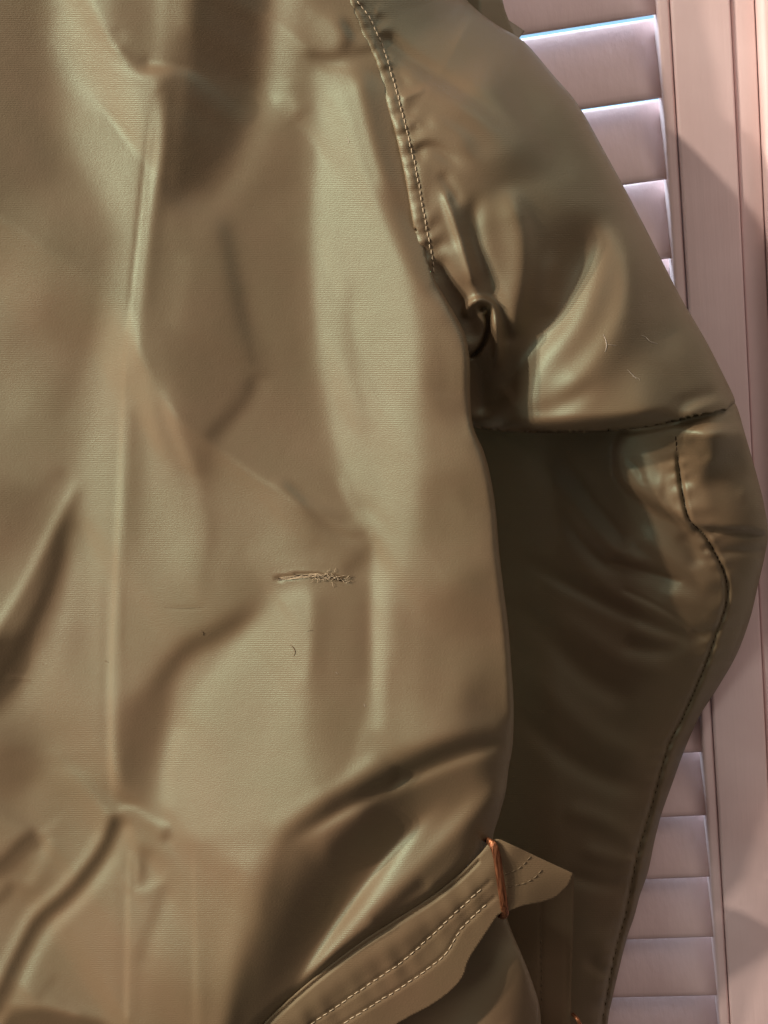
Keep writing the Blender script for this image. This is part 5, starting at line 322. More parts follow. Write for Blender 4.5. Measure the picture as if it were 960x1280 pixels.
 [5,3,2,4,4,0,0,-3,-5,-3,-1,0,1,1,0,-1,-1,-1,-1,-2,0,-3,-1,-3,-2,2,3,14,8,-2,-5,-10,1,-11,-15,5,17,8,4,1,3,4,-1,-1,0,-1,0,0,0,0,-1,0,0,1,0,0,0,0,0,1,0,-1,0,0,0,0,0,2,0,0,-2,-5,-8,-10,-12,-9,-6,-2,0,4,19,30,16,-9,-20,-20,-9,-6,-3,1,-2,0,0,1,1,1,1,4,4,2,1,3,5,6,5,2,-4,-10,-12,-12,-3,6,6,5,2,2,1,0,2,3,0,1,0],
 [3,2,3,3,4,5,0,0,-1,-5,-4,-3,0,1,0,0,0,-2,-1,-1,-1,0,-3,-2,-3,-1,2,4,20,4,-4,-2,8,8,-5,-16,-13,5,5,2,0,3,2,-1,0,0,1,0,0,0,0,0,0,0,0,0,0,0,1,-1,0,1,-1,0,0,1,1,0,-1,-3,-6,-8,-12,-11,-9,-3,0,5,17,31,21,-4,-17,-18,-15,-9,-7,0,-3,-1,2,-1,0,2,1,1,7,6,2,0,3,4,6,4,1,-5,-11,-13,-10,-5,0,4,7,4,3,1,1,2,3,2,3,0,1],
 [0,3,1,2,3,7,6,1,-1,-1,-4,-6,-4,-1,1,1,-1,0,-1,1,0,-4,-2,-1,-2,-3,0,2,5,22,0,-3,-11,-3,10,9,1,-10,-6,1,-2,-3,4,5,1,0,-1,1,0,-1,1,0,0,0,1,-1,1,0,-1,0,1,-1,1,0,1,0,0,-2,-3,-8,-10,-11,-10,-7,-1,3,14,30,25,0,-17,-16,-12,-9,-4,-6,-4,-5,3,-3,1,3,1,0,2,10,8,2,0,0,3,6,4,1,-5,-12,-13,-11,-7,0,2,3,4,3,1,2,2,3,3,5,3,3,0],
 [2,1,2,1,2,0,6,9,3,-1,-2,-4,-7,-5,-1,2,0,0,4,0,-5,-2,-1,-2,-2,-4,-2,2,3,-6,-18,-12,15,23,1,3,13,11,-2,-10,-6,-4,0,6,3,1,0,0,0,0,0,0,0,0,0,0,0,0,1,0,-1,1,0,1,1,-2,-2,-5,-8,-10,-11,-9,-4,1,10,25,29,5,-14,-19,-14,-7,-4,-3,-4,0,-3,-3,-1,4,-1,2,1,2,14,11,2,-2,-2,3,5,4,0,-6,-12,-12,-12,-8,-2,-2,1,1,0,2,3,3,4,4,6,6,7,3,2],
 [2,0,2,2,0,2,1,3,9,8,1,-2,-6,-10,-5,-1,3,7,-2,-5,-1,0,-2,-2,-1,-2,-5,1,0,-14,-7,-5,-20,26,25,0,-4,11,19,9,-6,-15,-8,1,6,2,0,0,0,1,-1,1,0,0,-1,1,-1,1,-1,0,-1,0,2,0,-1,-2,-6,-7,-10,-10,-6,-3,5,17,26,13,-8,-14,-15,-10,-9,-7,-1,-3,1,0,2,-1,0,2,3,0,3,17,13,3,-4,-2,2,4,3,0,-5,-12,-14,-12,-7,-4,-4,-3,-4,-2,0,2,4,5,5,7,8,10,9,7,1],
 [3,0,0,1,2,1,1,1,2,6,10,7,-1,-12,-12,2,6,-4,-5,1,1,-1,-1,-1,-3,-1,-3,0,-3,-18,2,4,14,-7,7,6,-2,-8,1,19,18,-5,-18,-2,3,4,2,0,0,0,0,0,0,0,0,0,0,-1,0,0,0,-2,0,1,-2,-5,-7,-9,-8,-4,2,10,19,14,-2,-10,-13,-10,-8,-7,-7,-7,-4,3,1,3,3,5,0,1,3,2,21,17,3,-5,-4,0,3,4,0,-6,-13,-12,-11,-7,-4,-5,-7,-8,-7,-3,1,3,5,6,8,9,10,12,12,9,3],
 [4,-1,0,0,2,1,2,0,2,1,3,2,1,-5,-5,6,-2,-3,2,0,0,1,-1,-1,-1,-3,3,0,-12,-13,3,8,12,-7,1,5,0,-1,-7,-2,5,-1,8,0,0,3,5,1,0,0,1,-1,0,0,0,0,0,0,0,-1,0,-1,-4,1,-2,-6,-10,-8,-1,4,11,14,5,-4,-9,-10,-6,-8,-7,-8,-6,-5,-4,3,5,4,4,4,5,2,1,23,20,5,-6,-6,-1,2,3,0,-6,-12,-12,-11,-5,-3,-5,-8,-10,-9,-6,-3,2,5,6,8,8,9,11,12,13,9,4],
 [7,-2,-1,0,0,1,1,3,1,0,-4,-10,-8,11,4,-10,15,7,-3,-2,1,0,1,-2,-1,1,4,0,-22,-3,4,14,1,-8,1,5,1,-2,-1,-8,-13,-1,19,4,-2,2,3,4,1,1,0,1,0,-1,1,-1,0,0,0,0,0,0,-3,-5,-2,-5,-5,-2,2,8,4,-1,-4,-3,-4,-5,-8,-8,-8,-7,-3,-2,0,1,5,6,5,4,4,1,23,26,6,-7,-7,-3,2,3,0,-6,-12,-12,-10,-4,-2,-4,-8,-9,-10,-8,-3,1,3,6,6,7,7,9,9,11,11,10,2],
 [7,0,-2,-1,0,1,1,1,0,-4,-13,-7,8,6,-2,-3,11,14,0,-3,-3,0,1,0,-1,2,5,-13,-22,8,8,13,-1,-11,-3,8,3,-1,-2,-2,5,5,-9,-1,-2,-1,2,3,3,2,1,1,1,1,0,0,0,0,0,1,-1,0,-1,-8,-5,-4,-1,4,2,-2,-2,-5,-3,-1,-1,-6,-8,-8,-6,-3,-3,0,3,2,4,6,6,5,0,22,31,8,-6,-9,-5,1,3,0,-6,-11,-12,-9,-4,-2,-3,-6,-9,-10,-7,-3,1,5,5,5,6,5,6,5,8,7,9,6,4],
 [9,-1,-1,-1,-2,0,1,1,-4,-12,-6,8,2,-2,10,4,-6,5,9,1,-2,-1,0,1,1,5,-4,-28,-3,5,17,7,-1,-7,-8,-4,1,5,3,2,4,11,-11,-5,-1,-3,0,3,2,0,3,2,3,3,0,1,0,0,0,0,0,-2,-1,-4,-10,-3,1,0,0,-3,-6,-3,-4,-4,-4,-2,-5,-6,-3,-2,1,2,2,4,5,4,5,1,18,37,11,-6,-11,-6,1,2,0,-5,-11,-13,-8,-4,0,-1,-6,-11,-7,-8,-2,3,6,6,6,4,4,3,4,4,3,6,4,5,2],
 [8,1,0,0,-1,-2,-2,-5,-11,-4,8,2,1,10,7,3,-11,-6,5,10,3,-3,-1,1,6,2,-20,-22,7,9,18,1,-3,-1,-3,-11,-12,-2,9,9,4,7,3,-9,-1,-3,-3,1,3,2,1,2,2,3,4,0,1,1,0,-1,0,-2,-4,-2,-5,-5,-1,-1,-3,-3,-6,-6,-5,-6,-5,-4,0,-1,-2,1,2,3,3,4,4,5,2,13,40,15,-3,-12,-8,-1,2,1,-6,-11,-12,-8,-3,1,-1,-5,-13,-6,-8,-3,3,7,9,7,5,3,3,2,2,2,2,2,3,3,1],
 [8,2,1,-1,-1,-3,-7,-13,-6,7,4,2,10,6,3,4,-7,-11,0,6,9,2,-2,5,5,-9,-29,3,2,19,9,-2,-5,-2,1,0,-14,-9,3,8,3,3,7,-2,-4,-1,-4,-1,3,1,0,2,2,2,3,4,2,0,0,0,-2,-3,-2,-5,-3,-3,-2,-2,-2,-4,-5,-8,-7,-7,-5,-3,-2,2,2,3,3,4,4,4,4,3,7,41,21,-2,-13,-9,-2,2,0,-5,-11,-11,-8,-3,1,0,-3,-13,-16,4,-10,2,8,10,9,7,3,3,1,1,1,0,2,0,1,2,2],
 [5,3,2,-1,-4,-9,-13,-5,5,3,2,10,6,2,5,3,-4,-7,-4,1,4,9,5,4,-3,-25,-8,5,15,14,0,-3,-5,-3,-1,5,-4,-9,-5,2,4,1,4,4,-3,-1,-2,-3,0,1,1,0,1,2,3,4,2,2,1,-1,-3,-2,-4,-3,-3,-2,-3,-2,-3,-2,-3,-7,-9,-7,-6,-3,-1,2,4,3,3,4,5,5,4,3,37,27,2,-13,-11,-4,2,0,-5,-11,-10,-9,-2,2,1,-2,-13,-28,16,-13,0,6,9,12,8,5,4,1,1,0,0,1,-1,1,1,0,2],
 [6,1,-3,-7,-11,-8,2,6,2,-1,6,6,2,5,6,-1,-3,-3,-3,-2,2,9,13,-2,-21,-19,9,9,20,3,-5,-3,-1,-4,-2,5,0,-4,-5,-5,2,3,0,4,1,-3,0,0,-3,-2,0,0,1,1,1,3,5,2,1,-1,-1,-3,-4,-3,-3,-2,-1,-3,-3,-3,-3,-2,-7,-8,-5,-4,-1,2,2,4,4,4,5,5,1,32,34,5,-13,-11,-6,1,-1,-5,-10,-11,-8,-1,2,2,-1,-12,-34,1,20,-19,5,10,11,9,7,5,1,2,-1,1,-1,0,1,0,0,1,1],
 [-3,-11,-10,-5,3,8,4,1,4,9,2,-2,2,5,2,-3,-2,1,0,-3,4,10,5,-13,-25,7,4,21,10,-3,-7,-1,3,-3,-5,1,2,4,-5,-8,-2,5,1,-2,3,0,-2,1,-2,-3,-1,0,0,-1,1,1,3,5,2,0,-2,-3,-3,-3,-3,-1,-2,-2,-3,-4,-3,-3,-2,-6,-6,-2,-1,0,3,3,4,4,5,1,24,39,11,-10,-12,-8,-1,0,-5,-10,-11,-6,-3,2,3,0,-13,-37,-16,60,-43,5,8,11,12,8,5,2,2,-1,1,0,0,0,0,0,0,0,1],
 [-24,-12,-1,5,6,4,7,10,8,3,3,-5,0,5,-3,-4,0,1,1,4,7,2,-10,-25,4,4,19,15,0,-4,-7,-2,5,2,-7,-4,3,6,-1,-4,-1,-5,-2,2,1,2,-2,-1,1,-2,-1,-2,-2,1,-1,1,2,3,2,0,0,0,-4,-4,-2,-2,-1,-3,-2,-3,-3,-4,-3,-2,-3,-4,0,1,1,3,4,6,1,14,43,16,-6,-13,-9,-2,-1,-6,-11,-14,-10,3,8,3,1,-17,-48,-23,79,-24,-19,9,11,12,9,6,4,1,1,0,0,0,0,0,0,-1,0,0,0],
 [-33,4,2,0,2,8,12,10,-1,-4,5,6,1,-4,-6,-3,1,2,5,9,2,-12,-32,1,8,18,22,3,-5,-4,-1,-5,1,7,-5,-8,6,5,2,2,-5,-11,-2,2,0,1,2,-2,-1,0,-1,-1,-2,-1,0,1,0,1,2,0,-1,0,-1,-4,-2,-1,-3,-2,-3,-3,-3,-3,-3,-2,-2,-1,0,0,3,3,5,2,7,41,23,-1,-13,-11,-4,-2,-6,-10,-14,-18,-14,9,24,5,-23,-52,-25,87,11,-57,13,9,12,11,7,5,2,1,0,0,0,0,0,0,0,0,-2,0,0],
 [-30,9,3,9,9,4,0,-6,-7,-5,4,11,3,-2,-3,-1,1,6,10,5,-12,-32,-8,8,12,29,8,-4,-5,-2,1,-1,-6,6,6,-9,8,6,3,-10,-14,-3,4,1,0,1,0,0,-1,-1,-1,0,0,-4,0,0,1,0,1,1,-2,-2,-1,-2,-1,-2,-1,-3,-3,-3,-3,-2,-3,-2,-1,0,0,2,3,3,3,3,35,31,2,-12,-11,-5,-4,-6,-11,-16,-16,-10,1,10,10,-21,-64,-11,106,23,-74,5,10,12,12,7,6,3,1,1,0,0,0,0,0,0,-1,0,0,-2,0],
 [1,5,4,0,-1,0,-7,-11,-5,3,-2,1,0,0,5,6,7,9,5,-11,-30,-12,9,6,30,10,-1,-5,-2,-1,1,0,-4,-4,12,9,6,-6,-10,-9,-8,-1,4,2,2,-1,1,0,1,-2,-1,0,-1,-1,-1,-1,-1,0,0,1,0,-3,-2,-1,-2,-1,-2,-2,-3,-2,-4,-3,-1,-2,0,0,1,3,2,5,1,24,38,9,-10,-12,-8,-5,-7,-12,-15,-17,-9,12,29,0,-52,-81,27,109,11,-52,-22,12,11,12,10,7,4,1,1,0,0,0,0,0,0,0,0,-1,-1,-1,1],
 [17,1,1,-3,-6,-7,-9,-4,5,6,-4,-6,-1,-3,4,12,13,5,-13,-31,-10,9,4,30,12,-4,-4,-1,0,1,0,0,0,0,-4,2,3,0,-2,-2,-4,-2,0,2,0,1,0,0,0,0,-1,-2,-1,0,-2,-1,0,-1,-1,0,0,-3,-3,-1,0,-1,-2,-2,-3,-3,-2,-2,-2,0,-1,1,2,3,4,1,14,42,15,-7,-11,-10,-7,-8,-12,-16,-18,-7,15,28,0,-66,-85,76,89,-9,-15,-57,14,10,13,11,7,5,2,2,0,0,0,0,0,0,0,0,0,0,-2,0,1],
 [14,0,0,-3,-7,-10,-3,5,7,3,-2,-7,-4,1,8,13,4,-16,-32,-6,9,6,29,13,-4,-6,-4,2,2,1,1,0,0,4,-1,-10,4,5,1,-4,0,-1,-3,-2,0,0,0,1,0,0,0,-1,-1,-1,-1,-1,-1,-2,-2,0,-1,-1,-3,-1,-1,-1,-2,-3,-2,-3,-2,-2,-1,0,1,2,3,3,3,5,41,23,-2,-12,-13,-8,-9,-13,-17,-18,-4,18,21,-22,-90,-34,119,46,-16,8,-67,2,11,13,11,9,6,3,2,0,0,0,0,0,0,0,0,0,0,-1,0,0,1],
 [7,-3,-5,-3,-1,1,4,5,3,-1,-2,-2,-2,5,10,-1,-21,-29,1,7,7,29,14,-4,-6,-6,-1,2,3,1,2,1,-1,1,2,-5,0,3,0,-1,2,1,-4,-4,-1,0,0,0,1,0,-1,0,-1,0,-2,-2,-1,-2,-2,-2,0,-2,-2,-1,-1,-1,-2,-2,-3,-2,-2,0,-1,0,2,2,3,3,1,35,31,3,-12,-12,-10,-11,-14,-19,-16,-2,16,5,-48,-87,51,113,0,-11,9,-43,-28,14,12,12,10,7,4,2,0,0,1,0,0,0,0,0,0,0,-1,0,0,0,2],
 [-4,-3,-3,2,6,8,6,1,-2,-3,-1,1,4,7,-4,-28,-29,5,5,14,32,10,-4,-6,-7,-1,-1,2,2,3,1,1,0,1,3,-2,-3,1,-1,1,4,1,-4,-3,-3,-1,1,-1,0,0,0,-1,0,0,2,-2,-4,-3,-3,-1,-2,-1,-1,-2,0,-2,-2,-3,-1,-3,-1,-1,1,1,2,3,4,0,23,38,9,-9,-14,-13,-10,-16,-19,-16,-2,11,-15,-78,-28,117,55,-18,-3,3,-8,-63,15,13,12,12,8,5,3,0,1,0,-1,0,0,1,-1,0,0,0,0,-1,0,0,1],
 [3,-2,0,4,5,3,1,0,-1,-2,-1,2,9,-3,-27,-30,5,3,17,29,8,-2,-7,-6,-1,-1,1,-1,2,3,1,2,0,1,1,1,-4,-1,-1,3,4,2,-4,-3,-1,-3,-1,1,0,0,-1,0,0,0,0,1,-3,-3,-4,-4,-3,-1,-1,0,-2,-1,-3,-1,-3,0,-1,0,1,2,2,4,1,12,42,16,-7,-15,-13,-12,-20,-18,-15,-3,-3,-42,-62,68,97,-3,-11,0,1,9,-68,2,11,12,13,8,6,2,1,1,-1,1,0,0,1,0,1,0,1,0,0,1,0,0,0],
 [18,0,2,-3,-2,-1,0,0,0,-1,0,7,2,-17,-30,3,0,14,25,5,-3,-6,-4,-1,-1,0,0,0,0,2,3,1,1,1,0,2,-2,-4,0,5,3,0,-1,-3,-2,-2,-2,-1,1,0,0,-1,-1,1,0,0,-1,-3,-4,-5,-3,-2,0,-2,0,-3,-1,-2,-1,-1,0,1,1,3,3,3,3,39,24,-3,-14,-15,-14,-8,-14,-38,-7,-18,-59,7,112,33,-16,-3,0,0,7,-36,-33,14,12,11,7,5,2,1,0,0,1,0,2,2,1,2,3,2,2,2,1,0,0,0,-2],
 [21,0,3,-2,-4,-3,-1,0,0,1,4,5,-8,-26,-1,3,8,18,3,-4,-6,-3,0,-1,1,0,-1,0,0,1,2,2,1,1,1,2,-2,-4,0,5,3,0,-1,-2,-2,-1,-2,-2,-1,0,0,0,0,0,0,0,-1,-2,-3,-5,-5,-3,-1,0,-2,-1,-2,-2,-1,0,1,1,3,3,4,-1,30,32,3,-13,-17,-14,-11,-12,-2,-39,-68,-22,89,73,-13,-6,-1,0,0,2,-1,-65,14,10,10,7,6,2,0,0,-1,1,1,2,2,3,4,4,2,4,3,2,2,1,-1,-2,-3],
 [22,-1,0,2,-1,-3,-3,-1,-1,2,7,0,-19,-12,7,3,17,4,-6,-7,-5,0,2,2,-1,0,0,-1,0,0,1,2,2,2,1,0,0,-4,1,4,3,-1,0,-1,-3,-1,-1,-2,-1,-1,0,0,0,0,0,-1,-1,-2,-4,-3,-5,-3,-1,0,-2,-2,-2,-1,0,0,1,2,3,4,1,17,38,10,-12,-17,-15,-11,-13,-35,-74,-35,63,94,12,-13,-1,0,0,0,0,10,-53,-10,10,9,7,6,2,0,0,-1,1,1,2,3,4,4,4,4,6,3,3,2,1,0,-1,-4,-4],
 [22,-2,0,1,1,1,-2,-3,-1,2,6,-9,-20,5,1,15,8,-4,-9,-6,-2,0,2,1,1,0,-1,1,0,-1,0,2,2,2,0,1,-1,-1,2,3,1,0,0,-1,-1,-2,-2,0,-3,-1,0,0,1,0,-1,-1,-1,-4,-2,-5,-3,-3,-2,-1,-1,-2,-1,-1,0,1,2,3,3,3,5,39,18,-7,-17,-16,-12,-22,-54,-88,-12,135,59,-16,-5,0,0,0,0,0,3,-12,-51,14,9,7,6,3,0,0,-1,0,1,2,4,4,4,5,5,6,3,4,3,2,1,-2,-3,-3,-6],
 [26,0,-3,-2,1,0,1,-1,-2,4,-1,-16,-8,6,7,13,1,-8,-9,-3,-1,0,0,2,2,0,-1,0,-1,-1,1,1,1,3,1,0,-2,1,4,1,0,1,0,-1,-2,-1,-1,-1,0,-4,-1,0,1,1,1,-3,-2,-3,-4,-4,-3,-2,-1,-3,-2,-1,0,0,0,1,3,4,3,0,32,27,-1,-17,-16,-15,-34,-78,-79,78,124,-1,-13,0,0,0,0,0,0,0,10,-59,0,9,7,7,3,0,0,0,0,2,2,3,3,5,6,5,5,4,5,3,2,1,-1,-1,-4,-6,-4],
 [27,-1,-1,0,-2,-1,0,0,4,2,-10,-19,6,2,15,5,-4,-6,-6,-5,-1,-1,0,1,2,1,0,-1,0,0,-1,0,1,2,3,-1,-1,3,3,1,-1,0,1,0,-1,-2,-2,-1,1,-1,-3,0,0,1,0,-2,-4,-2,-5,-3,-3,-2,-2,-1,-1,-2,-1,0,2,3,3,3,1,17,35,8,-14,-17,-23,-48,-90,-33,137,58,-19,-4,0,0,0,0,0,0,0,4,-18,-43,14,7,7,4,2,1,0,0,1,2,3,4,5,5,5,5,5,4,2,3,1,0,-2,-4,-4,-4,-5],
 [18,8,2,-2,-2,0,-1,1,4,0,-18,-7,5,7,11,0,-6,-5,-2,-6,-2,-1,-1,1,1,2,2,-2,0,0,-1,0,0,2,1,-1,1,3,3,0,0,1,0,0,0,-1,-2,-1,0,-1,-2,-1,0,-1,1,0,-5,-5,-3,-4,-3,-1,-1,-2,-1,-1,0,1,2,2,3,3,6,37,16,-8,-18,-32,-69,-95,42,139,3,-13,-1,0,0,0,0,0,0,0,0,10,-67,8,6,8,5,4,1,1,0,1,3,3,3,5,5,4,5,4,4,2,3,0,0,-2,-2,-3,-5,-4,-4],
 [14,6,6,2,-1,-2,-1,2,4,-7,-18,5,2,12,3,-4,-5,-2,-1,-3,-6,-1,-2,-1,2,2,1,1,-1,0,0,-1,0,1,-1,0,1,4,4,0,-1,0,1,0,0,-1,-1,-1,-1,0,0,-2,-1,0,-2,-1,-2,-6,-4,-3,-2,-1,-2,-1,-2,0,1,1,2,3,4,0,27,29,2,-20,-43,-89,-71,110,86,-19,-5,0,0,0,0,0,0,0,0,0,9,-38,-33,12,8,6,6,2,2,1,2,3,2,3,5,4,4,4,3,4,1,2,0,-1,-1,-3,-3,-4,-3,-3,-1],
 [12,0,5,9,4,-1,-1,3,-2,-16,-5,5,6,11,-2,-8,-3,-1,-1,-1,-5,-5,0,-2,0,3,2,2,-1,-1,-1,0,0,0,-1,-1,2,5,2,0,0,0,0,1,0,0,-1,-1,-1,0,-1,0,-1,-2,-1,-3,-3,-4,-5,-3,-1,-1,-2,-1,-1,1,0,2,3,4,1,12,37,10,-18,-55,-101,-31,142,30,-18,-1,0,0,0,0,0,0,0,0,0,3,-3,-73,15,7,9,7,4,4,3,3,2,3,3,4,4,3,2,3,2,0,1,-1,-2,-1,-4,-3,-4,-3,-2,-1,2],
 [9,5,-2,1,9,7,4,2,-9,-17,4,2,13,3,-5,-5,-3,-2,0,0,-3,-6,-3,-1,-2,1,4,2,0,-1,0,0,0,-1,0,0,3,1,1,0,0,1,1,1,0,-1,0,-1,0,-2,0,-1,-1,0,-3,-4,-3,-4,-4,-3,-1,-2,0,-1,0,0,1,3,2,3,2,35,23,-18,-74,-113,26,141,-4,-10,0,0,0,0,0,0,0,0,0,0,1,11,-78,-3,10,10,9,7,5,3,4,2,4,3,4,3,2,2,3,1,-1,0,-2,-2,-2,-4,-3,-3,-3,-3,-1,1,4],
 [9,4,1,-2,0,8,14,0,-13,-7,4,4,9,-2,-5,-2,-2,-1,-3,-1,0,-4,-6,-2,-1,-1,2,3,3,0,-1,-1,-1,1,-1,1,4,0,-2,1,1,0,0,1,0,1,0,0,-2,0,-2,0,-1,-2,-2,-3,-6,-3,-3,-2,-1,-1,-2,-1,1,1,2,2,4,0,19,33,-13,-84,-115,88,104,-20,-4,0,0,0,0,0,0,0,0,0,0,0,12,-54,-36,14,10,9,7,6,3,4,2,4,3,3,3,3,3,2,1,0,1,-1,-2,-2,-3,-3,-3,-4,-3,-2,0,1,5],
 [3,6,6,-1,-2,5,12,1,-13,4,2,9,2,-5,-5,-3,0,1,-4,-1,-1,-1,-7,-4,-2,-1,1,3,3,0,-1,0,0,0,-2,1,2,1,-1,-1,1,0,1,1,1,1,-1,1,0,-2,-1,-1,0,-2,-3,-5,-4,-4,-3,-2,-1,-1,0,0,0,1,3,3,2,5,36,-5,-99,-95,134,53,-20,-1,0,0,0,0,0,0,0,0,0,0,0,6,-20,-72,17,10,9,8,6,4,4,2,3,3,3,4,3,3,2,2,1,0,-1,-1,-2,-2,-3,-4,-3,-3,-3,-1,-2,3,5],
 [-2,7,6,5,0,5,0,-8,-2,13,5,8,-2,-6,-4,-1,-1,-6,-3,1,1,-1,-2,-7,-3,-2,-1,2,5,3,-1,-2,0,1,-2,-1,1,1,-1,-1,0,2,0,0,3,0,0,0,1,-2,0,-2,-1,-1,-4,-3,-5,-5,-2,-1,-1,-1,0,0,1,2,2,3,1,22,3,-103,-53,138,14,-12,-1,0,0,0,0,0,0,0,0,0,0,0,3,5,-93,10,9,11,9,7,4,3,3,3,3,3,4,2,4,2,3,1,0,1,-1,-2,-2,-3,-3,-3,-4,-3,-2,-3,2,2,6],
 [-2,2,7,7,9,2,-11,-15,5,4,18,13,-4,-3,-3,-3,-4,-6,4,-3,-1,0,0,-5,-6,-3,-2,0,3,5,1,-1,0,-1,-1,0,-1,1,-1,-1,-1,0,1,1,0,2,2,1,0,-1,-2,-1,-1,-2,-3,-4,-5,-4,-2,0,-1,-1,-1,2,1,2,3,2,4,12,-91,-19,115,-6,-7,0,0,0,0,0,0,0,0,0,0,0,0,0,15,-87,-11,13,11,9,8,5,4,2,2,3,4,3,3,4,2,3,1,1,1,-1,-1,-2,-2,-3,-4,-3,-3,-3,-3,0,-1,3,7],
 [-1,-2,3,10,12,1,-16,-11,7,2,10,13,5,-2,1,-1,-8,2,-2,-2,-4,-1,0,-1,-7,-5,-3,0,0,7,3,-1,-2,1,-1,-2,-1,-1,1,-2,-1,0,2,0,0,1,1,2,2,-1,-1,-2,-1,-2,-3,-5,-5,-2,-2,-2,0,0,0,0,2,3,3,-4,-2,-65,12,86,-15,-3,0,0,0,0,0,0,0,0,0,0,0,0,0,14,-60,-46,17,11,10,9,6,4,2,3,3,3,2,3,4,3,3,2,1,2,-1,0,-2,-2,-3,-4,-2,-4,-4,-2,-2,-2,2,3,7],
 [1,-2,-2,5,7,1,-12,3,2,7,5,-3,10,7,1,-3,5,2,-5,-5,-3,-3,-2,0,-3,-8,-3,-3,0,3,8,-1,-1,-1,-1,-1,0,-1,-2,0,-2,-1,0,2,0,0,1,2,2,0,-2,0,-1,-2,-4,-5,-4,-3,-1,0,-2,0,1,2,2,3,-6,-18,-39,31,56,-13,-1,0,0,0,0,0,0,0,0,0,0,0,0,0,8,-25,-81,19,10,11,10,7,4,3,3,2,3,3,3,4,3,2,3,2,1,0,0,-2,-1,-3,-2,-3,-4,-3,-3,-4,-2,1,0,4,7],
 [2,-2,0,-1,0,-10,-5,15,4,12,1,-6,-1,11,2,3,6,3,2,-4,-5,-5,-4,-2,0,-5,-8,-3,-1,-1,8,4,-1,0,-3,-1,-1,-2,0,-2,0,-2,0,1,1,-1,0,2,3,0,-1,-1,-1,-2,-3,-5,-4,-2,-1,-1,0,0,1,1,2,-11,-27,-17,51,29,-11,-1,0,0,0,0,0,0,0,0,0,0,0,0,0,4,3,-104,12,12,12,11,8,5,3,2,2,3,3,3,3,3,3,4,1,1,2,0,-1,-1,-3,-2,-4,-3,-4,-3,-3,-2,-1,-1,2,4,6],
 [2,0,-1,0,-10,-22,8,7,22,14,-4,-4,-3,2,8,7,3,1,4,4,-2,-5,-6,-6,-2,-1,-8,-7,-2,-2,4,9,-1,-1,-1,-1,-2,-1,-2,0,-2,-1,-1,1,2,0,-2,0,2,1,1,-1,-1,-2,-4,-5,-3,-2,-1,0,0,0,2,1,-14,-38,-8,67,15,-8,0,0,0,0,0,0,0,0,0,0,0,0,0,0,0,16,-98,-10,15,12,13,9,6,3,3,2,2,2,3,3,4,3,3,2,2,2,-1,0,0,-3,-2,-3,-3,-3,-3,-4,-2,-3,-1,-1,3,4,7],
 [1,4,-1,-6,-25,-10,4,5,26,12,6,-1,-3,0,8,6,3,3,-1,1,5,2,-2,-7,-9,-4,-2,-10,-6,-1,-2,10,6,-3,-2,-1,-1,-2,-1,-2,0,-1,-3,-1,3,1,-1,-1,2,1,0,1,-2,-2,-4,-5,-4,-1,0,0,0,2,-1,-15,-40,3,74,-1,-5,0,0,0,0,0,0,0,0,0,0,0,0,0,0,0,16,-68,-48,20,12,13,10,7,4,3,2,2,2,3,3,3,4,3,2,2,2,1,1,-2,-2,-1,-2,-4,-3,-4,-3,-3,-3,-1,-2,1,2,4,7],
 [-1,9,-7,-29,-21,6,0,21,4,-5,1,4,-3,-8,-2,7,11,14,18,12,5,3,4,1,-8,-11,-7,-6,-10,-4,-4,5,12,-1,-3,-1,-1,-1,-2,-1,-2,-1,0,-3,0,4,-1,-2,0,2,2,0,-1,-4,-4,-4,-3,-1,0,0,1,0,-17,-44,5,81,-6,-3,0,0,0,0,0,0,0,0,0,0,0,0,0,0,0,8,-27,-88,22,13,14,12,9,5,3,1,1,3,3,2,3,4,2,4,2,2,2,0,-1,0,-2,-2,-4,-2,-4,-3,-4,-2,-3,-1,-1,1,1,5,7],
 [-15,8,-13,-11,5,3,14,8,-25,-27,-11,-4,3,2,-2,-3,-2,0,5,19,27,27,19,7,2,0,-9,-8,-10,-9,-4,-3,15,9,-9,-1,-1,-1,-2,-1,-1,-1,-2,-2,-2,2,4,-2,-3,2,2,1,-2,-4,-5,-4,-2,0,0,2,-1,-19,-47,5,86,-6,-3,0,0,0,0,0,0,0,0,0,0,0,0,0,0,0,3,5,-111,14,14,15,14,9,5,4,2,2,2,1,2,5,2,3,4,2,3,2,0,0,0,-2,-1,-3,-3,-4,-3,-3,-3,-3,-2,-2,0,1,3,3,7],
 [-13,0,-5,-6,8,8,17,-15,-24,-8,-10,-8,-2,0,1,-1,-2,-4,-8,-10,-4,5,15,29,24,14,12,3,-2,-9,-6,-5,1,7,8,2,-3,-4,-1,-2,-1,-2,-1,-1,-3,-2,6,2,-5,0,2,2,-1,-4,-6,-4,-1,0,2,-1,-20,-52,4,94,-7,-3,0,0,0,0,0,0,0,0,0,0,0,0,0,0,0,1,16,-99,-14,18,16,14,11,8,4,1,1,1,2,3,4,2,4,3,3,2,2,1,1,0,-1,-1,-3,-3,-3,-3,-3,-4,-3,-2,-2,-1,0,1,2,5,5],
 [0,-23,-4,6,4,24,5,-16,-7,-6,-10,-13,-12,-4,0,1,-1,-2,-2,-7,-9,-7,-4,1,13,16,11,11,15,19,4,-4,-6,-3,12,8,0,-2,-3,-1,-2,-1,-2,0,-3,-3,0,10,-5,-4,3,2,0,-5,-6,-4,0,1,1,-15,-51,-10,101,-8,-3,0,0,0,0,0,0,0,0,0,0,0,0,0,0,0,0,13,-60,-58,24,16,16,13,8,4,3,1,2,2,2,2,2,4,3,4,2,3,1,1,0,0,-2,-2,-2,-3,-3,-4,-3,-3,-3,-2,-1,-1,0,1,3,4,5],
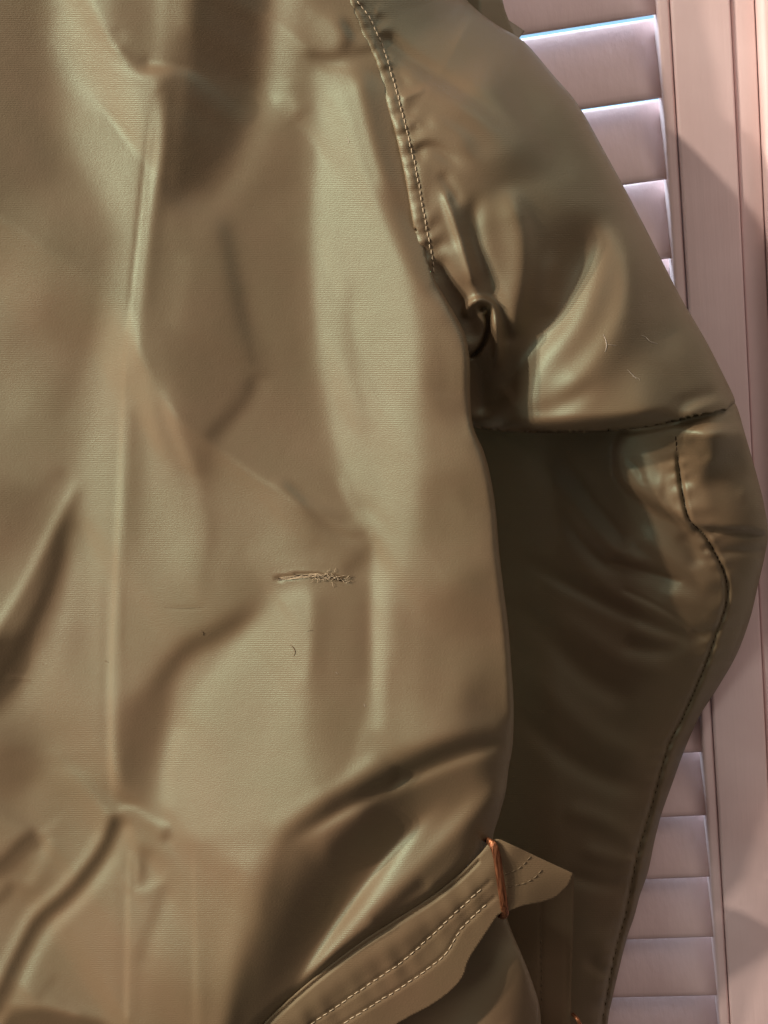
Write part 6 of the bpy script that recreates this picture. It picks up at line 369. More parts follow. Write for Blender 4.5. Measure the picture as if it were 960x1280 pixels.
 [10,-19,-3,6,9,7,-6,-8,1,-1,-3,-8,-13,-15,-10,-3,0,1,-2,-1,-6,-10,-7,-4,1,6,10,8,-5,9,41,16,-4,-5,4,9,3,0,-2,-2,-1,-1,-1,-3,0,-3,-4,-6,5,6,-1,1,0,-4,-5,-3,0,2,-10,-45,-29,107,-5,-4,0,0,0,0,0,0,0,0,0,0,0,0,0,0,0,0,6,-15,-99,25,16,17,14,10,5,4,1,1,1,2,2,3,4,3,3,2,3,2,2,1,0,-2,-1,-2,-3,-3,-4,-3,-4,-3,-2,-2,-1,-1,1,2,3,3,4],
 [8,1,12,13,-2,-22,-19,-2,4,4,1,0,-3,-10,-15,-15,-8,-3,1,-1,-2,-4,-10,-10,-4,0,5,9,6,-14,21,46,12,-6,0,6,6,3,0,-1,-2,-2,-1,-1,-3,-1,-2,-9,1,7,0,-1,-2,-2,-4,-1,1,-4,-38,-54,103,14,-6,0,0,0,0,0,0,0,0,0,0,0,0,0,0,0,0,1,12,-111,10,17,18,16,11,8,4,1,0,2,0,2,3,4,2,3,4,3,2,2,1,0,-1,0,-2,-3,-3,-4,-2,-4,-3,-3,-2,-2,-1,1,1,1,3,3,4],
 [6,4,12,10,5,-14,-25,-7,-2,0,3,4,3,2,-5,-10,-16,-14,-9,-2,-1,-2,-4,-8,-11,-7,-1,3,10,-5,1,38,35,0,-1,5,5,4,2,-1,0,-2,-2,-2,-1,-1,-2,-5,-4,3,3,-2,-4,-3,-1,0,1,-28,-63,73,45,-12,0,0,0,0,0,0,0,0,0,0,0,0,0,0,0,0,0,16,-81,-32,22,17,17,12,9,4,2,0,1,1,3,2,3,2,4,3,3,3,2,1,1,0,-1,-2,-2,-2,-4,-2,-5,-2,-3,-3,-2,-1,-1,1,0,3,3,3,4],
 [12,1,4,6,3,-5,-3,-7,-10,-7,-4,0,2,3,5,1,-4,-11,-15,-14,-8,-3,-2,-4,-8,-11,-11,-5,2,3,-1,26,34,24,1,2,4,4,3,1,-1,0,-2,-2,-2,-2,-1,-3,-7,2,3,-2,-3,-3,-1,2,-16,-57,16,87,-16,0,0,0,0,0,0,0,0,0,0,0,0,0,0,0,0,0,5,-22,-84,23,15,18,14,10,5,2,0,1,1,1,2,3,3,3,4,3,2,2,3,1,0,-1,0,-2,-3,-3,-3,-4,-3,-3,-3,-2,-1,-2,1,-1,3,2,3,3,4],
 [7,9,3,0,-9,-4,8,5,0,-5,-7,-8,-6,-2,0,3,4,2,-3,-9,-14,-15,-11,-7,-6,-9,-13,-18,-15,-9,-8,41,32,38,18,3,4,3,4,4,0,-1,-2,-1,-2,-3,-2,-3,-7,0,2,-1,-4,-3,-1,-7,-48,-34,119,-10,-2,0,0,0,0,0,0,0,0,0,0,0,0,0,0,0,0,1,8,-99,3,14,17,16,12,7,4,1,1,0,2,2,2,3,4,4,4,3,4,3,1,0,0,0,-2,-3,-3,-4,-4,-4,-3,-4,-4,-1,-3,1,-1,2,2,3,4,4,3],
]
HEIGHTS_UPPER = [
 [3860,6,3,2,0,-1,-2,-3,-4,-6,-6,-8,-8,-8,-9,-10,-10,-11,-11,-11,-13,-12,-13,-12,-14,-13,-13,-13,-13,-12,-13,-12,-11,-11,-10,-10,-10,-9,-9,-8,-8,-7,-6,-6,-5,-5,-5,-4,-4,-4,-3,-3,-3,-3,-3,-2,-2,-2,-2,-2,-1,-2,-1,-1,-1,-1,0,-1,-1,0,-1,0,-1,0,0,-1,0,0,0,0,0,0,-1,0,0,0,0,0,0,0,0,0,0,0,0,0,0,0,0,0],
 [-2,-1,0,0,1,0,0,1,-1,1,0,0,0,0,-1,1,0,0,0,-1,1,0,0,-1,1,0,0,1,0,0,0,1,-1,1,-1,0,0,0,1,0,1,0,0,0,-1,0,1,-1,0,0,0,-1,0,0,1,-1,0,0,0,1,-1,1,0,-1,0,0,0,0,0,0,0,0,0,0,0,1,-1,0,0,0,0,0,0,0,0,0,0,0,0,0,0,0,0,0,0,0,0,0,0,0],
 [-3,0,1,0,-1,1,0,0,1,0,-1,1,0,-1,1,0,-1,1,0,0,0,0,0,0,0,1,0,-1,1,0,1,-1,1,-1,1,0,0,0,0,0,0,1,-1,1,0,0,-1,1,-1,1,-1,0,0,0,0,0,0,0,0,-1,1,-1,0,1,0,0,-1,0,0,0,0,0,1,-1,0,0,0,0,0,0,0,0,1,-1,0,0,0,0,0,0,0,0,0,0,0,0,0,0,0,0],
 [-3,0,0,0,1,0,0,0,0,0,0,0,0,0,0,0,1,-1,0,0,0,0,1,0,1,-1,1,0,0,0,0,0,0,0,0,1,1,0,0,0,0,0,0,0,0,0,0,-1,1,-1,0,1,-1,0,-1,1,0,-1,0,1,-1,1,-1,0,0,0,0,0,1,-1,0,0,0,0,0,0,0,0,0,0,0,0,0,0,0,0,0,0,0,0,0,0,0,0,0,0,0,0,0,0],
 [-4,1,0,0,0,0,0,0,0,0,1,-1,1,0,0,-1,1,0,0,1,0,0,0,1,-1,1,-1,1,0,0,0,1,0,0,1,-1,0,1,0,1,0,-1,1,-1,0,0,0,0,-1,0,0,0,0,0,0,0,-1,1,0,-1,0,0,1,-1,0,0,0,1,-1,0,1,-1,0,0,0,0,0,0,0,0,0,0,0,0,0,0,0,0,0,0,0,0,0,0,0,0,0,0,0,0],
 [-3,-1,0,0,0,0,0,0,0,0,0,1,0,0,0,1,-1,1,0,0,1,0,0,0,1,-1,1,0,0,0,0,0,1,1,-1,1,1,0,0,-1,0,0,0,0,0,0,-1,0,1,0,0,-1,0,0,0,-1,1,0,0,0,0,-1,0,1,-1,0,1,-1,0,0,0,0,0,0,0,0,1,-1,0,0,0,0,0,0,0,0,0,0,0,0,0,0,0,0,0,0,0,0,0,0],
 [-5,1,-1,1,0,0,0,0,0,0,1,0,0,1,0,0,0,0,1,0,0,0,0,0,0,1,-1,0,1,0,1,1,0,0,1,0,0,-1,1,0,0,0,-1,0,0,-1,1,0,-1,0,0,0,0,0,0,0,0,-1,0,0,0,1,-1,0,1,0,-1,0,0,1,-1,0,0,1,-1,0,0,0,0,0,0,0,0,1,-1,0,0,0,0,0,0,0,0,0,0,0,0,0,0,0],
 [-5,0,0,0,0,0,1,-1,1,1,-1,1,0,0,1,0,0,0,0,0,0,1,0,0,0,0,1,1,-1,1,1,0,0,1,0,0,-1,1,-1,1,-1,0,1,-1,0,0,0,0,0,-1,0,0,1,-1,0,0,-1,1,0,0,0,-1,1,-1,0,0,0,0,0,0,0,1,-1,0,0,0,0,0,0,0,0,0,0,0,0,0,0,0,0,0,0,0,0,0,0,0,0,0,0,0],
 [-5,0,0,0,0,0,0,1,0,0,1,0,0,1,-1,0,1,0,0,0,0,0,0,1,0,1,0,0,2,0,0,0,1,0,0,0,0,0,0,-1,1,0,-1,0,0,0,0,-1,0,1,-1,0,0,0,0,0,0,0,-1,0,0,1,-1,1,-1,0,0,0,1,-1,0,0,0,0,0,0,0,1,-1,0,0,0,0,0,0,0,0,0,0,0,0,0,0,0,0,0,0,0,0,0],
 [-5,-1,1,-1,1,0,1,0,0,1,0,0,0,0,1,0,-1,1,0,0,0,0,1,0,1,0,1,1,0,1,0,0,0,0,0,0,0,0,0,0,-1,0,0,0,0,0,-1,1,0,-1,1,0,-1,0,0,0,0,-1,1,0,0,-1,1,-1,1,0,0,0,-1,0,0,0,0,0,0,0,0,0,0,0,0,0,0,0,1,-1,0,0,0,0,0,0,0,0,0,0,0,0,0,0],
 [-6,0,0,1,0,1,-1,1,0,0,0,1,0,0,0,0,1,-1,0,1,0,1,0,1,0,1,1,0,0,0,1,0,0,0,0,0,0,0,-1,0,1,-1,0,0,0,0,0,0,-1,1,-1,0,0,0,0,0,0,0,0,-1,0,1,-1,0,0,0,0,0,0,0,1,-1,0,0,1,-1,0,0,0,0,0,0,0,0,0,0,0,0,0,0,0,0,0,0,0,0,0,0,0,0],
 [-6,1,0,0,0,0,1,-1,1,0,1,-1,1,0,0,0,-1,1,0,1,1,0,1,0,1,1,0,0,1,0,0,0,0,0,-1,1,0,-1,1,0,-1,1,-1,0,0,0,0,-1,1,-1,0,0,0,0,0,-1,1,0,-1,1,0,-1,0,1,0,-1,0,0,0,1,-1,0,1,-1,0,0,0,0,1,-1,0,0,0,0,0,0,0,0,0,0,0,0,0,0,0,0,0,0,0,0],
 [-6,0,0,0,0,1,0,0,0,0,0,1,0,-1,-1,1,1,0,2,0,1,1,1,0,1,0,0,1,0,0,0,0,0,-1,1,-1,0,1,-1,0,0,0,0,0,0,-1,0,1,-1,0,1,-1,0,0,0,0,-1,1,0,0,0,0,0,-1,0,1,0,0,0,-1,0,0,0,0,0,1,-1,0,0,0,0,0,0,0,0,1,-1,0,0,0,0,0,0,0,0,0,0,0,0,0],
 [-7,0,0,1,0,0,0,1,0,0,0,0,-1,-7,-4,7,5,3,0,1,1,0,1,1,0,0,1,0,-1,1,-1,1,0,0,0,0,0,-1,1,0,0,-1,1,-1,0,0,0,-1,1,0,-1,0,0,0,0,0,0,-1,1,-1,0,0,1,0,-1,0,0,0,0,0,0,1,-1,1,-1,0,0,0,0,0,0,0,0,0,0,0,0,0,0,0,0,0,0,0,0,0,0,0,0,0],
 [-7,0,0,0,0,0,0,0,0,0,1,0,-10,-18,1,13,11,5,3,1,0,1,0,1,0,0,0,0,1,0,0,0,-1,1,0,0,0,0,-1,0,0,0,0,1,-1,0,0,0,0,0,0,0,0,0,-1,0,0,0,0,0,0,0,-1,1,0,0,-1,0,0,0,1,-1,0,0,0,0,0,0,0,1,-1,0,0,0,0,0,0,0,0,0,0,0,0,0,0,0,0,0,0,0],
 [-7,0,0,-1,1,-1,1,0,0,0,-1,-2,-7,-5,-2,-4,7,11,7,3,1,1,0,0,0,1,0,0,0,-1,1,0,0,0,0,-1,0,0,1,-1,1,0,0,0,0,0,0,0,0,-1,0,0,-1,0,0,1,-1,0,0,0,0,0,0,-1,1,-1,1,0,0,0,-1,0,0,0,0,0,1,-1,0,0,0,0,0,0,0,0,1,-1,0,0,0,0,0,0,0,0,0,0,0,0],
 [-7,-1,0,1,-1,1,-1,1,0,-1,-1,1,8,14,-8,-21,-10,2,10,8,5,1,1,0,1,-1,1,0,0,0,0,0,0,0,-1,1,0,0,-1,2,-1,1,0,-1,0,2,0,0,-1,-1,-1,0,0,0,0,-1,1,0,-1,0,0,0,0,0,-1,1,-1,0,0,0,0,0,1,-1,1,-1,0,0,0,0,0,0,0,0,0,0,0,0,0,0,0,0,0,0,0,0,0,0,0,0],
 [-8,0,1,-1,0,0,0,0,-1,0,2,2,11,14,4,-9,-22,-15,-3,8,9,7,2,1,0,1,-1,0,0,1,0,-1,1,0,1,-1,0,1,1,0,1,-1,0,1,1,0,1,-1,-1,-1,-1,-1,-1,-1,0,1,-1,0,0,0,0,-1,0,0,1,-1,1,-1,0,0,0,1,-1,0,0,0,0,0,0,0,0,0,0,0,0,0,0,0,0,0,0,0,0,0,0,0,0,0,0,0],
 [-8,1,-1,0,0,0,0,-2,1,2,2,3,4,7,10,7,-4,-18,-20,-9,3,9,9,5,2,0,0,0,0,0,0,1,0,1,1,1,0,-1,-1,0,0,1,0,2,1,1,0,0,-1,-1,-2,-2,-1,0,-1,-1,0,0,0,0,0,0,0,0,-1,1,-1,1,0,0,0,-1,0,0,0,0,0,0,0,0,1,-1,0,0,0,0,0,0,0,0,0,0,0,0,0,0,0,0,0,0],
 [-8,0,-1,1,0,-1,0,1,2,2,1,2,0,2,5,9,10,2,-12,-20,-15,-4,7,9,7,3,1,1,0,0,1,2,3,1,1,-1,-1,-2,-1,-1,0,1,1,0,2,1,2,0,-1,-2,-2,-3,-1,-2,0,0,0,-1,0,0,-1,1,0,0,0,-1,1,-1,0,0,0,0,0,1,-1,0,0,1,-1,0,0,0,0,0,0,0,0,1,-1,0,0,0,0,0,0,0,0,0,0,0],
 [-8,0,1,-1,0,0,1,2,2,1,1,0,0,0,2,3,8,12,8,-5,-18,-20,-12,2,8,9,6,2,2,3,2,2,2,1,0,0,-3,-3,-2,-2,0,0,1,1,1,2,1,2,0,-1,-3,-2,-3,-1,-2,-1,0,0,0,0,0,0,-1,0,0,1,-1,1,-1,0,0,0,0,0,0,1,-1,0,0,0,0,0,0,0,0,0,0,0,0,0,0,0,0,0,0,0,0,0,0,0],
 [-8,0,0,1,0,1,2,1,1,1,0,0,1,1,0,1,5,9,11,9,0,-13,-21,-19,-5,5,11,10,6,3,3,1,1,2,0,-1,-2,-3,-5,-3,-2,0,1,1,1,2,2,2,1,0,-2,-3,-2,-3,-1,-1,-1,1,-1,0,0,-1,1,0,0,-1,0,0,1,-1,0,1,0,-1,0,0,0,0,0,0,0,0,0,0,0,0,0,0,0,0,0,0,0,0,0,0,0,0,0,0],
 [-7,0,1,0,2,1,0,2,0,0,1,1,0,0,0,2,4,3,8,10,9,4,-7,-16,-21,-12,0,9,11,8,4,3,1,0,1,-1,-2,-3,-4,-6,-3,-2,0,1,1,1,2,3,3,1,0,-2,-3,-2,-2,-2,0,-1,0,0,0,0,0,-1,0,1,0,-1,0,1,0,-1,0,0,0,0,0,0,0,0,0,1,-1,0,0,0,0,0,0,0,0,0,0,0,0,0,0,0,0,0],
 [-7,1,1,1,1,1,1,0,1,0,1,0,0,1,0,3,-1,-11,5,12,10,11,11,2,-10,-18,-19,-8,5,10,9,6,2,1,-1,1,-1,-4,-5,-5,-6,-2,-1,0,1,1,2,2,4,2,2,0,-3,-2,-2,-1,-2,-1,0,0,0,0,-1,1,0,-1,0,1,-1,0,0,0,0,0,1,-1,0,0,1,-1,0,0,0,0,0,0,0,0,0,0,0,0,0,0,0,0,0,0,0,0],
 [-5,1,0,1,1,1,1,0,0,2,-1,0,2,-1,2,-1,-2,-3,-7,-4,10,18,16,11,8,-3,-14,-20,-16,-4,7,9,6,3,1,-1,0,-1,-4,-5,-5,-5,-2,1,0,0,0,2,2,4,3,2,1,-2,-3,-2,-1,-1,-1,0,-1,1,0,0,-1,0,1,-1,1,-1,0,0,0,0,0,0,1,-1,0,0,0,0,0,0,0,0,0,0,1,-1,0,0,0,0,0,0,0,0,0,0],
 [-4,1,1,0,1,0,1,1,0,0,1,1,-1,1,0,-1,1,12,1,1,0,-5,6,9,10,11,5,-7,-18,-20,-12,0,7,6,3,2,-1,0,0,-3,-4,-4,-4,-2,-1,0,-1,1,2,4,5,3,2,-1,-2,-3,-2,-1,0,-1,0,-1,1,-1,1,0,-1,0,0,1,-1,0,0,1,-1,0,0,0,0,0,0,0,0,0,0,0,0,0,0,0,0,0,0,0,0,0,0,0,0,0],
 [-2,0,1,1,-1,2,0,0,1,0,1,-1,1,1,-1,0,0,8,8,-1,-9,-6,0,7,10,10,12,9,0,-13,-21,-18,-7,3,6,4,4,3,1,1,-4,-5,-4,-5,-1,-2,0,-1,1,4,5,5,2,1,-1,-2,-2,-2,-2,0,0,0,-1,1,-1,0,1,0,-1,0,1,0,0,-1,0,0,0,0,0,0,0,0,1,-1,0,0,0,0,0,0,0,0,0,0,0,0,0,0,0,0],
 [-2,1,0,0,1,0,0,1,1,0,0,1,1,-1,1,0,0,2,-11,-12,1,9,2,4,5,8,9,10,10,6,-7,-18,-20,-12,1,7,7,5,4,1,-1,-5,-6,-4,-4,-1,-1,-1,1,2,3,5,5,2,0,-2,-2,-2,-1,-2,0,0,0,-1,1,0,-1,0,1,-1,0,0,0,0,0,1,-1,0,0,1,-1,0,0,0,0,0,0,0,0,0,0,0,0,0,0,0,0,0,0,0],
 [-1,0,1,0,1,0,1,0,-1,1,1,0,0,1,1,-1,-2,-11,-2,5,3,-1,-2,-2,2,3,5,7,9,10,8,1,-11,-17,-13,-3,6,7,5,3,1,-3,-5,-6,-4,-3,-1,0,-1,0,3,4,5,4,2,0,-3,-2,-2,-1,-1,0,-1,1,-1,0,0,1,-1,1,-1,0,0,0,0,0,0,0,0,0,0,0,0,0,0,0,0,0,0,0,0,0,0,0,0,0,0,0,0,0],
 [0,0,0,1,-1,1,0,0,1,1,-1,2,0,0,0,1,0,-3,1,1,-1,-3,-3,-2,-4,-1,0,3,5,8,11,11,6,-5,-14,-13,-5,4,6,5,2,0,-4,-5,-6,-3,-2,-1,0,0,0,4,4,4,3,1,-1,-2,-2,-1,-1,-2,1,-1,1,0,0,-1,0,0,1,-1,0,0,1,-1,0,1,-1,0,0,0,0,0,0,0,0,0,0,0,0,0,0,0,0,0,0,0,0,0],
 [-1,1,0,0,1,0,0,1,0,0,1,-1,1,1,0,0,0,1,-1,0,-1,-2,0,1,-2,-7,-5,-2,2,4,8,9,11,8,-1,-10,-11,-5,3,5,4,2,-2,-5,-6,-5,-2,-1,-1,-1,1,1,3,6,4,2,1,-3,-2,-2,-1,0,-1,0,-1,0,0,0,1,-1,0,1,-1,1,-1,0,0,0,0,0,0,0,0,0,0,0,0,0,0,0,0,0,0,0,0,0,0,0,0,0],
 [0,0,0,1,0,-1,1,0,1,0,0,1,0,0,0,0,-1,0,1,0,-1,0,3,8,3,-6,-9,-8,-6,-1,3,6,8,10,9,2,-6,-10,-4,2,4,3,1,-3,-5,-5,-5,-2,-1,0,-1,1,3,3,5,4,1,0,-2,-3,-2,-1,0,0,0,0,0,0,-1,0,0,0,1,-1,0,0,0,0,0,0,0,0,0,0,0,0,0,0,0,0,0,0,0,0,0,0,0,0,0,0],
 [0,0,0,0,0,1,0,0,0,0,1,0,0,0,-1,0,1,0,0,-1,0,0,2,4,5,5,0,-8,-10,-9,-4,1,4,7,9,8,3,-2,-6,-3,2,3,2,-1,-3,-7,-5,-3,-1,-1,0,-1,1,3,5,4,3,1,-1,-2,-2,-2,-1,-1,1,-1,0,0,0,1,-1,0,0,0,0,0,0,0,0,0,0,0,0,0,0,0,0,0,0,0,0,0,0,0,0,0,0,0,0,0],
 [-1,1,0,0,0,0,0,0,0,1,-1,0,0,0,1,0,0,0,0,0,0,2,-3,-8,-3,6,11,9,-2,-9,-10,-6,-1,3,5,8,8,3,0,-4,-1,2,2,1,-2,-4,-6,-5,-3,-1,0,0,0,2,3,5,4,2,-1,-1,-3,-1,-1,-1,-1,1,-1,0,0,0,0,0,0,0,0,0,1,-1,0,0,0,0,0,0,0,0,0,0,0,0,0,0,0,0,0,0,0,0,0,0],
 [0,-1,1,0,0,0,0,0,0,0,0,0,0,0,0,1,-1,0,0,1,6,8,2,-8,-9,-7,-1,7,12,4,-8,-11,-6,-1,2,4,5,7,3,1,-1,0,2,2,-1,-3,-5,-6,-4,-1,-2,0,0,0,3,4,5,3,2,-2,-1,-2,-2,-1,0,-1,1,0,0,-1,1,-1,0,0,0,0,0,0,0,0,0,0,0,0,0,0,0,0,-1,1,0,0,0,0,0,0,0,0,0,0],
 [-1,0,0,0,1,0,-1,1,0,-1,1,0,0,0,0,0,0,0,0,1,6,4,-3,-2,2,1,-6,-6,2,9,3,-6,-8,-5,-2,2,4,4,4,3,2,0,2,2,0,-2,-4,-6,-5,-4,0,0,-1,1,1,4,4,5,2,1,-2,-3,-2,0,-1,-1,0,0,0,0,0,0,0,0,0,0,0,0,0,0,0,0,0,0,0,0,0,0,0,0,0,0,0,0,0,0,0,0,0,0],
 [-2,1,0,0,0,0,0,0,0,0,0,0,0,1,0,0,0,0,1,-2,-13,-17,-8,3,10,12,11,5,-2,-1,3,1,-3,-5,-1,-1,1,2,4,4,1,2,1,1,2,-1,-3,-5,-5,-3,-2,0,1,-1,1,2,4,4,4,1,0,-2,-2,-2,-1,0,-1,0,0,0,0,0,0,0,0,0,-1,1,0,0,0,0,-1,1,0,0,0,-1,1,0,0,0,0,0,0,0,0,0,0,0],
 [-1,0,-1,1,-1,1,0,0,0,0,0,0,1,-1,1,0,0,1,-1,-12,-18,-5,4,-4,-5,4,10,10,9,5,2,0,-1,-1,-2,0,-1,1,1,2,2,1,0,1,2,3,-1,-3,-4,-4,-2,-1,0,0,-1,1,3,4,4,3,0,-1,-2,-2,-1,0,0,-1,0,0,0,0,0,0,0,0,0,0,0,-1,1,0,0,0,0,0,0,0,0,0,0,0,0,0,0,0,0,0,0,0],
 [-2,0,1,-1,1,-1,1,0,0,0,0,0,0,1,0,0,1,-1,2,-4,-2,19,9,-9,-21,-21,-7,5,6,7,11,6,-1,-1,0,-2,0,-1,0,-1,1,0,1,2,2,2,2,0,-2,-3,-3,-2,-1,-1,0,-1,2,3,4,4,1,0,-1,-2,-2,-1,0,0,0,0,0,0,0,0,0,0,0,-1,1,0,0,-1,1,0,0,0,-1,1,0,0,0,0,0,0,0,0,0,0,0,0],
 [-2,0,0,0,0,1,0,-1,0,1,0,1,-1,1,0,0,0,0,0,13,14,-5,-6,6,3,-13,-26,-12,3,2,4,11,7,0,-3,-1,-2,-2,-2,0,-1,2,1,1,3,3,4,2,0,-2,-3,-2,-2,-1,-2,-1,-1,2,4,3,3,1,-1,-1,-1,-1,-1,0,0,0,-1,1,-1,0,0,0,1,0,-1,1,0,0,0,0,0,0,0,0,0,0,0,0,0,0,0,0,0,0,0,0],
 [-2,0,0,1,0,-1,0,1,0,0,0,0,1,-1,0,1,0,0,-1,5,6,-6,-4,3,9,10,-1,-19,-13,-1,-2,1,7,2,-1,-2,-2,-1,-1,-1,1,-1,2,2,2,4,3,5,1,-1,-1,-4,-2,-2,-2,-2,-1,0,2,3,4,2,0,0,-1,-1,-1,0,-1,0,1,-1,1,0,0,0,-1,1,0,0,-1,1,0,0,0,-1,1,0,0,0,0,0,0,0,0,0,0,0,0,0],
 [-2,0,0,0,0,1,0,-1,1,0,0,0,0,0,1,-1,0,1,0,-1,1,-1,0,0,1,6,11,2,-12,-9,-4,-3,-2,2,1,-1,-2,-1,-1,0,-1,1,1,2,3,2,5,3,4,1,-2,-1,-3,-2,-2,-3,-3,0,0,3,3,2,2,0,-1,-1,0,-1,1,0,-1,1,-1,0,0,1,0,-1,1,0,0,0,0,0,0,0,0,0,0,0,0,0,0,0,0,0,0,0,0,0],
 [-2,0,0,0,0,0,0,1,-1,0,1,-1,1,0,0,0,0,0,0,0,0,0,0,0,0,-6,-1,13,3,-7,-5,-3,-2,0,-1,-1,-1,-1,-1,0,0,1,1,2,2,3,3,4,3,3,0,-1,-2,-3,-3,-3,-3,-2,-1,2,2,4,2,0,0,0,-1,0,0,0,0,0,1,0,0,-1,1,0,0,-1,1,0,0,0,0,0,0,0,0,0,0,0,0,0,0,0,0,0,0,0],
 [-2,0,0,0,0,0,0,0,0,0,0,1,-1,0,0,1,0,0,0,0,0,1,0,0,-5,-17,-1,14,7,0,-3,-2,-1,-2,-1,-1,-1,0,0,-1,1,1,1,2,2,3,3,3,3,1,2,-2,-2,-2,-3,-2,-2,-3,-1,-1,2,2,3,2,0,0,0,1,-1,0,1,-1,0,0,1,0,-1,1,0,0,0,0,0,0,0,0,0,0,0,0,0,0,0,0,0,0,0,0,0,0],
 [-2,0,0,-1,1,0,0,0,0,0,0,0,0,0,0,0,0,0,0,1,0,0,0,0,1,4,-13,-6,9,1,0,-2,-1,-1,-1,-1,0,-1,0,1,1,1,1,2,2,2,2,2,1,2,0,-1,-1,-2,-2,-2,-3,-2,-2,0,1,2,2,2,2,0,1,-1,0,1,-1,1,0,0,-1,1,0,0,0,0,0,0,0,0,0,0,0,0,0,0,0,0,0,0,0,0,0,0,0,0],
 [-3,0,0,1,-1,0,1,0,0,0,0,0,0,0,0,0,1,0,0,-1,1,0,0,-1,5,15,-8,-24,2,7,-1,0,-1,0,-1,-1,-1,0,2,3,2,0,1,0,2,1,0,0,1,0,-1,0,-1,-2,-1,-1,0,-2,-2,-1,0,1,2,2,1,2,0,0,1,-1,1,-1,1,0,0,0,0,0,0,0,0,0,0,0,0,0,0,0,0,0,0,0,0,0,0,0,0,0,0,0],
 [-2,0,0,-1,1,0,-1,0,1,0,0,0,0,0,0,0,0,0,1,0,0,0,0,0,1,11,10,-22,-15,8,3,-2,-1,-1,1,1,1,4,6,5,0,-3,-4,-1,-1,0,0,0,-1,0,0,0,-2,0,0,0,-1,-1,-1,-1,-1,1,1,1,2,0,1,1,0,0,0,1,-1,1,0,-1,1,0,-1,1,0,0,0,0,0,0,0,0,0,0,0,0,0,0,0,0,0,0,0,0],
 [-3,0,0,1,-1,0,1,0,0,0,-1,1,0,1,0,0,0,0,0,1,-1,0,0,0,-1,4,19,-5,-28,0,5,-5,-3,3,5,3,5,5,7,7,2,-6,-9,-6,-2,-1,0,-1,0,0,0,-1,1,0,0,0,-1,0,-1,-1,0,-1,1,1,1,2,0,1,0,1,0,0,0,-1,1,0,0,0,0,0,0,0,0,0,0,0,0,0,0,0,0,0,0,0,0,0,0,0,0,0],
 [-2,0,0,0,0,0,0,0,0,0,1,-1,0,0,0,1,1,0,0,0,1,0,0,0,-3,0,15,13,-12,-13,-9,-8,-4,7,8,6,4,6,5,6,5,-4,-11,-9,-5,-2,-1,0,0,-1,-1,1,0,1,1,0,1,0,0,-1,-1,0,-1,2,1,0,2,0,0,0,0,1,0,0,0,0,0,0,0,0,0,0,0,0,0,0,0,0,0,0,0,0,0,0,0,0,0,0,0,0],
 [-3,0,0,0,1,0,0,0,0,0,0,0,1,0,1,0,0,1,0,0,0,0,0,-1,0,-6,8,25,5,-25,-17,-9,0,9,8,4,3,3,5,4,7,2,-9,-13,-7,-2,-1,-1,-1,-1,0,-1,0,0,0,1,1,1,2,0,1,0,0,0,1,2,0,1,1,-1,0,0,0,0,0,0,0,0,0,0,0,0,0,0,0,0,0,0,0,0,0,0,0,0,0,0,0,0,0,0],
 [-2,0,0,0,0,0,0,0,0,0,0,1,0,1,0,0,1,0,0,0,0,0,-1,1,-2,-4,-2,19,2,-15,-11,-7,3,9,5,2,1,2,2,3,4,8,-3,-12,-8,-3,-2,0,-2,-1,-1,-2,-2,-1,0,0,1,2,2,4,2,2,2,1,1,1,1,-1,0,0,0,-1,0,0,0,0,0,0,0,0,0,0,0,0,0,0,0,0,0,0,0,0,0,0,0,0,0,0,0,0],
 [-2,0,0,0,0,0,0,0,0,0,1,0,0,0,0,1,0,0,0,0,1,-1,0,-1,0,-5,-7,14,11,-10,-12,-6,4,6,3,-1,0,1,0,1,2,7,5,-6,-9,-4,-1,-2,-1,-2,-3,-2,-2,-2,-1,0,0,3,5,4,5,4,3,3,1,0,-1,0,-2,0,-1,-1,0,0,0,0,0,0,0,0,0,0,0,0,0,0,0,0,0,0,0,0,0,0,0,0,0,0,0,0],
 [-3,1,0,0,-1,0,0,1,0,0,-1,0,1,0,1,0,0,0,-1,-1,-1,0,0,-1,1,-1,-10,3,20,-3,-11,-3,1,3,0,-1,-2,-2,-1,0,1,7,9,-1,-6,-5,-3,-2,-2,-3,-3,-4,-2,-2,-2,-1,2,4,6,8,7,5,4,1,1,-1,-1,-2,0,-2,-1,0,-1,0,0,0,0,0,0,0,0,0,0,0,0,0,0,0,0,0,0,0,0,0,0,0,0,0,0,0],
 [-2,-1,0,0,0,0,0,-1,0,0,0,1,-1,0,-1,-1,0,0,0,0,0,0,0,1,-1,1,-8,-6,19,8,-9,-5,0,0,-1,-2,-1,-3,-1,-1,4,4,10,3,-7,-6,-3,-2,-4,-3,-4,-3,-4,-2,-1,0,2,6,8,8,7,7,3,2,0,0,-1,-2,-3,-1,-1,-1,0,0,-1,0,0,0,0,0,0,0,0,0,0,0,0,0,0,0,0,0,0,0,0,0,0,0,0,0],
 [-3,0,0,-1,1,0,-1,0,0,0,-1,-1,0,0,0,-1,0,-1,0,0,-1,1,0,0,1,0,-4,-11,14,15,-5,-6,-5,-2,1,1,-1,-1,-2,1,1,4,8,3,-5,-7,-4,-3,-3,-4,-4,-4,-2,-3,-1,2,3,6,9,8,8,6,5,1,1,-1,-2,-2,-2,-2,-1,-1,-1,-1,0,0,0,0,0,0,0,0,0,0,0,0,0,0,0,0,0,0,0,0,0,0,0,0,0,0],
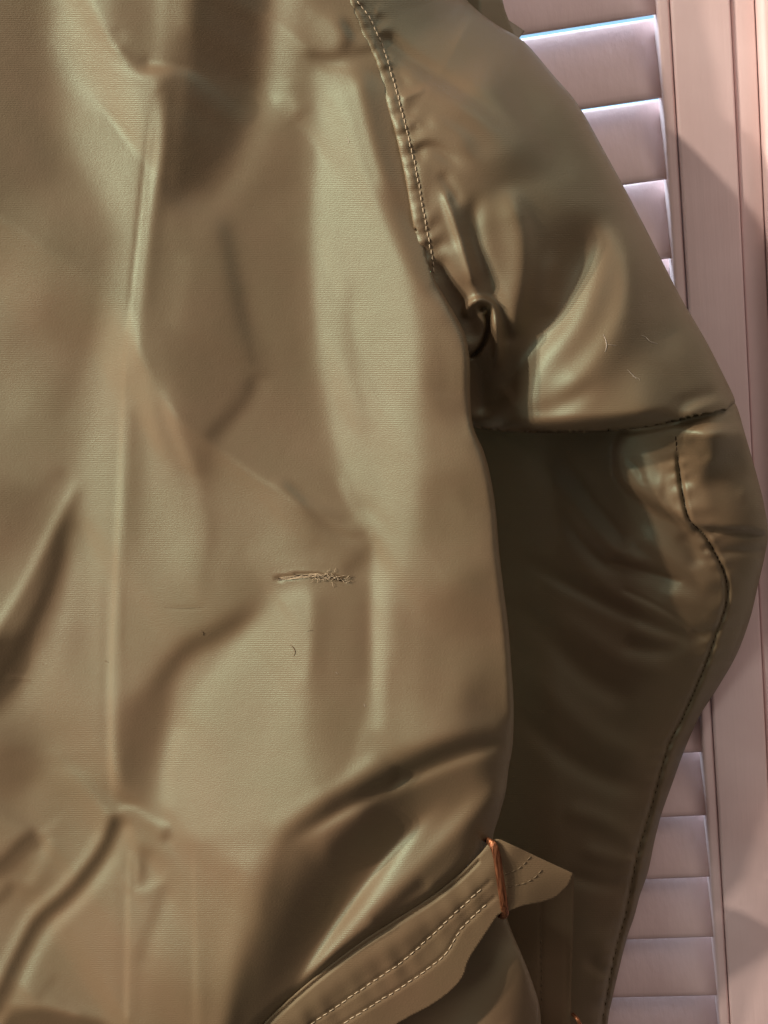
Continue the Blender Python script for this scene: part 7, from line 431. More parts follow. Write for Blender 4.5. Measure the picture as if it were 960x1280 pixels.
 [-4,0,-1,1,-1,0,0,0,-1,0,0,-1,0,-1,-1,1,-2,0,0,0,1,-1,0,1,0,1,0,-12,3,23,3,-10,-9,-3,3,2,-1,-1,0,-1,1,2,5,5,-4,-6,-5,-4,-4,-4,-3,-3,-3,-1,0,0,5,9,8,7,5,6,6,3,0,-1,-2,-1,-2,-2,-3,-1,-1,0,-1,0,0,0,0,0,0,0,0,0,0,0,0,0,0,0,0,0,0,0,0,0,0,0,0,0],
 [-5,0,0,-1,0,0,0,-1,1,-1,0,0,-1,0,-1,-1,0,0,1,0,-1,1,1,-1,1,0,0,-6,-4,24,9,-10,-13,-6,3,4,0,-1,-2,0,0,1,4,3,-2,-6,-4,-4,-4,-3,-4,-3,-2,-1,1,2,7,8,7,6,5,4,5,4,1,0,-1,-3,-3,-3,-2,-1,-1,-1,0,1,-1,0,0,0,0,0,0,0,0,0,0,0,0,0,0,0,0,0,0,0,0,0,0,0],
 [-5,-1,0,0,0,-1,0,1,-1,0,0,0,-1,0,0,0,0,0,-1,0,0,0,-2,-2,-1,3,8,4,-8,12,15,-8,-16,-11,2,4,2,-1,-1,-2,0,2,1,4,-3,-4,-5,-3,-3,-4,-3,-2,-1,1,0,4,8,9,6,2,2,3,4,6,1,0,-2,-2,-2,-2,-2,-2,-1,0,0,-1,0,0,0,0,0,0,0,0,0,0,0,0,0,0,0,0,0,0,0,0,0,0,0,0],
 [-5,-1,0,0,-1,1,-1,0,0,0,0,-1,1,-1,0,0,-1,0,1,0,1,-2,-4,-5,-1,7,14,10,-10,-1,18,-2,-17,-14,-1,5,2,0,-1,-1,0,-1,2,1,-1,-4,-3,-3,-3,-2,-2,-2,-1,0,2,6,10,7,4,1,0,1,4,4,4,-1,-1,-2,-2,-2,-2,-2,-1,-1,0,0,0,0,0,0,0,0,0,0,0,0,0,0,0,0,0,0,0,0,0,0,0,0,0,0],
 [-6,1,-1,0,0,-1,1,-1,0,1,0,0,-1,0,1,-1,1,1,-1,1,-1,-1,-4,-6,-4,3,9,12,-4,-8,21,8,-14,-19,-6,6,4,0,-1,0,-1,0,0,1,-1,-2,0,1,-2,-7,-4,0,0,2,2,8,9,6,1,0,-2,-1,2,5,3,1,-1,-1,-3,-2,-1,-1,0,-1,-1,0,0,0,0,0,0,0,0,0,-1,1,0,0,0,0,0,0,0,0,0,0,0,0,0,0],
 [-5,-1,1,-1,0,0,0,0,0,0,0,0,1,0,0,0,0,0,1,0,2,0,-2,-7,-11,-5,3,7,7,-4,18,16,-10,-19,-11,3,6,1,1,-1,0,-1,-1,-1,-1,1,5,3,-2,-8,-6,-1,1,1,5,10,9,4,0,-3,-4,-1,1,4,2,0,0,-1,-1,-1,-1,-1,-2,0,0,0,0,-1,1,0,0,0,0,-1,1,0,0,0,0,0,0,0,0,0,0,0,0,0,0,0],
 [-5,0,0,0,0,0,0,0,0,-1,0,1,0,0,0,1,0,1,1,1,1,1,-1,-7,-12,-11,-3,6,11,0,10,23,-3,-19,-16,1,6,4,0,0,0,-1,-2,-3,0,4,5,6,-4,-9,-5,0,3,2,6,11,7,1,-2,-4,-3,-3,0,1,3,1,0,-1,0,-1,-1,-2,0,0,0,0,0,1,0,0,0,0,0,0,0,0,0,0,0,0,0,0,0,0,0,0,0,0,0,0],
 [-5,0,0,0,0,0,0,0,0,0,0,0,0,1,0,1,1,0,1,1,0,1,0,-3,-9,-13,-7,-1,8,5,6,23,6,-16,-18,-6,7,5,2,1,-2,0,-3,-4,0,4,7,3,-3,-7,-1,1,2,4,9,10,4,-1,-4,-5,-4,-2,-1,0,1,1,0,0,-1,-1,-2,0,0,0,2,0,1,1,0,0,0,0,-1,1,0,0,0,0,0,0,0,0,0,0,0,0,0,0,0,0],
 [-4,0,-1,1,0,-1,0,0,0,1,0,0,0,0,0,0,1,0,0,1,0,-2,2,3,-2,-12,-16,-5,3,7,4,20,11,-9,-19,-8,5,7,2,1,0,-2,-3,-4,-1,3,3,1,-2,-1,2,4,3,6,11,7,1,-3,-6,-4,-3,-2,-2,1,1,-1,0,-2,-2,-2,-1,0,1,2,1,2,1,0,0,0,0,0,1,0,0,0,0,0,0,0,0,0,0,0,0,0,0,0,0,0],
 [-4,0,0,-1,0,1,0,0,0,0,0,0,0,-1,1,0,0,0,1,-1,-3,0,1,7,3,-10,-17,-13,-1,4,-2,14,20,0,-11,-13,2,8,5,1,0,-2,-5,-6,1,3,2,-1,-2,1,5,4,5,8,12,6,-1,-6,-5,-5,-3,-2,1,-2,-1,-1,-2,-1,-2,-3,-1,0,2,1,3,2,2,1,1,0,0,0,0,0,0,0,0,0,0,0,0,0,0,0,0,0,0,0,0,0],
 [-4,0,0,0,0,0,0,0,0,0,0,-1,0,1,-1,0,0,0,-2,-3,-2,-1,3,6,6,-2,-17,-16,-8,-3,-4,13,25,11,-8,-15,-4,8,7,2,-1,-3,-5,-5,1,3,1,-1,0,3,4,5,5,12,10,3,-3,-5,-7,-4,-3,0,-1,0,-1,-2,-1,-3,-3,-2,-2,0,1,3,2,3,2,1,1,1,0,0,0,0,0,0,0,0,0,0,0,0,0,0,0,0,0,0,0,0],
 [-4,0,0,0,0,0,0,0,0,-1,0,1,-1,-1,0,-1,-1,-1,-3,-3,-2,1,2,5,9,2,-11,-20,-12,-2,-2,9,26,12,-4,-15,-10,6,8,3,-1,-2,-7,-6,2,3,1,1,0,4,4,5,8,13,9,0,-5,-7,-5,-4,-1,0,0,-1,-2,-2,-3,-2,-3,-2,-2,-1,1,2,3,3,2,3,1,0,1,0,0,0,0,0,0,0,0,0,0,0,0,0,0,0,0,0,0,0],
 [-3,-1,0,0,0,0,-1,1,-1,0,0,-1,0,-1,-2,0,-2,-3,-2,-1,0,0,1,3,6,8,-4,-17,-16,-3,2,5,22,12,0,-12,-14,0,9,4,-2,-4,-7,-4,2,3,2,2,3,3,4,5,11,13,4,-1,-6,-7,-5,-3,0,1,0,-1,-4,-1,-2,-2,-2,-3,-2,-1,-1,2,3,3,3,2,1,1,0,1,0,0,0,0,0,0,0,0,0,0,0,0,0,0,0,0,0,0],
 [-4,1,0,-1,0,0,0,-1,0,0,-1,0,-1,-1,-1,-4,-2,-1,-2,1,0,-1,-1,2,5,9,5,-11,-19,-11,2,3,18,15,4,-6,-16,-7,6,6,0,-5,-9,-3,3,3,2,3,5,4,4,7,14,10,2,-5,-7,-7,-4,-1,1,1,1,-3,-3,-2,-1,-2,-2,-3,-2,-2,-1,1,3,3,4,1,2,1,1,-1,0,0,1,0,0,0,0,0,0,0,0,0,0,0,0,0,0,0],
 [-4,0,-1,1,0,-1,0,-1,0,0,-1,-1,-1,-2,-1,-2,-2,-1,0,-1,0,-1,0,0,4,8,8,-3,-18,-16,-3,6,15,13,6,1,-14,-14,2,6,0,-6,-8,-1,3,3,1,5,8,4,4,11,14,6,-1,-6,-8,-5,-3,-1,2,2,-1,-3,-3,-2,-2,-1,-1,-1,-3,-2,0,1,1,3,2,3,1,1,0,1,0,0,-1,0,0,0,1,0,0,0,0,0,0,0,0,0,0,0],
 [-4,-1,1,-1,0,0,-1,0,0,-2,0,-2,-2,-1,-2,0,-1,-1,0,-1,-1,0,0,0,3,4,8,4,-9,-17,-9,-7,-6,12,23,14,-6,-17,-7,5,2,-6,-8,0,4,1,0,0,9,11,10,15,12,1,-4,-8,-6,-5,-3,2,2,1,0,-5,-4,-1,0,0,-1,-1,-1,-1,-1,-1,2,1,2,2,1,1,0,0,1,0,0,0,0,0,-1,0,0,1,0,0,0,0,0,0,0,0],
 [-4,0,-1,0,-1,0,0,-1,-1,-1,-2,-2,-1,-1,-1,-1,0,-1,-1,0,0,0,0,1,0,2,7,9,-1,-14,-16,-17,-16,23,28,14,-1,-17,-14,1,3,-5,-8,2,5,0,-5,-1,7,18,20,16,6,0,-7,-9,-7,-3,0,2,2,2,-3,-5,-3,-2,0,0,1,1,1,-2,-1,0,-1,1,2,0,2,0,1,0,-1,1,0,0,0,0,0,0,0,-1,0,1,0,0,0,0,0,0],
 [-4,-1,0,0,-1,-1,-1,0,-2,-2,-1,-1,-1,-1,-1,0,-1,0,0,0,0,0,0,-1,-1,3,6,10,5,-10,-16,-8,4,10,6,8,8,-14,-21,-7,2,-5,-4,4,5,1,-2,-2,9,22,23,12,1,-6,-8,-7,-5,-3,1,3,3,1,-4,-6,-4,0,-1,2,2,1,0,0,-1,-2,0,1,-1,2,0,1,0,0,1,-1,0,1,0,0,0,0,0,0,0,-1,1,0,0,0,0,0],
 [-5,0,-1,0,-1,-1,-1,-2,-1,-1,-2,-1,-1,0,0,0,0,-1,0,0,0,0,-1,1,1,1,4,6,8,-2,-14,-12,1,5,7,26,18,-29,-32,-13,1,-3,0,7,6,5,2,4,11,20,17,6,-3,-8,-10,-7,-3,-1,3,3,3,-1,-7,-6,-2,-2,1,0,2,1,1,1,-1,1,-1,0,1,0,1,0,0,1,-1,1,0,-1,0,1,0,0,0,0,0,0,-1,0,1,0,0,0],
 [-5,-1,0,-2,0,-1,-2,-1,-2,-2,0,-1,0,-1,0,0,0,0,0,0,0,-1,2,0,1,1,1,6,7,4,-9,-15,-5,2,3,8,12,-11,-28,-19,-2,4,10,10,8,6,6,9,16,18,8,-2,-6,-9,-9,-5,-3,2,3,5,1,-4,-8,-5,-2,-1,-1,0,0,2,2,1,3,1,1,0,0,0,0,0,0,-1,1,-1,1,0,0,-1,0,1,0,0,0,0,0,0,-1,1,0,0],
 [-6,0,-1,-1,-2,-2,-1,-2,-1,0,-1,0,0,0,0,-1,0,0,0,-1,0,2,0,0,1,1,1,4,8,6,-6,-16,-13,0,0,-9,8,7,-22,-26,-9,12,20,15,10,6,9,15,19,10,1,-5,-10,-10,-6,-4,0,3,5,3,0,-8,-7,-3,-2,-1,0,2,1,1,0,3,1,2,1,0,0,-1,-1,0,0,0,0,1,-1,0,1,0,0,-1,1,0,0,0,0,0,0,-1,1,0],
 [-6,-2,-1,-1,-2,-1,-1,-1,-1,0,-1,0,0,0,-1,0,0,0,-1,0,1,-1,0,2,0,1,3,3,4,4,-2,-10,-6,0,-5,-14,-2,6,-17,-24,-8,17,21,15,9,8,15,20,12,3,-4,-9,-10,-8,-4,-1,2,4,5,1,-5,-8,-6,-2,-2,0,2,2,4,3,3,1,1,0,0,-1,-1,-2,-1,0,-1,1,-1,0,1,0,-1,1,0,0,-1,1,0,0,0,0,0,0,-1,1],
 [-8,-1,-2,-1,-1,-1,-2,0,0,-1,0,0,-1,0,0,0,-1,-1,0,0,-1,1,1,0,2,1,0,0,3,7,14,15,-2,-22,-23,-15,-5,8,1,1,-4,-3,6,9,9,16,19,13,5,-3,-8,-10,-8,-6,-3,2,4,6,3,-2,-8,-8,-3,-3,0,1,3,3,4,4,5,2,1,-1,-2,-2,-3,-2,-1,-2,1,-1,1,-1,0,0,1,-1,1,0,0,-1,1,0,0,0,0,0,0,-1],
 [-9,-2,-1,-2,0,-2,1,-1,0,0,-1,0,-1,-1,0,-2,0,0,-1,0,-1,-1,1,1,0,0,-1,-1,3,12,19,8,-17,-24,-11,-6,-2,12,18,8,-15,-14,3,9,15,20,15,6,-2,-8,-9,-9,-6,-2,1,2,6,5,0,-6,-9,-5,-3,-1,0,2,3,5,5,5,4,3,1,-2,-3,-5,-3,-2,-2,0,-1,0,0,1,-1,1,-1,1,-1,1,0,0,-1,1,0,0,0,0,0,0],
 [-11,-1,-1,-1,-1,0,-1,0,-1,0,-1,-1,-1,-1,-1,-1,-1,-1,0,-1,0,0,-2,0,-1,-1,-1,1,0,4,2,-4,-9,-5,-2,0,1,2,5,1,-2,5,8,14,19,17,7,-1,-7,-8,-9,-6,-3,-1,4,6,5,1,-4,-8,-7,-4,-2,0,1,3,3,4,6,5,4,3,-1,-2,-4,-3,-4,-2,-2,-1,0,0,0,0,1,-1,1,-1,1,-1,1,0,0,-1,1,0,0,0,0,0],
 [-12,-1,-1,0,-1,0,-1,-1,-1,-2,0,-2,-1,-2,-2,0,-2,0,-1,0,0,0,0,-2,0,-1,1,-2,-1,-2,-6,-15,-11,2,11,10,2,-5,3,5,7,6,11,19,19,8,2,-6,-8,-9,-6,-3,-1,4,5,5,4,-2,-8,-10,-4,-2,-1,0,2,2,4,5,4,5,4,1,-1,-2,-4,-3,-3,-2,-1,0,-1,0,0,0,0,1,-1,1,-1,1,-1,1,0,0,-1,1,0,0,0,0],
 [-12,-2,-1,-1,0,-1,-1,-2,-1,-1,-3,-2,-1,-1,-1,-2,0,0,0,0,1,-1,0,1,-1,0,-1,-1,-1,-10,-22,-26,-7,19,21,11,1,-4,8,7,5,9,17,20,12,3,-5,-7,-8,-6,-3,0,3,5,5,4,-1,-7,-10,-5,-3,-2,1,1,2,3,2,2,4,4,3,1,0,-3,-3,-3,-2,-1,0,-1,0,0,0,0,0,0,1,-1,1,0,0,-1,1,0,0,0,0,0,0,0],
 [-14,-1,0,-1,-2,-2,-2,-2,-2,-2,-1,-2,-2,-1,0,1,0,-1,1,1,-1,1,0,-1,0,0,-2,-1,-4,-6,-9,-8,-3,1,6,4,-8,4,15,8,7,14,21,14,5,-2,-7,-7,-6,-2,0,3,5,5,4,1,-7,-10,-7,-2,-2,0,-1,2,4,2,3,2,-1,1,1,2,1,-2,-1,-2,-1,-2,-1,0,1,0,0,1,0,-1,0,1,0,-1,1,0,-1,1,0,-1,1,0,0,0],
 [-15,-1,-3,-2,-2,-2,-2,-2,-2,-2,-1,0,0,0,0,0,0,1,1,-1,1,0,0,-1,-1,-1,-1,-2,-1,1,3,-2,-11,-11,-1,0,-7,10,17,8,9,19,17,9,1,-5,-7,-7,-2,0,3,7,6,4,-1,-7,-10,-8,-2,-3,0,0,3,2,2,4,2,1,1,-1,-2,0,-2,1,-2,-1,0,0,0,0,0,0,0,0,0,1,0,-1,0,1,-1,1,0,0,0,0,-1,1,0,0],
 [-19,-2,-1,-3,-2,-2,-2,-1,-1,0,-1,0,1,1,0,0,1,0,-1,0,0,-1,0,-1,-1,-2,-1,-2,-2,1,4,0,-9,-13,-2,0,-1,11,14,7,17,19,12,3,-3,-6,-7,-3,-1,4,6,6,6,-1,-7,-10,-9,-3,-2,0,0,2,2,3,4,2,3,0,0,0,-1,-3,-2,-2,-1,0,0,0,0,0,0,1,0,0,0,0,0,1,-1,0,1,-1,1,-1,1,0,0,-1,1,0],
 [-22,-3,-2,-1,-2,-1,0,0,-1,0,2,0,0,0,0,0,0,-1,0,0,-1,1,-2,0,-1,-1,-3,-2,-1,-1,1,1,-7,-10,-4,5,5,9,8,12,18,15,7,0,-4,-7,-4,-2,2,4,6,5,-1,-4,-10,-9,-4,-1,1,1,2,2,3,4,2,3,1,2,0,-2,-1,-3,-1,-3,-1,-1,-1,1,1,0,0,0,0,0,0,0,0,0,1,0,-1,1,0,0,-1,1,0,0,0,0],
 [-25,-2,-1,-1,0,0,0,0,2,0,-1,1,0,-1,0,0,-1,1,-1,0,-1,-1,0,-1,-2,-2,-2,-3,-4,-1,1,1,-4,-8,-3,5,9,7,7,18,17,10,2,-2,-5,-5,-4,1,3,3,2,-2,-5,-7,-6,-4,0,2,2,3,3,4,2,3,2,3,2,1,-1,-1,-2,-2,-2,-2,-3,-1,0,0,0,0,-1,1,1,0,0,0,0,1,-1,0,1,0,-1,1,0,0,0,0,-1,1],
 [-24,0,-1,1,0,0,1,0,-1,1,0,-1,-1,1,-1,0,-1,-1,0,-1,0,-1,-1,-2,-2,-3,-2,-3,-4,-3,0,1,-2,-5,-2,6,8,11,24,15,3,3,-1,-3,-3,-3,-3,-1,1,0,-3,-6,-7,-6,1,3,4,3,3,3,3,2,4,2,3,1,2,0,0,-1,-2,-1,-3,-3,-1,-3,0,-1,-3,-4,-8,0,15,2,0,0,1,-1,1,0,0,-1,1,0,0,-1,1,0,0,0],
 [-21,1,0,0,1,0,-1,1,0,-2,0,0,0,-1,-1,-1,0,0,-1,-1,0,-1,-1,-1,-2,-2,-4,-3,-3,-3,-1,1,0,-3,0,6,7,20,37,7,-12,-5,-2,-3,-3,-2,-2,-3,-2,-4,-6,-8,-5,1,5,8,6,4,1,2,2,3,2,2,2,2,0,1,0,-1,-1,-2,-2,-2,-3,-4,-7,-8,-9,-8,-2,6,24,10,2,-1,-4,-1,1,0,-1,1,0,-1,1,0,0,0,0,-1],
 [-15,-1,1,0,-1,1,0,-2,0,0,0,-1,-1,-1,1,-1,0,-2,0,0,-1,-1,0,-2,-2,-2,-2,-4,-2,-3,-2,0,0,1,2,4,8,12,18,23,-3,-11,-5,-3,-1,-1,-5,-4,-7,-6,-6,-2,2,6,9,6,4,0,1,1,2,2,3,1,0,1,1,1,0,0,-2,-1,-2,-4,-12,-13,-11,-2,8,16,22,12,-4,7,5,-12,-15,-3,-1,0,1,0,0,0,0,0,0,0,0,0],
 [-12,1,0,-1,0,-1,0,0,-1,0,-1,0,0,-1,-1,0,-1,0,0,-1,-1,0,-2,-1,-1,-3,-3,-2,-3,-1,-2,0,2,0,4,5,11,10,3,23,12,-20,-12,-4,-1,-2,-2,-7,-5,-3,0,5,7,7,4,2,-2,0,0,2,2,2,1,1,1,0,1,0,0,0,0,-1,-2,-11,-17,-7,15,24,26,20,11,-3,-24,-13,-7,-9,-10,-1,0,0,0,0,0,0,0,0,0,0,0,0],
 [-8,-1,-1,1,-1,0,-1,0,0,0,-1,0,-1,0,0,-1,0,0,-1,-1,0,-1,-1,-1,-2,-1,-2,-2,-2,-3,-1,0,1,3,4,7,14,14,-6,0,10,-12,-12,-4,-2,0,-1,0,0,2,7,6,5,2,-3,-3,-2,-1,2,1,2,1,1,1,0,0,1,0,1,0,-1,-2,-3,-4,3,21,28,16,-1,-13,-20,-20,-18,-14,-8,10,16,3,0,0,0,0,-1,1,0,0,0,0,0,0],
 [-7,0,0,-1,1,-1,0,0,-1,0,0,-1,0,0,-1,1,-1,0,-1,0,-1,-1,0,-2,-1,-2,-1,-2,-1,0,2,10,17,17,-2,-7,3,5,-4,-23,-14,8,-2,-6,1,4,6,5,5,5,3,1,-2,-4,-5,-3,0,1,1,2,1,1,0,0,-1,-2,-3,-3,-5,-5,-4,-2,3,14,24,23,5,-15,-28,-22,-13,-4,0,4,6,11,11,3,0,0,0,0,0,0,0,0,-1,1,0,0],
 [-4,-1,0,0,0,0,-1,0,0,-1,0,0,0,0,0,-1,0,0,0,0,-1,-1,-1,0,-2,-2,-2,-1,-1,1,6,17,28,18,-6,-14,-5,1,-4,-13,-10,0,-5,-2,4,8,5,7,3,-1,-4,-5,-6,-6,-3,-3,-1,0,-1,-2,-2,-4,-4,-6,-6,-7,-7,-5,-2,2,6,9,11,15,14,0,-15,-16,-5,3,7,7,7,4,3,1,2,0,0,0,0,0,0,0,0,0,0,0,0,0],
 [-4,1,0,0,-1,0,1,-1,0,0,0,0,0,0,0,0,0,-1,0,0,0,-1,-1,-1,0,-2,-2,-2,-1,0,3,3,6,3,5,11,10,1,-3,-8,-6,-5,-1,1,0,0,1,-3,-4,-6,-8,-8,-7,-7,-5,-4,-3,-4,-2,-4,-4,-2,-3,-2,-2,0,0,5,8,10,12,12,10,7,2,-9,-11,1,9,9,5,1,1,0,0,1,-1,0,0,0,0,0,0,0,0,0,0,0,0,0],
 [-1,-1,0,0,0,0,0,0,0,0,0,0,0,0,0,0,0,0,0,-1,0,0,-1,0,-1,0,-2,-1,-2,0,-1,3,3,4,10,12,6,0,-7,-7,-6,-5,-8,-12,-13,-11,-6,-4,-4,-5,-5,-5,-3,-1,-1,0,0,2,1,3,2,2,3,4,5,4,7,6,7,8,8,5,4,3,1,-2,-2,1,4,0,0,1,-1,0,0,0,0,0,0,0,0,0,0,0,0,0,0,0,0,0],
 [-1,1,0,-1,1,0,-1,1,0,0,0,0,0,-1,0,0,0,0,1,0,0,0,0,-1,0,0,0,-1,-1,-1,0,0,1,5,12,12,2,-4,-6,-8,-5,-9,-12,-15,-16,-11,-3,0,-1,1,1,1,1,2,3,3,4,3,3,3,4,3,4,3,3,4,2,3,4,3,1,2,0,0,1,0,0,1,-1,0,0,0,0,0,0,0,0,0,0,0,0,0,0,0,0,0,0,0,0,0],
 [0,0,0,1,-1,0,1,-1,1,0,0,-1,0,1,0,0,0,1,-1,0,0,0,0,1,0,0,1,1,1,0,0,0,3,11,6,3,1,-6,-8,-5,-6,-6,-7,-8,-8,-4,-1,1,2,1,1,2,1,2,2,2,1,2,2,2,1,2,1,1,1,0,1,1,0,0,1,0,0,1,-1,0,0,0,0,0,0,0,0,0,0,0,0,0,0,0,0,0,0,0,0,0,0,0,0,0],
 [1,0,0,0,0,0,0,0,0,0,0,1,0,0,0,0,0,-1,1,0,1,0,1,0,1,2,2,2,2,3,2,-1,24,15,-7,-9,-10,-9,-7,-6,-3,-3,-3,-2,-2,-1,0,0,1,0,1,0,1,0,0,1,1,0,0,0,1,0,0,0,0,1,0,0,0,0,-1,0,1,-1,1,-1,0,0,0,0,0,0,0,0,0,0,0,0,0,0,0,0,0,0,0,0,0,0,0,0],
 [1,0,0,0,0,1,-1,1,-1,1,0,0,0,0,0,0,1,0,-1,2,-1,1,0,2,2,2,2,4,4,3,1,18,42,-10,-9,-13,-17,-13,-10,-4,-3,-2,0,-1,0,-1,1,0,0,0,0,0,0,0,0,0,-1,1,0,-1,0,0,0,0,0,0,0,-1,1,-1,1,0,-1,0,0,0,0,0,1,0,-1,0,0,0,0,0,0,0,0,0,0,0,0,0,0,0,0,0,0,0],
 [1,0,0,0,1,-1,1,0,1,-1,0,0,1,0,0,0,0,0,1,-1,1,1,2,1,2,2,5,3,5,4,1,40,13,-16,-4,-13,-15,-13,-9,-6,-2,-1,-1,1,-1,1,-1,0,0,0,0,0,-1,0,0,0,0,-1,0,1,0,0,-1,0,0,0,0,0,-1,1,-1,0,1,0,0,0,0,0,-1,0,1,-1,0,1,-1,0,1,-1,0,0,0,0,0,0,0,0,1,-1,0,0],
 [2,0,0,0,0,0,1,0,-1,1,0,0,0,0,0,1,0,0,0,1,1,0,1,2,2,4,3,5,5,3,15,39,-31,-2,-4,-9,-12,-9,-7,-3,-2,-1,0,-1,1,-1,0,0,-1,1,-1,0,0,0,0,-1,1,0,0,-1,-1,0,1,0,0,-1,0,0,0,0,0,0,-1,0,0,0,0,0,0,0,0,0,1,-1,1,-1,0,0,0,0,0,0,1,-1,0,0,0,0,0,0],
 [1,1,0,0,0,1,-1,0,1,0,0,1,-1,1,1,-1,0,1,0,1,0,1,1,1,3,3,4,4,5,2,33,1,-33,3,-2,-6,-6,-7,-3,-3,-1,0,-1,0,-1,0,1,-1,0,0,0,-1,1,0,-1,0,-1,0,0,0,1,-1,0,0,-1,0,0,1,0,-1,0,0,0,0,0,0,0,-1,1,0,-1,1,-1,0,0,0,0,0,0,0,0,0,0,0,0,0,0,0,0,0],
 [2,0,1,0,0,0,0,1,0,0,0,0,1,-1,0,1,0,0,1,0,0,1,1,2,2,3,3,5,3,8,22,-33,-4,2,-1,-3,-4,-2,-3,-1,-1,0,0,0,0,0,-1,0,0,-1,0,1,-1,-1,1,0,0,-1,0,0,-1,1,-1,0,0,0,0,-1,0,0,0,0,0,0,-1,1,-1,1,-1,0,1,-1,0,0,0,1,-1,0,0,0,0,0,0,0,0,0,0,0,0,0],
 [3,-1,0,1,0,0,1,-1,0,1,1,-1,0,1,0,0,1,0,0,0,1,1,1,2,1,3,3,3,3,17,-1,-29,1,2,-1,-2,-1,-2,0,-1,0,-1,0,0,0,0,0,0,0,-1,0,-1,0,1,-1,-1,0,1,-1,0,0,-1,0,0,0,0,0,0,-1,1,-1,0,0,0,0,-1,1,-1,1,-1,0,0,1,0,-1,0,0,0,1,-1,0,0,0,0,0,0,0,0,0,0],
 [2,1,1,-1,1,0,0,1,1,-1,0,1,1,0,0,1,-1,1,0,1,0,1,1,1,2,2,3,3,4,11,-18,-9,2,0,0,0,-1,0,-1,0,-1,0,0,0,-1,0,-1,0,0,0,0,0,-1,-1,0,1,-1,-1,0,0,-1,1,-1,0,0,0,-1,0,0,-1,1,-1,0,0,0,0,0,0,-1,1,0,0,-1,0,1,-1,0,1,-1,1,-1,0,0,0,0,0,0,0,0,0],
]
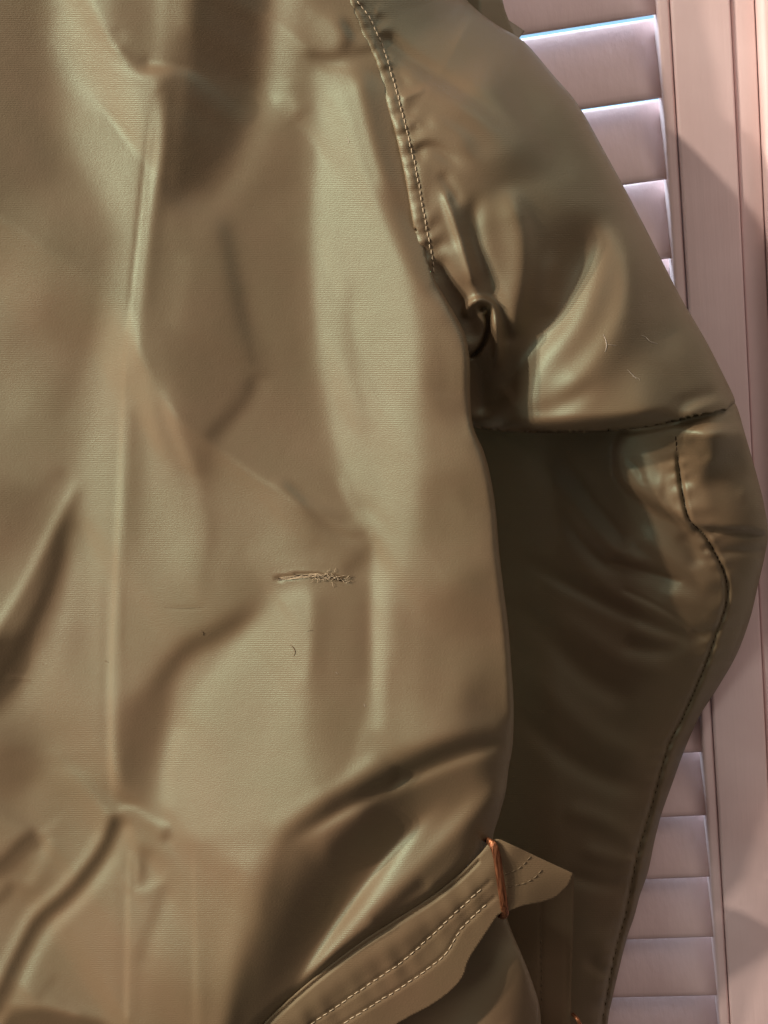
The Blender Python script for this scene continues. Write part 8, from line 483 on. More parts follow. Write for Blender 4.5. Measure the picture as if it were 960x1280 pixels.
HEIGHTS_LOWER = [
 [500,0,0,0,0,0,0,0,0,0,0,8,15,22,26,30,33,37,41,45,47,49,48,47,44,40,35,31,34,35,36,38,39,40,41,41,41,41,41,41,40,37,48,77,98,111,118,121,118,113,104,93,77,56,32,3,-31,-86,-229,260,141,96,82,71,63,56,51,47,43,40,37,34,31,30,27,30],
 [0,0,0,0,0,0,0,0,0,0,0,0,0,0,0,0,0,0,0,0,0,0,0,0,0,0,0,0,0,0,0,0,0,0,0,0,0,0,0,0,0,0,1,3,6,7,10,11,11,10,9,9,8,9,8,8,10,26,41,-338,143,22,15,12,10,9,8,6,6,5,4,4,5,3,4,4],
 [0,0,0,0,0,0,0,0,0,0,0,0,0,0,0,0,0,0,0,0,0,0,0,0,0,0,0,0,0,0,0,0,0,0,0,0,0,0,0,0,0,0,0,0,0,2,1,1,2,3,3,1,3,3,5,7,9,12,89,-217,-26,40,10,7,5,3,2,3,2,1,2,2,1,2,0,1],
 [0,0,0,0,0,0,0,0,0,0,0,0,0,0,0,0,0,0,0,0,0,0,0,0,0,0,0,0,0,0,0,0,0,0,0,0,0,0,0,0,0,0,0,1,0,1,2,1,2,2,2,3,3,4,5,5,7,10,23,90,-347,126,10,8,5,5,3,2,3,3,1,2,1,1,2,1],
 [0,0,0,0,0,0,0,0,0,0,0,0,0,0,0,0,0,0,0,0,0,0,0,0,0,0,0,0,0,0,0,0,0,0,0,0,0,0,0,0,0,0,0,0,2,1,1,1,2,1,2,3,3,4,3,6,7,8,11,87,-212,-23,39,9,7,4,5,4,1,2,3,2,1,1,2,1],
 [0,0,0,0,0,0,0,0,0,0,0,0,0,0,0,0,0,0,0,0,0,0,0,0,0,0,0,0,0,0,0,0,0,0,0,0,0,0,0,0,0,0,0,1,0,1,2,2,1,2,1,2,2,3,5,5,6,7,9,24,68,-318,120,10,7,7,3,3,4,2,2,1,2,2,0,2],
 [0,0,0,0,0,0,0,0,0,0,0,0,0,0,0,0,0,0,0,0,0,0,0,0,0,0,0,0,0,0,0,0,0,0,0,0,0,0,0,0,0,0,0,1,1,1,1,2,2,1,1,1,3,3,4,5,4,6,9,9,94,-233,2,33,9,5,6,4,2,3,2,2,2,0,1,1],
 [0,0,0,0,0,0,0,0,0,0,0,0,0,0,0,0,0,0,0,0,0,0,0,0,0,0,0,0,0,0,0,0,0,0,0,0,0,0,0,0,0,0,0,0,1,2,1,2,1,1,3,1,1,3,2,1,-2,-2,20,31,38,3,-261,101,10,8,4,4,3,3,2,1,0,2,1,1],
 [0,0,0,0,0,0,0,0,0,0,0,0,0,0,0,0,0,0,0,0,0,0,0,0,0,0,0,0,0,0,0,0,0,0,0,0,0,0,0,0,0,0,0,1,1,1,1,1,2,2,0,1,-1,-3,19,6,9,25,-26,-58,-104,233,-203,25,21,8,6,4,4,1,1,1,2,1,1,1],
 [0,0,0,0,0,0,0,0,0,0,0,0,0,0,0,0,0,0,0,0,0,0,0,0,0,0,0,0,0,0,0,0,0,0,0,0,0,0,0,0,0,0,1,3,7,8,12,11,13,12,11,6,2,26,-218,-73,-54,-131,-94,218,72,2,178,-110,45,9,5,3,2,2,2,3,1,1,2,1],
 [0,0,0,0,0,0,0,0,0,0,0,0,0,0,0,0,0,0,0,0,0,0,0,0,0,0,0,0,0,0,0,0,0,0,0,0,0,0,0,0,0,1,-6,-22,-37,-49,-62,-69,-77,-77,-79,-76,-57,-54,220,106,113,202,205,-134,25,16,-67,-61,80,6,6,5,3,4,2,1,2,2,2,3],
 [0,0,0,0,0,0,0,0,0,0,0,0,0,0,0,0,0,0,0,0,0,0,0,0,0,0,0,0,0,0,0,0,0,0,0,0,0,1,0,0,1,1,3,7,8,15,27,38,50,36,21,11,17,18,-12,-9,-27,-50,-64,-30,29,10,27,-137,70,24,9,5,4,2,3,3,3,3,2,2],
 [0,0,0,0,0,0,0,0,0,0,0,0,0,0,0,0,0,0,0,0,0,0,0,0,0,0,0,0,0,0,0,0,0,0,0,0,1,0,1,3,3,2,-3,6,45,57,46,6,-4,-13,-18,-12,-18,-27,-34,-25,-23,-20,-14,0,51,6,27,-5,-153,91,8,7,6,5,5,4,3,1,2,1],
 [0,0,0,0,0,0,0,0,0,0,0,0,0,0,0,0,0,0,0,0,0,0,0,0,0,0,0,0,0,0,0,0,0,0,0,1,0,2,3,3,3,-6,51,121,22,-42,-47,-13,-4,-3,-10,-20,-34,-43,-33,-12,-3,-1,-2,38,14,4,8,25,-148,21,26,10,7,5,2,1,2,1,0,2],
 [0,0,0,0,0,0,0,0,0,0,0,0,0,0,0,0,0,0,0,0,0,0,0,0,0,0,0,0,0,0,0,0,0,0,0,0,2,1,3,2,-5,95,83,-85,-69,-13,-3,-1,-2,3,6,6,2,1,6,3,0,-5,15,15,-5,-1,0,7,-12,-154,74,3,2,0,0,0,-1,-1,0,-7],
 [0,0,0,0,0,0,0,0,0,0,0,0,0,0,0,0,0,0,0,0,0,0,0,0,0,0,0,0,0,0,0,0,1,0,0,1,0,3,2,-7,56,91,-106,-47,4,-4,-6,-5,-7,3,18,27,32,32,22,4,-3,12,19,-1,-2,-9,-15,-20,41,-171,32,7,-1,0,1,-1,-1,-3,-5,-8],
 [0,0,0,0,0,0,0,0,0,0,0,0,0,0,0,0,0,0,0,0,0,0,0,0,0,0,0,0,0,0,0,0,0,0,1,0,2,2,-2,24,124,-125,-25,6,-5,-7,-7,-7,-4,1,13,24,29,28,21,2,11,14,3,5,1,-10,-17,-14,-59,54,-124,27,1,-3,-4,-3,-5,-3,-3,-2],
 [0,0,0,0,0,0,0,0,0,0,0,0,0,0,0,0,0,0,0,0,0,0,0,0,0,0,0,0,0,0,0,0,0,0,0,2,2,1,-7,91,-31,-56,6,-4,-7,-7,-8,-4,-2,-4,-26,16,23,3,-13,6,24,6,0,-2,-6,-7,-6,-3,-23,40,-117,28,-8,-5,-5,-6,-3,-3,-4,2],
 [0,0,0,0,0,0,0,0,0,0,0,0,0,0,0,0,0,0,0,0,0,0,0,0,0,1,-1,0,0,0,0,0,0,1,0,1,2,-5,42,68,-107,4,0,-6,-6,-8,-8,-9,-7,-9,-21,-5,5,-26,-38,23,19,10,2,-3,-5,-6,-1,0,-5,20,-76,9,-6,-7,-7,-4,-6,-3,-2,-3],
 [0,0,0,0,0,0,0,0,0,0,0,0,0,0,0,0,0,0,0,0,0,0,1,0,0,-1,0,1,-2,0,1,0,0,0,1,1,-1,9,115,-84,-40,5,-5,-3,-5,-8,-9,-10,-10,-7,-5,-18,-3,5,12,-38,-2,16,4,-4,-7,-3,2,4,3,-26,32,-66,0,-7,-7,-6,-5,-6,-4,-3],
 [0,0,0,0,0,0,0,0,0,0,0,0,0,0,0,0,0,0,0,0,1,2,1,0,-1,-1,-1,-4,-1,0,2,2,0,0,1,1,-2,22,47,-71,-4,-9,22,2,-12,-11,-10,-10,-10,-8,-6,-15,-3,6,25,-18,-40,0,11,0,-6,1,4,8,13,-28,22,-55,-2,-10,-8,-8,-7,-5,-6,-5],
 [0,0,0,0,0,0,0,0,0,0,0,0,0,0,0,0,0,0,0,2,3,2,1,0,-2,-3,-5,-6,-3,1,3,4,2,1,1,0,1,-11,-14,30,-2,8,3,-3,-14,-13,-10,-9,-9,-6,-4,-14,-2,-2,7,23,-35,-28,20,-12,-3,2,6,4,10,1,0,-45,-7,-10,-8,-8,-6,-7,-5,-6],
 [0,0,0,0,0,0,0,0,0,0,0,0,0,0,0,0,0,0,2,1,4,3,2,0,-2,-5,-6,-6,-7,-2,3,6,5,2,-1,1,3,-20,-20,47,13,-6,-29,1,5,-7,-8,-9,-9,-6,0,-12,-1,0,-3,9,21,3,-56,-13,1,6,5,3,-2,11,4,-26,-9,-15,-12,-8,-6,-6,-5,-7],
 [0,0,0,0,0,0,0,0,0,0,0,0,0,0,0,0,1,-1,1,2,2,4,5,2,-2,-3,-5,-8,-9,-9,1,6,7,4,2,-1,0,1,2,-6,4,10,-13,-10,7,-3,-8,-9,-9,-6,-2,-15,5,2,-4,-3,14,-27,-15,-1,3,6,7,2,-5,8,7,15,-33,-20,-14,-7,-6,-6,-6,-6],
 [0,0,0,0,0,0,0,0,0,0,0,0,0,0,0,0,0,1,-1,1,2,3,5,5,3,-2,-4,-5,-9,-12,-9,1,9,7,3,0,0,-2,-26,24,-2,10,4,-16,4,3,-8,-9,-8,-7,-3,-16,-8,13,-6,-12,-9,-7,-3,4,9,9,5,4,-2,0,14,-6,-14,-12,-11,-6,-6,-5,-5,-6],
 [0,0,0,0,0,0,0,0,0,0,0,0,0,0,0,0,0,-1,1,-1,0,3,5,6,6,1,-1,-3,-6,-11,-15,-5,5,8,5,1,0,-2,-56,52,-1,-1,10,-5,3,5,-5,-8,-8,-6,-1,-17,-21,0,9,2,-16,-15,0,7,13,10,8,4,2,-1,4,-2,-8,-2,-8,-6,-4,-4,-4,-10],
 [0,0,0,0,0,0,0,0,0,0,0,0,0,0,0,0,0,0,-1,-1,-2,0,3,7,8,6,1,0,-1,-6,-13,-14,-6,5,7,3,0,5,-62,5,51,-10,12,27,-9,-11,2,-3,-8,-6,1,-3,-27,-18,8,16,-17,-10,1,8,10,8,7,6,4,3,-2,-1,1,-1,-3,-4,-2,-2,-2,-12],
 [0,0,0,0,0,0,0,0,0,0,0,0,0,0,0,0,0,0,-1,-1,-2,-3,0,5,7,7,4,4,4,1,-9,-18,-15,-1,5,7,1,3,-26,-123,123,21,-8,1,1,12,9,-1,-8,-2,4,1,-15,2,-14,-20,9,2,0,5,6,7,6,4,6,5,-9,-1,6,3,-1,-1,-1,0,-1,-3],
 [0,0,0,0,0,0,0,0,0,0,0,0,0,0,0,0,-1,1,0,-2,-2,-4,-3,-1,4,6,9,9,7,3,-2,-15,-18,-11,2,6,4,1,7,-55,-112,111,47,-13,1,8,5,-2,0,3,7,5,-8,19,-24,-26,7,11,2,-1,0,2,2,4,9,0,-12,5,3,1,-1,0,0,-2,-1,-2],
 [0,0,0,0,0,0,0,0,0,0,0,0,0,0,0,0,0,0,-1,0,-3,-3,-6,-3,0,6,7,10,11,7,1,-6,-17,-18,-6,3,7,2,0,4,-75,-100,73,88,2,-8,-3,4,7,8,4,11,-13,-2,-1,0,-2,8,4,-1,-2,-1,0,2,7,-10,-7,9,0,-3,2,0,0,-1,-1,-5],
 [0,0,0,0,0,0,0,0,0,0,0,0,0,0,0,0,0,0,0,-1,-1,-4,-4,-6,-1,3,4,7,12,11,6,-1,-10,-19,-16,-3,5,5,2,1,8,-42,-120,-3,112,35,-9,5,11,1,3,11,-16,-7,7,3,4,2,2,0,-1,0,-1,0,-7,-7,11,8,-5,-4,2,2,-1,0,1,-27],
 [0,0,0,0,0,0,0,0,0,0,0,0,0,0,0,0,0,0,0,0,-1,-2,-5,-4,-4,0,1,2,10,16,9,5,-3,-13,-20,-14,-2,7,5,1,0,4,-6,-92,-88,81,92,13,-7,-3,3,10,-7,-8,11,2,0,1,0,0,0,0,0,-4,-10,1,15,4,-9,-2,3,1,0,-1,0,-3],
 [0,0,0,0,0,0,0,0,0,0,0,0,0,0,0,0,0,0,0,0,-1,-1,-2,-5,-4,-2,1,-4,3,16,16,7,3,-5,-16,-20,-11,0,7,5,0,-1,1,6,-43,-116,-17,100,72,-3,-4,6,2,-12,13,3,-1,-1,-1,-1,1,0,0,1,-1,1,4,0,-8,-1,4,1,-1,-1,1,-22],
 [0,0,0,0,0,0,0,0,0,0,0,0,0,0,0,0,0,0,0,0,0,-1,-2,-3,-4,0,0,-5,-7,8,20,14,6,1,-7,-18,-20,-9,2,7,5,1,-2,-2,6,-7,-72,-92,24,97,45,4,3,-25,6,-8,-9,4,12,10,4,1,1,0,0,-1,-4,-8,2,8,5,0,0,-1,3,-38],
 [0,0,0,0,0,0,0,0,0,0,0,0,0,0,0,0,0,0,0,0,-1,0,-1,0,-1,-3,0,-1,-14,-4,17,20,9,6,-1,-8,-19,-19,-7,5,7,3,-1,-2,-2,1,7,-17,-99,-77,39,111,57,-34,-1,6,-8,-4,4,8,4,2,1,0,1,-2,-8,-8,6,11,3,1,-1,0,0,-22],
 [0,0,0,0,0,0,0,0,0,0,0,0,0,0,0,0,0,0,0,-1,1,0,0,1,0,-2,1,0,-9,-19,3,23,19,6,5,-2,-12,-20,-16,-4,5,7,2,1,-1,-3,-3,1,6,-28,-93,-67,102,90,-26,26,1,-7,-3,-2,-3,-1,0,1,0,1,-1,-4,2,3,3,0,0,1,-1,-41],
 [0,0,0,0,0,0,0,0,0,0,0,0,0,0,0,0,0,0,0,0,0,-1,1,0,2,2,-1,4,-3,-20,-16,12,23,16,6,4,-3,-15,-21,-14,0,5,7,7,2,-3,-5,-5,-4,2,2,-46,-108,5,24,1,75,32,-8,0,23,3,-1,0,0,0,1,3,-5,-3,-2,0,1,4,-15,-17],
 [0,0,0,0,0,0,0,0,0,0,0,0,0,0,0,0,0,0,0,0,-1,1,-1,-1,2,3,3,2,5,-9,-29,-11,20,23,14,6,3,-5,-18,-21,-11,3,15,10,4,0,-7,-9,-6,-6,-4,2,-16,-59,-64,-54,-57,18,11,2,30,9,5,4,3,1,28,56,51,27,10,-5,-1,7,-40,13],
 [0,0,0,0,0,0,0,0,0,0,0,0,0,0,0,0,0,0,0,0,0,-1,0,-2,-2,4,6,4,6,0,-20,-30,-3,23,23,14,8,1,-10,-20,-10,-4,6,8,9,3,-4,-8,-8,-6,-5,-22,-30,13,68,37,-41,-42,24,-22,-72,-21,-9,-7,-5,-2,-28,-53,-28,24,94,61,22,-30,-109,168],
 [0,0,0,0,0,0,0,0,0,0,0,0,0,0,0,0,0,0,0,0,0,0,-2,-1,-3,-1,6,7,5,6,-4,-30,-27,4,25,22,14,10,4,-2,-10,-14,-19,1,3,8,4,2,-5,-8,-11,-14,-7,-10,-2,20,37,-20,14,34,9,3,2,1,-1,-1,-2,-6,-22,-56,-104,-25,19,-2,107,26],
 [0,0,0,0,0,0,0,0,0,0,0,0,0,0,0,0,1,-1,-1,-1,0,0,1,-2,-4,-4,1,10,7,6,4,-8,-35,-26,7,25,24,19,16,8,-6,-12,-37,-15,-3,3,15,12,3,-3,-6,5,1,-29,-23,8,18,-5,-64,23,13,1,5,5,4,3,1,2,3,9,-2,-38,-43,30,64,-11],
 [0,0,0,0,0,0,0,0,0,0,0,0,0,0,0,0,0,-1,-3,-1,-1,1,1,1,-2,-6,-5,4,11,7,10,3,-15,-36,-26,6,24,25,22,14,3,3,-38,-24,-15,3,8,13,14,6,0,1,2,-13,-29,-8,14,23,-32,-24,16,-8,-8,-4,-2,-1,-1,-1,0,7,18,19,7,-1,-6,3],
 [0,0,0,0,0,0,0,0,0,0,0,0,0,0,0,1,-1,-2,-4,-5,-2,0,3,3,1,-4,-7,-3,8,13,8,9,4,-19,-38,-28,1,20,21,18,7,-4,50,-33,-35,-21,2,5,12,14,9,4,5,-4,-23,-20,4,21,32,-38,17,6,-8,-3,0,0,1,1,0,-5,-11,-7,1,0,2,1],
 [0,0,0,0,0,0,0,0,0,0,0,0,0,0,0,0,-1,0,-1,-7,-8,-5,-2,4,6,3,-3,-8,0,13,11,10,8,4,-18,-37,-31,-12,7,10,13,14,19,26,-1,-29,-24,0,3,10,15,12,7,4,-16,-23,-3,9,25,-14,-17,26,1,-4,-1,0,-1,-2,-2,-4,-5,-3,0,0,1,1],
 [0,0,0,0,0,0,0,0,0,0,0,0,0,0,0,-1,2,1,4,-1,-10,-14,-9,-3,2,7,4,-3,-4,2,15,11,10,10,4,-12,-31,-30,-21,-7,-1,5,2,13,14,17,-5,-13,0,3,8,14,14,15,22,4,-34,-23,4,16,-41,18,8,-4,-2,-1,0,0,1,-1,0,0,0,1,0,0],
 [0,0,0,0,0,0,0,0,0,0,0,0,0,0,0,0,0,2,3,9,5,-8,-20,-17,-7,-1,4,4,-2,-2,7,16,11,8,10,6,-3,-15,-19,-17,-14,-17,-15,-8,8,3,11,6,-1,4,6,7,15,26,24,-11,-22,-11,-1,14,-18,-13,18,-2,-2,-1,0,0,-1,0,0,0,1,-1,0,1],
 [0,0,0,0,0,0,0,0,0,0,0,0,0,0,0,0,0,0,1,5,11,12,1,-19,-24,-15,-7,-1,0,0,0,9,18,12,8,7,5,1,-3,-6,-8,-12,-13,-10,-12,-2,-11,-9,-1,4,8,7,7,9,12,11,6,-4,-7,0,1,-27,18,2,-4,0,0,0,0,0,0,0,-1,1,0,0],
 [0,0,0,0,0,0,0,0,0,0,0,0,0,0,0,0,0,0,0,0,3,10,16,12,-8,-26,-25,-15,-6,-5,-2,2,11,20,13,8,3,0,-1,-3,-1,2,2,3,2,-5,-9,-19,-19,-11,-1,4,4,4,7,13,12,6,-9,-8,6,-21,8,5,-2,-1,0,0,0,0,0,0,0,0,0,0],
 [0,0,0,0,0,0,0,0,0,0,0,0,0,0,0,0,0,0,0,-1,0,2,6,13,15,6,-14,-25,-25,-14,-10,-7,1,12,21,16,8,3,-3,-4,-5,0,2,6,7,7,5,0,-5,-16,-18,-10,-5,-2,1,3,11,4,-7,-3,8,-7,-1,6,-1,-2,0,0,0,0,0,0,0,0,0,0],
 [0,0,0,0,0,0,0,0,0,0,0,0,0,0,0,0,0,0,-1,-1,0,0,1,2,8,14,14,2,-15,-27,-24,-17,-13,-5,10,20,20,11,5,-1,-3,-6,-3,-1,2,3,5,15,14,4,-9,-19,-17,-6,-6,-3,-4,-7,2,7,12,-6,-2,4,-1,0,0,0,0,0,0,0,0,0,0,0],
 [0,0,0,0,0,0,0,0,0,0,0,0,0,0,0,1,-1,-2,-3,-1,1,1,0,1,1,3,9,14,13,1,-18,-29,-26,-19,-12,3,18,21,15,9,3,-1,-4,-5,-4,-2,1,6,8,12,6,-5,-10,-9,-5,-7,-11,-5,3,11,-1,-3,0,0,0,0,0,0,0,0,0,0,0,0,0,0],
 [0,0,0,0,0,0,0,0,0,0,0,0,0,0,0,0,-3,-3,-2,-1,-1,2,3,1,1,0,1,3,9,13,13,0,-19,-32,-28,-19,-8,11,20,18,12,9,2,-1,-4,-4,-4,-3,-5,-1,4,6,4,0,-2,-1,-4,-1,6,-3,-11,1,1,-4,1,0,0,0,0,0,0,0,0,0,0,0],
 [0,0,0,0,0,0,0,0,0,0,0,0,0,0,0,-2,-1,-3,-4,-3,-1,1,3,4,2,1,1,-1,0,4,8,13,12,-1,-21,-33,-28,-18,-2,13,18,15,12,7,4,-1,-2,-8,-10,-10,-7,0,7,3,5,4,6,9,3,-8,-15,8,-3,-6,0,1,0,1,0,0,0,0,0,0,0,0],
 [0,0,0,0,0,0,0,0,0,0,0,0,0,0,0,-1,-1,-2,-3,-5,-4,-1,3,4,5,5,1,0,-2,-2,-1,3,8,13,11,-2,-21,-33,-28,-16,0,11,17,14,12,8,4,-3,-8,-11,-10,-5,-3,1,1,5,10,13,7,-6,-16,15,-8,-5,1,2,0,-1,0,0,0,0,0,0,0,0],
 [0,0,0,0,0,0,0,0,0,0,0,0,0,0,0,0,1,0,-3,-5,-6,-4,-1,5,7,4,4,3,-1,-3,-4,-2,-2,4,8,12,10,-2,-20,-31,-27,-15,-1,9,13,14,11,8,2,-3,-6,-6,-7,-6,-4,-1,11,14,5,-7,-9,22,-15,-3,3,0,0,0,0,0,0,0,0,0,0,0],
 [0,0,0,0,0,0,0,0,0,0,0,0,0,0,0,1,1,1,1,-3,-6,-7,-3,0,3,6,6,4,3,-1,-3,-5,-3,-4,0,3,7,11,10,0,-17,-24,-24,-17,-7,3,11,12,12,8,5,0,-5,-14,-13,7,19,7,-6,-17,8,17,-14,-1,3,1,0,0,0,0,0,0,0,0,0,0],
 [0,0,0,0,0,0,0,0,0,0,0,0,0,0,0,1,1,3,3,0,-3,-6,-8,-6,-2,3,6,6,6,3,-1,-3,-4,-4,-3,-2,-1,3,6,10,10,10,-5,-21,-32,-24,-11,0,7,12,11,6,3,3,-2,-19,-21,2,19,-7,34,-2,-11,3,2,0,0,0,0,0,0,0,0,0,0,0],
 [0,0,0,0,0,0,0,0,0,0,0,0,0,0,0,0,1,3,3,5,1,-6,-10,-10,-6,-2,2,5,7,5,5,2,-2,-3,-5,-3,-3,-2,-1,1,9,13,16,8,-3,-18,-30,-27,-16,-4,4,9,11,10,-10,-7,-20,-34,-10,56,42,-13,-2,3,2,0,0,0,0,0,0,0,0,0,0,0],
 [0,0,0,0,0,0,0,0,0,0,0,0,0,0,0,0,1,1,4,5,3,-1,-7,-11,-10,-7,-3,2,2,7,8,6,4,0,-3,-5,-4,-3,-2,-2,0,-2,2,9,17,14,4,-10,-24,-28,-22,-7,5,12,-24,1,14,9,-27,23,27,-14,-6,-5,13,11,-2,0,0,0,0,0,0,0,0,0],
 [0,0,0,0,0,0,0,0,0,0,0,0,0,0,0,0,0,2,2,3,4,2,-2,-7,-12,-10,-7,-3,1,4,6,7,6,5,1,-1,-4,-4,-3,-5,-10,-10,-5,1,7,12,17,15,10,-5,-17,-22,-15,-5,10,8,14,13,-5,-13,-31,-4,18,21,-6,-9,1,0,0,0,0,0,0,0,0,0],
 [0,0,0,0,0,0,0,0,0,0,0,0,0,0,0,0,1,-1,1,2,4,5,2,-4,-8,-11,-10,-6,-2,1,2,3,6,6,7,3,0,-4,-3,-11,-16,-14,-6,-2,0,2,4,10,12,15,9,4,2,-9,17,6,-6,-16,-13,14,-4,2,-2,-8,-7,-2,1,0,0,0,0,0,0,0,0,0],
 [0,0,0,0,0,0,0,0,0,0,0,0,0,0,0,0,0,0,0,2,2,4,4,2,-4,-9,-11,-10,-4,-2,0,2,1,4,6,6,5,2,-3,-7,-10,-10,-8,-7,-7,-6,-3,-2,4,9,14,15,19,8,5,-6,-14,-24,11,9,-10,-5,1,1,1,0,0,0,0,0,0,0,0,0,0,0],
 [0,0,0,0,0,0,0,0,0,0,0,0,0,0,0,0,0,0,1,1,2,1,3,4,1,-5,-9,-10,-9,-4,-1,0,1,0,2,5,6,6,3,6,6,0,-8,-7,-8,-7,-7,-5,-3,1,9,9,4,4,5,-5,-13,-20,30,-11,-9,4,2,0,0,0,0,0,0,0,0,0,0,0,0,0],
 [0,0,0,0,0,0,0,0,0,0,0,0,0,0,0,0,-1,2,2,0,1,1,2,2,3,0,-5,-10,-10,-8,-3,0,0,0,-1,1,3,6,6,10,13,7,0,-3,-1,-3,-4,-5,-6,-6,-5,-3,-8,-1,5,0,-14,-3,27,-17,-2,2,2,0,0,0,0,0,0,0,0,0,0,0,0,0],
 [0,0,0,0,0,0,0,0,0,0,0,0,0,0,0,0,1,2,1,2,0,1,-1,2,1,3,-1,-5,-10,-10,-8,-3,1,1,-1,-2,0,1,4,8,9,7,3,3,1,0,0,-5,-7,-8,-9,-8,-8,-2,6,2,-15,25,6,-15,0,3,0,0,0,0,0,0,0,0,0,0,0,0,0,0],
 [0,0,0,0,0,0,0,0,0,0,0,0,0,0,0,1,1,2,2,2,1,0,0,-2,1,2,2,-1,-7,-9,-10,-8,-3,1,1,0,-2,-1,-1,3,3,5,5,3,2,2,0,-3,-3,-6,-6,-6,-5,-1,3,-3,-7,34,-14,-8,3,3,0,0,0,0,0,0,0,0,0,0,0,0,0,0],
 [0,0,0,0,0,0,0,0,0,0,0,0,0,0,0,1,1,0,2,3,3,1,-1,-1,-1,0,2,1,0,-7,-10,-10,-7,-5,1,1,1,-3,0,-2,0,1,2,2,2,2,0,2,-2,0,-2,-2,-1,0,0,-12,8,23,-20,-1,3,1,0,0,0,0,0,0,0,0,0,0,0,0,0,0],
 [0,0,0,0,0,0,0,0,0,0,0,0,0,0,0,0,0,1,1,1,3,3,3,-1,-2,-2,0,3,1,-1,-6,-9,-11,-8,-5,-1,1,1,-1,-1,0,-1,-2,1,0,0,0,2,3,2,1,2,2,1,-6,-18,31,-4,-12,1,3,0,0,0,0,0,0,0,0,0,0,0,0,0,0,0],
 [0,0,0,0,0,0,0,0,0,0,0,0,0,0,0,0,-1,-1,0,1,3,3,3,1,0,-1,-1,0,2,2,-1,-5,-10,-9,-9,-5,-4,1,0,2,1,0,0,-2,-2,-1,0,1,3,3,3,2,3,-1,-12,-7,33,-19,-5,4,2,0,0,0,0,0,0,0,0,0,0,0,0,0,0,0],
 [0,0,0,0,0,0,0,0,0,0,0,0,0,0,0,-1,0,-1,-3,0,0,3,3,5,2,0,0,-1,0,2,2,0,-4,-8,-10,-10,-6,-5,0,3,2,3,1,-1,0,-3,0,0,2,1,2,3,2,-3,-21,22,9,-17,0,3,1,0,0,0,0,0,0,0,0,0,0,0,0,0,0,0],
 [0,0,0,0,0,0,0,0,0,0,0,0,0,0,0,0,-1,-2,-1,-4,-1,0,4,5,5,3,0,-1,-1,0,2,1,2,-3,-6,-7,-10,-8,-3,-1,3,3,2,1,-2,-1,-1,0,0,0,2,3,1,-11,-14,37,-15,-8,3,2,0,0,0,0,0,0,0,0,0,0,0,0,0,0,0,0],
 [0,0,0,0,0,0,0,0,0,0,0,0,0,0,0,0,-1,-1,-2,-3,-4,-1,1,5,6,5,3,0,-1,-2,0,2,2,1,1,-5,-5,-7,-5,-4,-2,0,1,0,-1,-1,-1,0,-1,0,2,3,-4,-18,12,21,-21,-8,-9,8,13,-1,0,0,0,0,0,0,0,0,0,0,0,0,0,0],
 [0,0,0,0,0,0,0,0,0,0,0,0,0,0,0,0,0,-1,-2,-3,-3,-2,-1,1,4,6,4,4,0,0,-2,-1,0,3,2,1,-1,-1,-5,-6,-5,-3,-2,-2,-2,0,-1,-1,-1,1,3,1,-8,-19,37,-20,-24,7,25,4,-9,0,0,0,0,0,0,0,0,0,0,0,0,0,0,0],
 [0,0,0,0,0,0,0,0,0,0,0,0,0,0,0,-1,1,-1,-3,-2,-2,-3,-2,0,1,4,6,5,4,-1,-1,-2,-1,0,1,3,2,1,-2,-5,-5,-5,-4,-4,-1,0,-1,0,0,1,3,-2,-17,3,29,-20,7,14,-6,-11,-5,1,0,0,0,0,0,0,0,0,0,0,0,0,0,0],
 [0,0,0,0,0,0,0,0,0,0,0,0,0,0,0,1,-2,-2,-3,-2,-2,0,-1,-2,0,1,4,5,5,4,0,-1,-2,-2,-2,1,2,1,-1,-1,-5,-5,-4,-2,-1,-1,0,-1,0,3,2,-7,-21,34,-5,-7,4,-6,-1,1,1,0,0,0,0,0,0,0,0,0,0,0,0,0,0,0],
 [0,0,0,0,0,0,0,0,0,0,0,0,0,0,0,-1,0,-3,-2,-4,-1,-1,0,-1,-1,0,1,4,5,5,4,1,-2,-3,-1,-3,0,0,0,-3,-1,-4,-4,0,0,-1,0,-1,1,4,-2,-16,-3,34,-22,-5,4,2,0,0,0,0,0,0,0,0,0,0,0,0,0,0,0,0,0,0],
 [0,0,0,0,0,0,0,0,0,0,0,0,0,0,0,0,-1,0,-3,-4,-6,-2,1,2,0,-1,-1,1,4,5,6,3,1,-1,-3,-2,-3,-2,-2,0,-3,-1,-1,-1,-1,0,-1,0,3,2,-7,-21,30,2,-17,1,3,1,0,0,0,0,0,0,0,0,0,0,0,0,0,0,0,0,0,0],
 [0,0,0,0,0,0,0,0,0,0,0,0,0,0,0,0,0,1,-1,-3,-6,-6,-2,1,3,0,-1,-1,0,4,5,5,4,2,-1,-3,-3,-3,-1,-3,-1,-2,-1,-1,0,-1,-1,2,4,-2,-15,-7,39,-23,-6,3,2,1,0,0,0,0,0,0,0,0,0,0,0,0,0,0,0,0,0,0],
 [0,0,0,0,0,0,0,0,0,0,0,0,0,0,0,0,2,1,2,-1,-5,-8,-8,-1,2,2,1,-2,0,0,3,5,6,4,1,0,-2,-2,-4,-2,-2,-2,-1,-1,-1,-1,1,3,2,-8,-26,37,1,-19,0,5,1,-1,0,0,0,0,0,0,0,0,0,0,0,0,0,0,0,0,0,0],
 [0,0,0,0,0,0,0,0,0,0,0,0,0,0,0,0,0,2,3,2,0,-6,-8,-7,-4,2,2,1,-2,-1,0,3,4,5,6,2,1,-2,-2,-2,-3,-1,-2,-3,-2,-1,1,4,-2,-20,1,38,-25,-6,3,2,0,0,0,0,0,0,0,0,0,0,0,0,0,0,0,0,0,0,0,0],
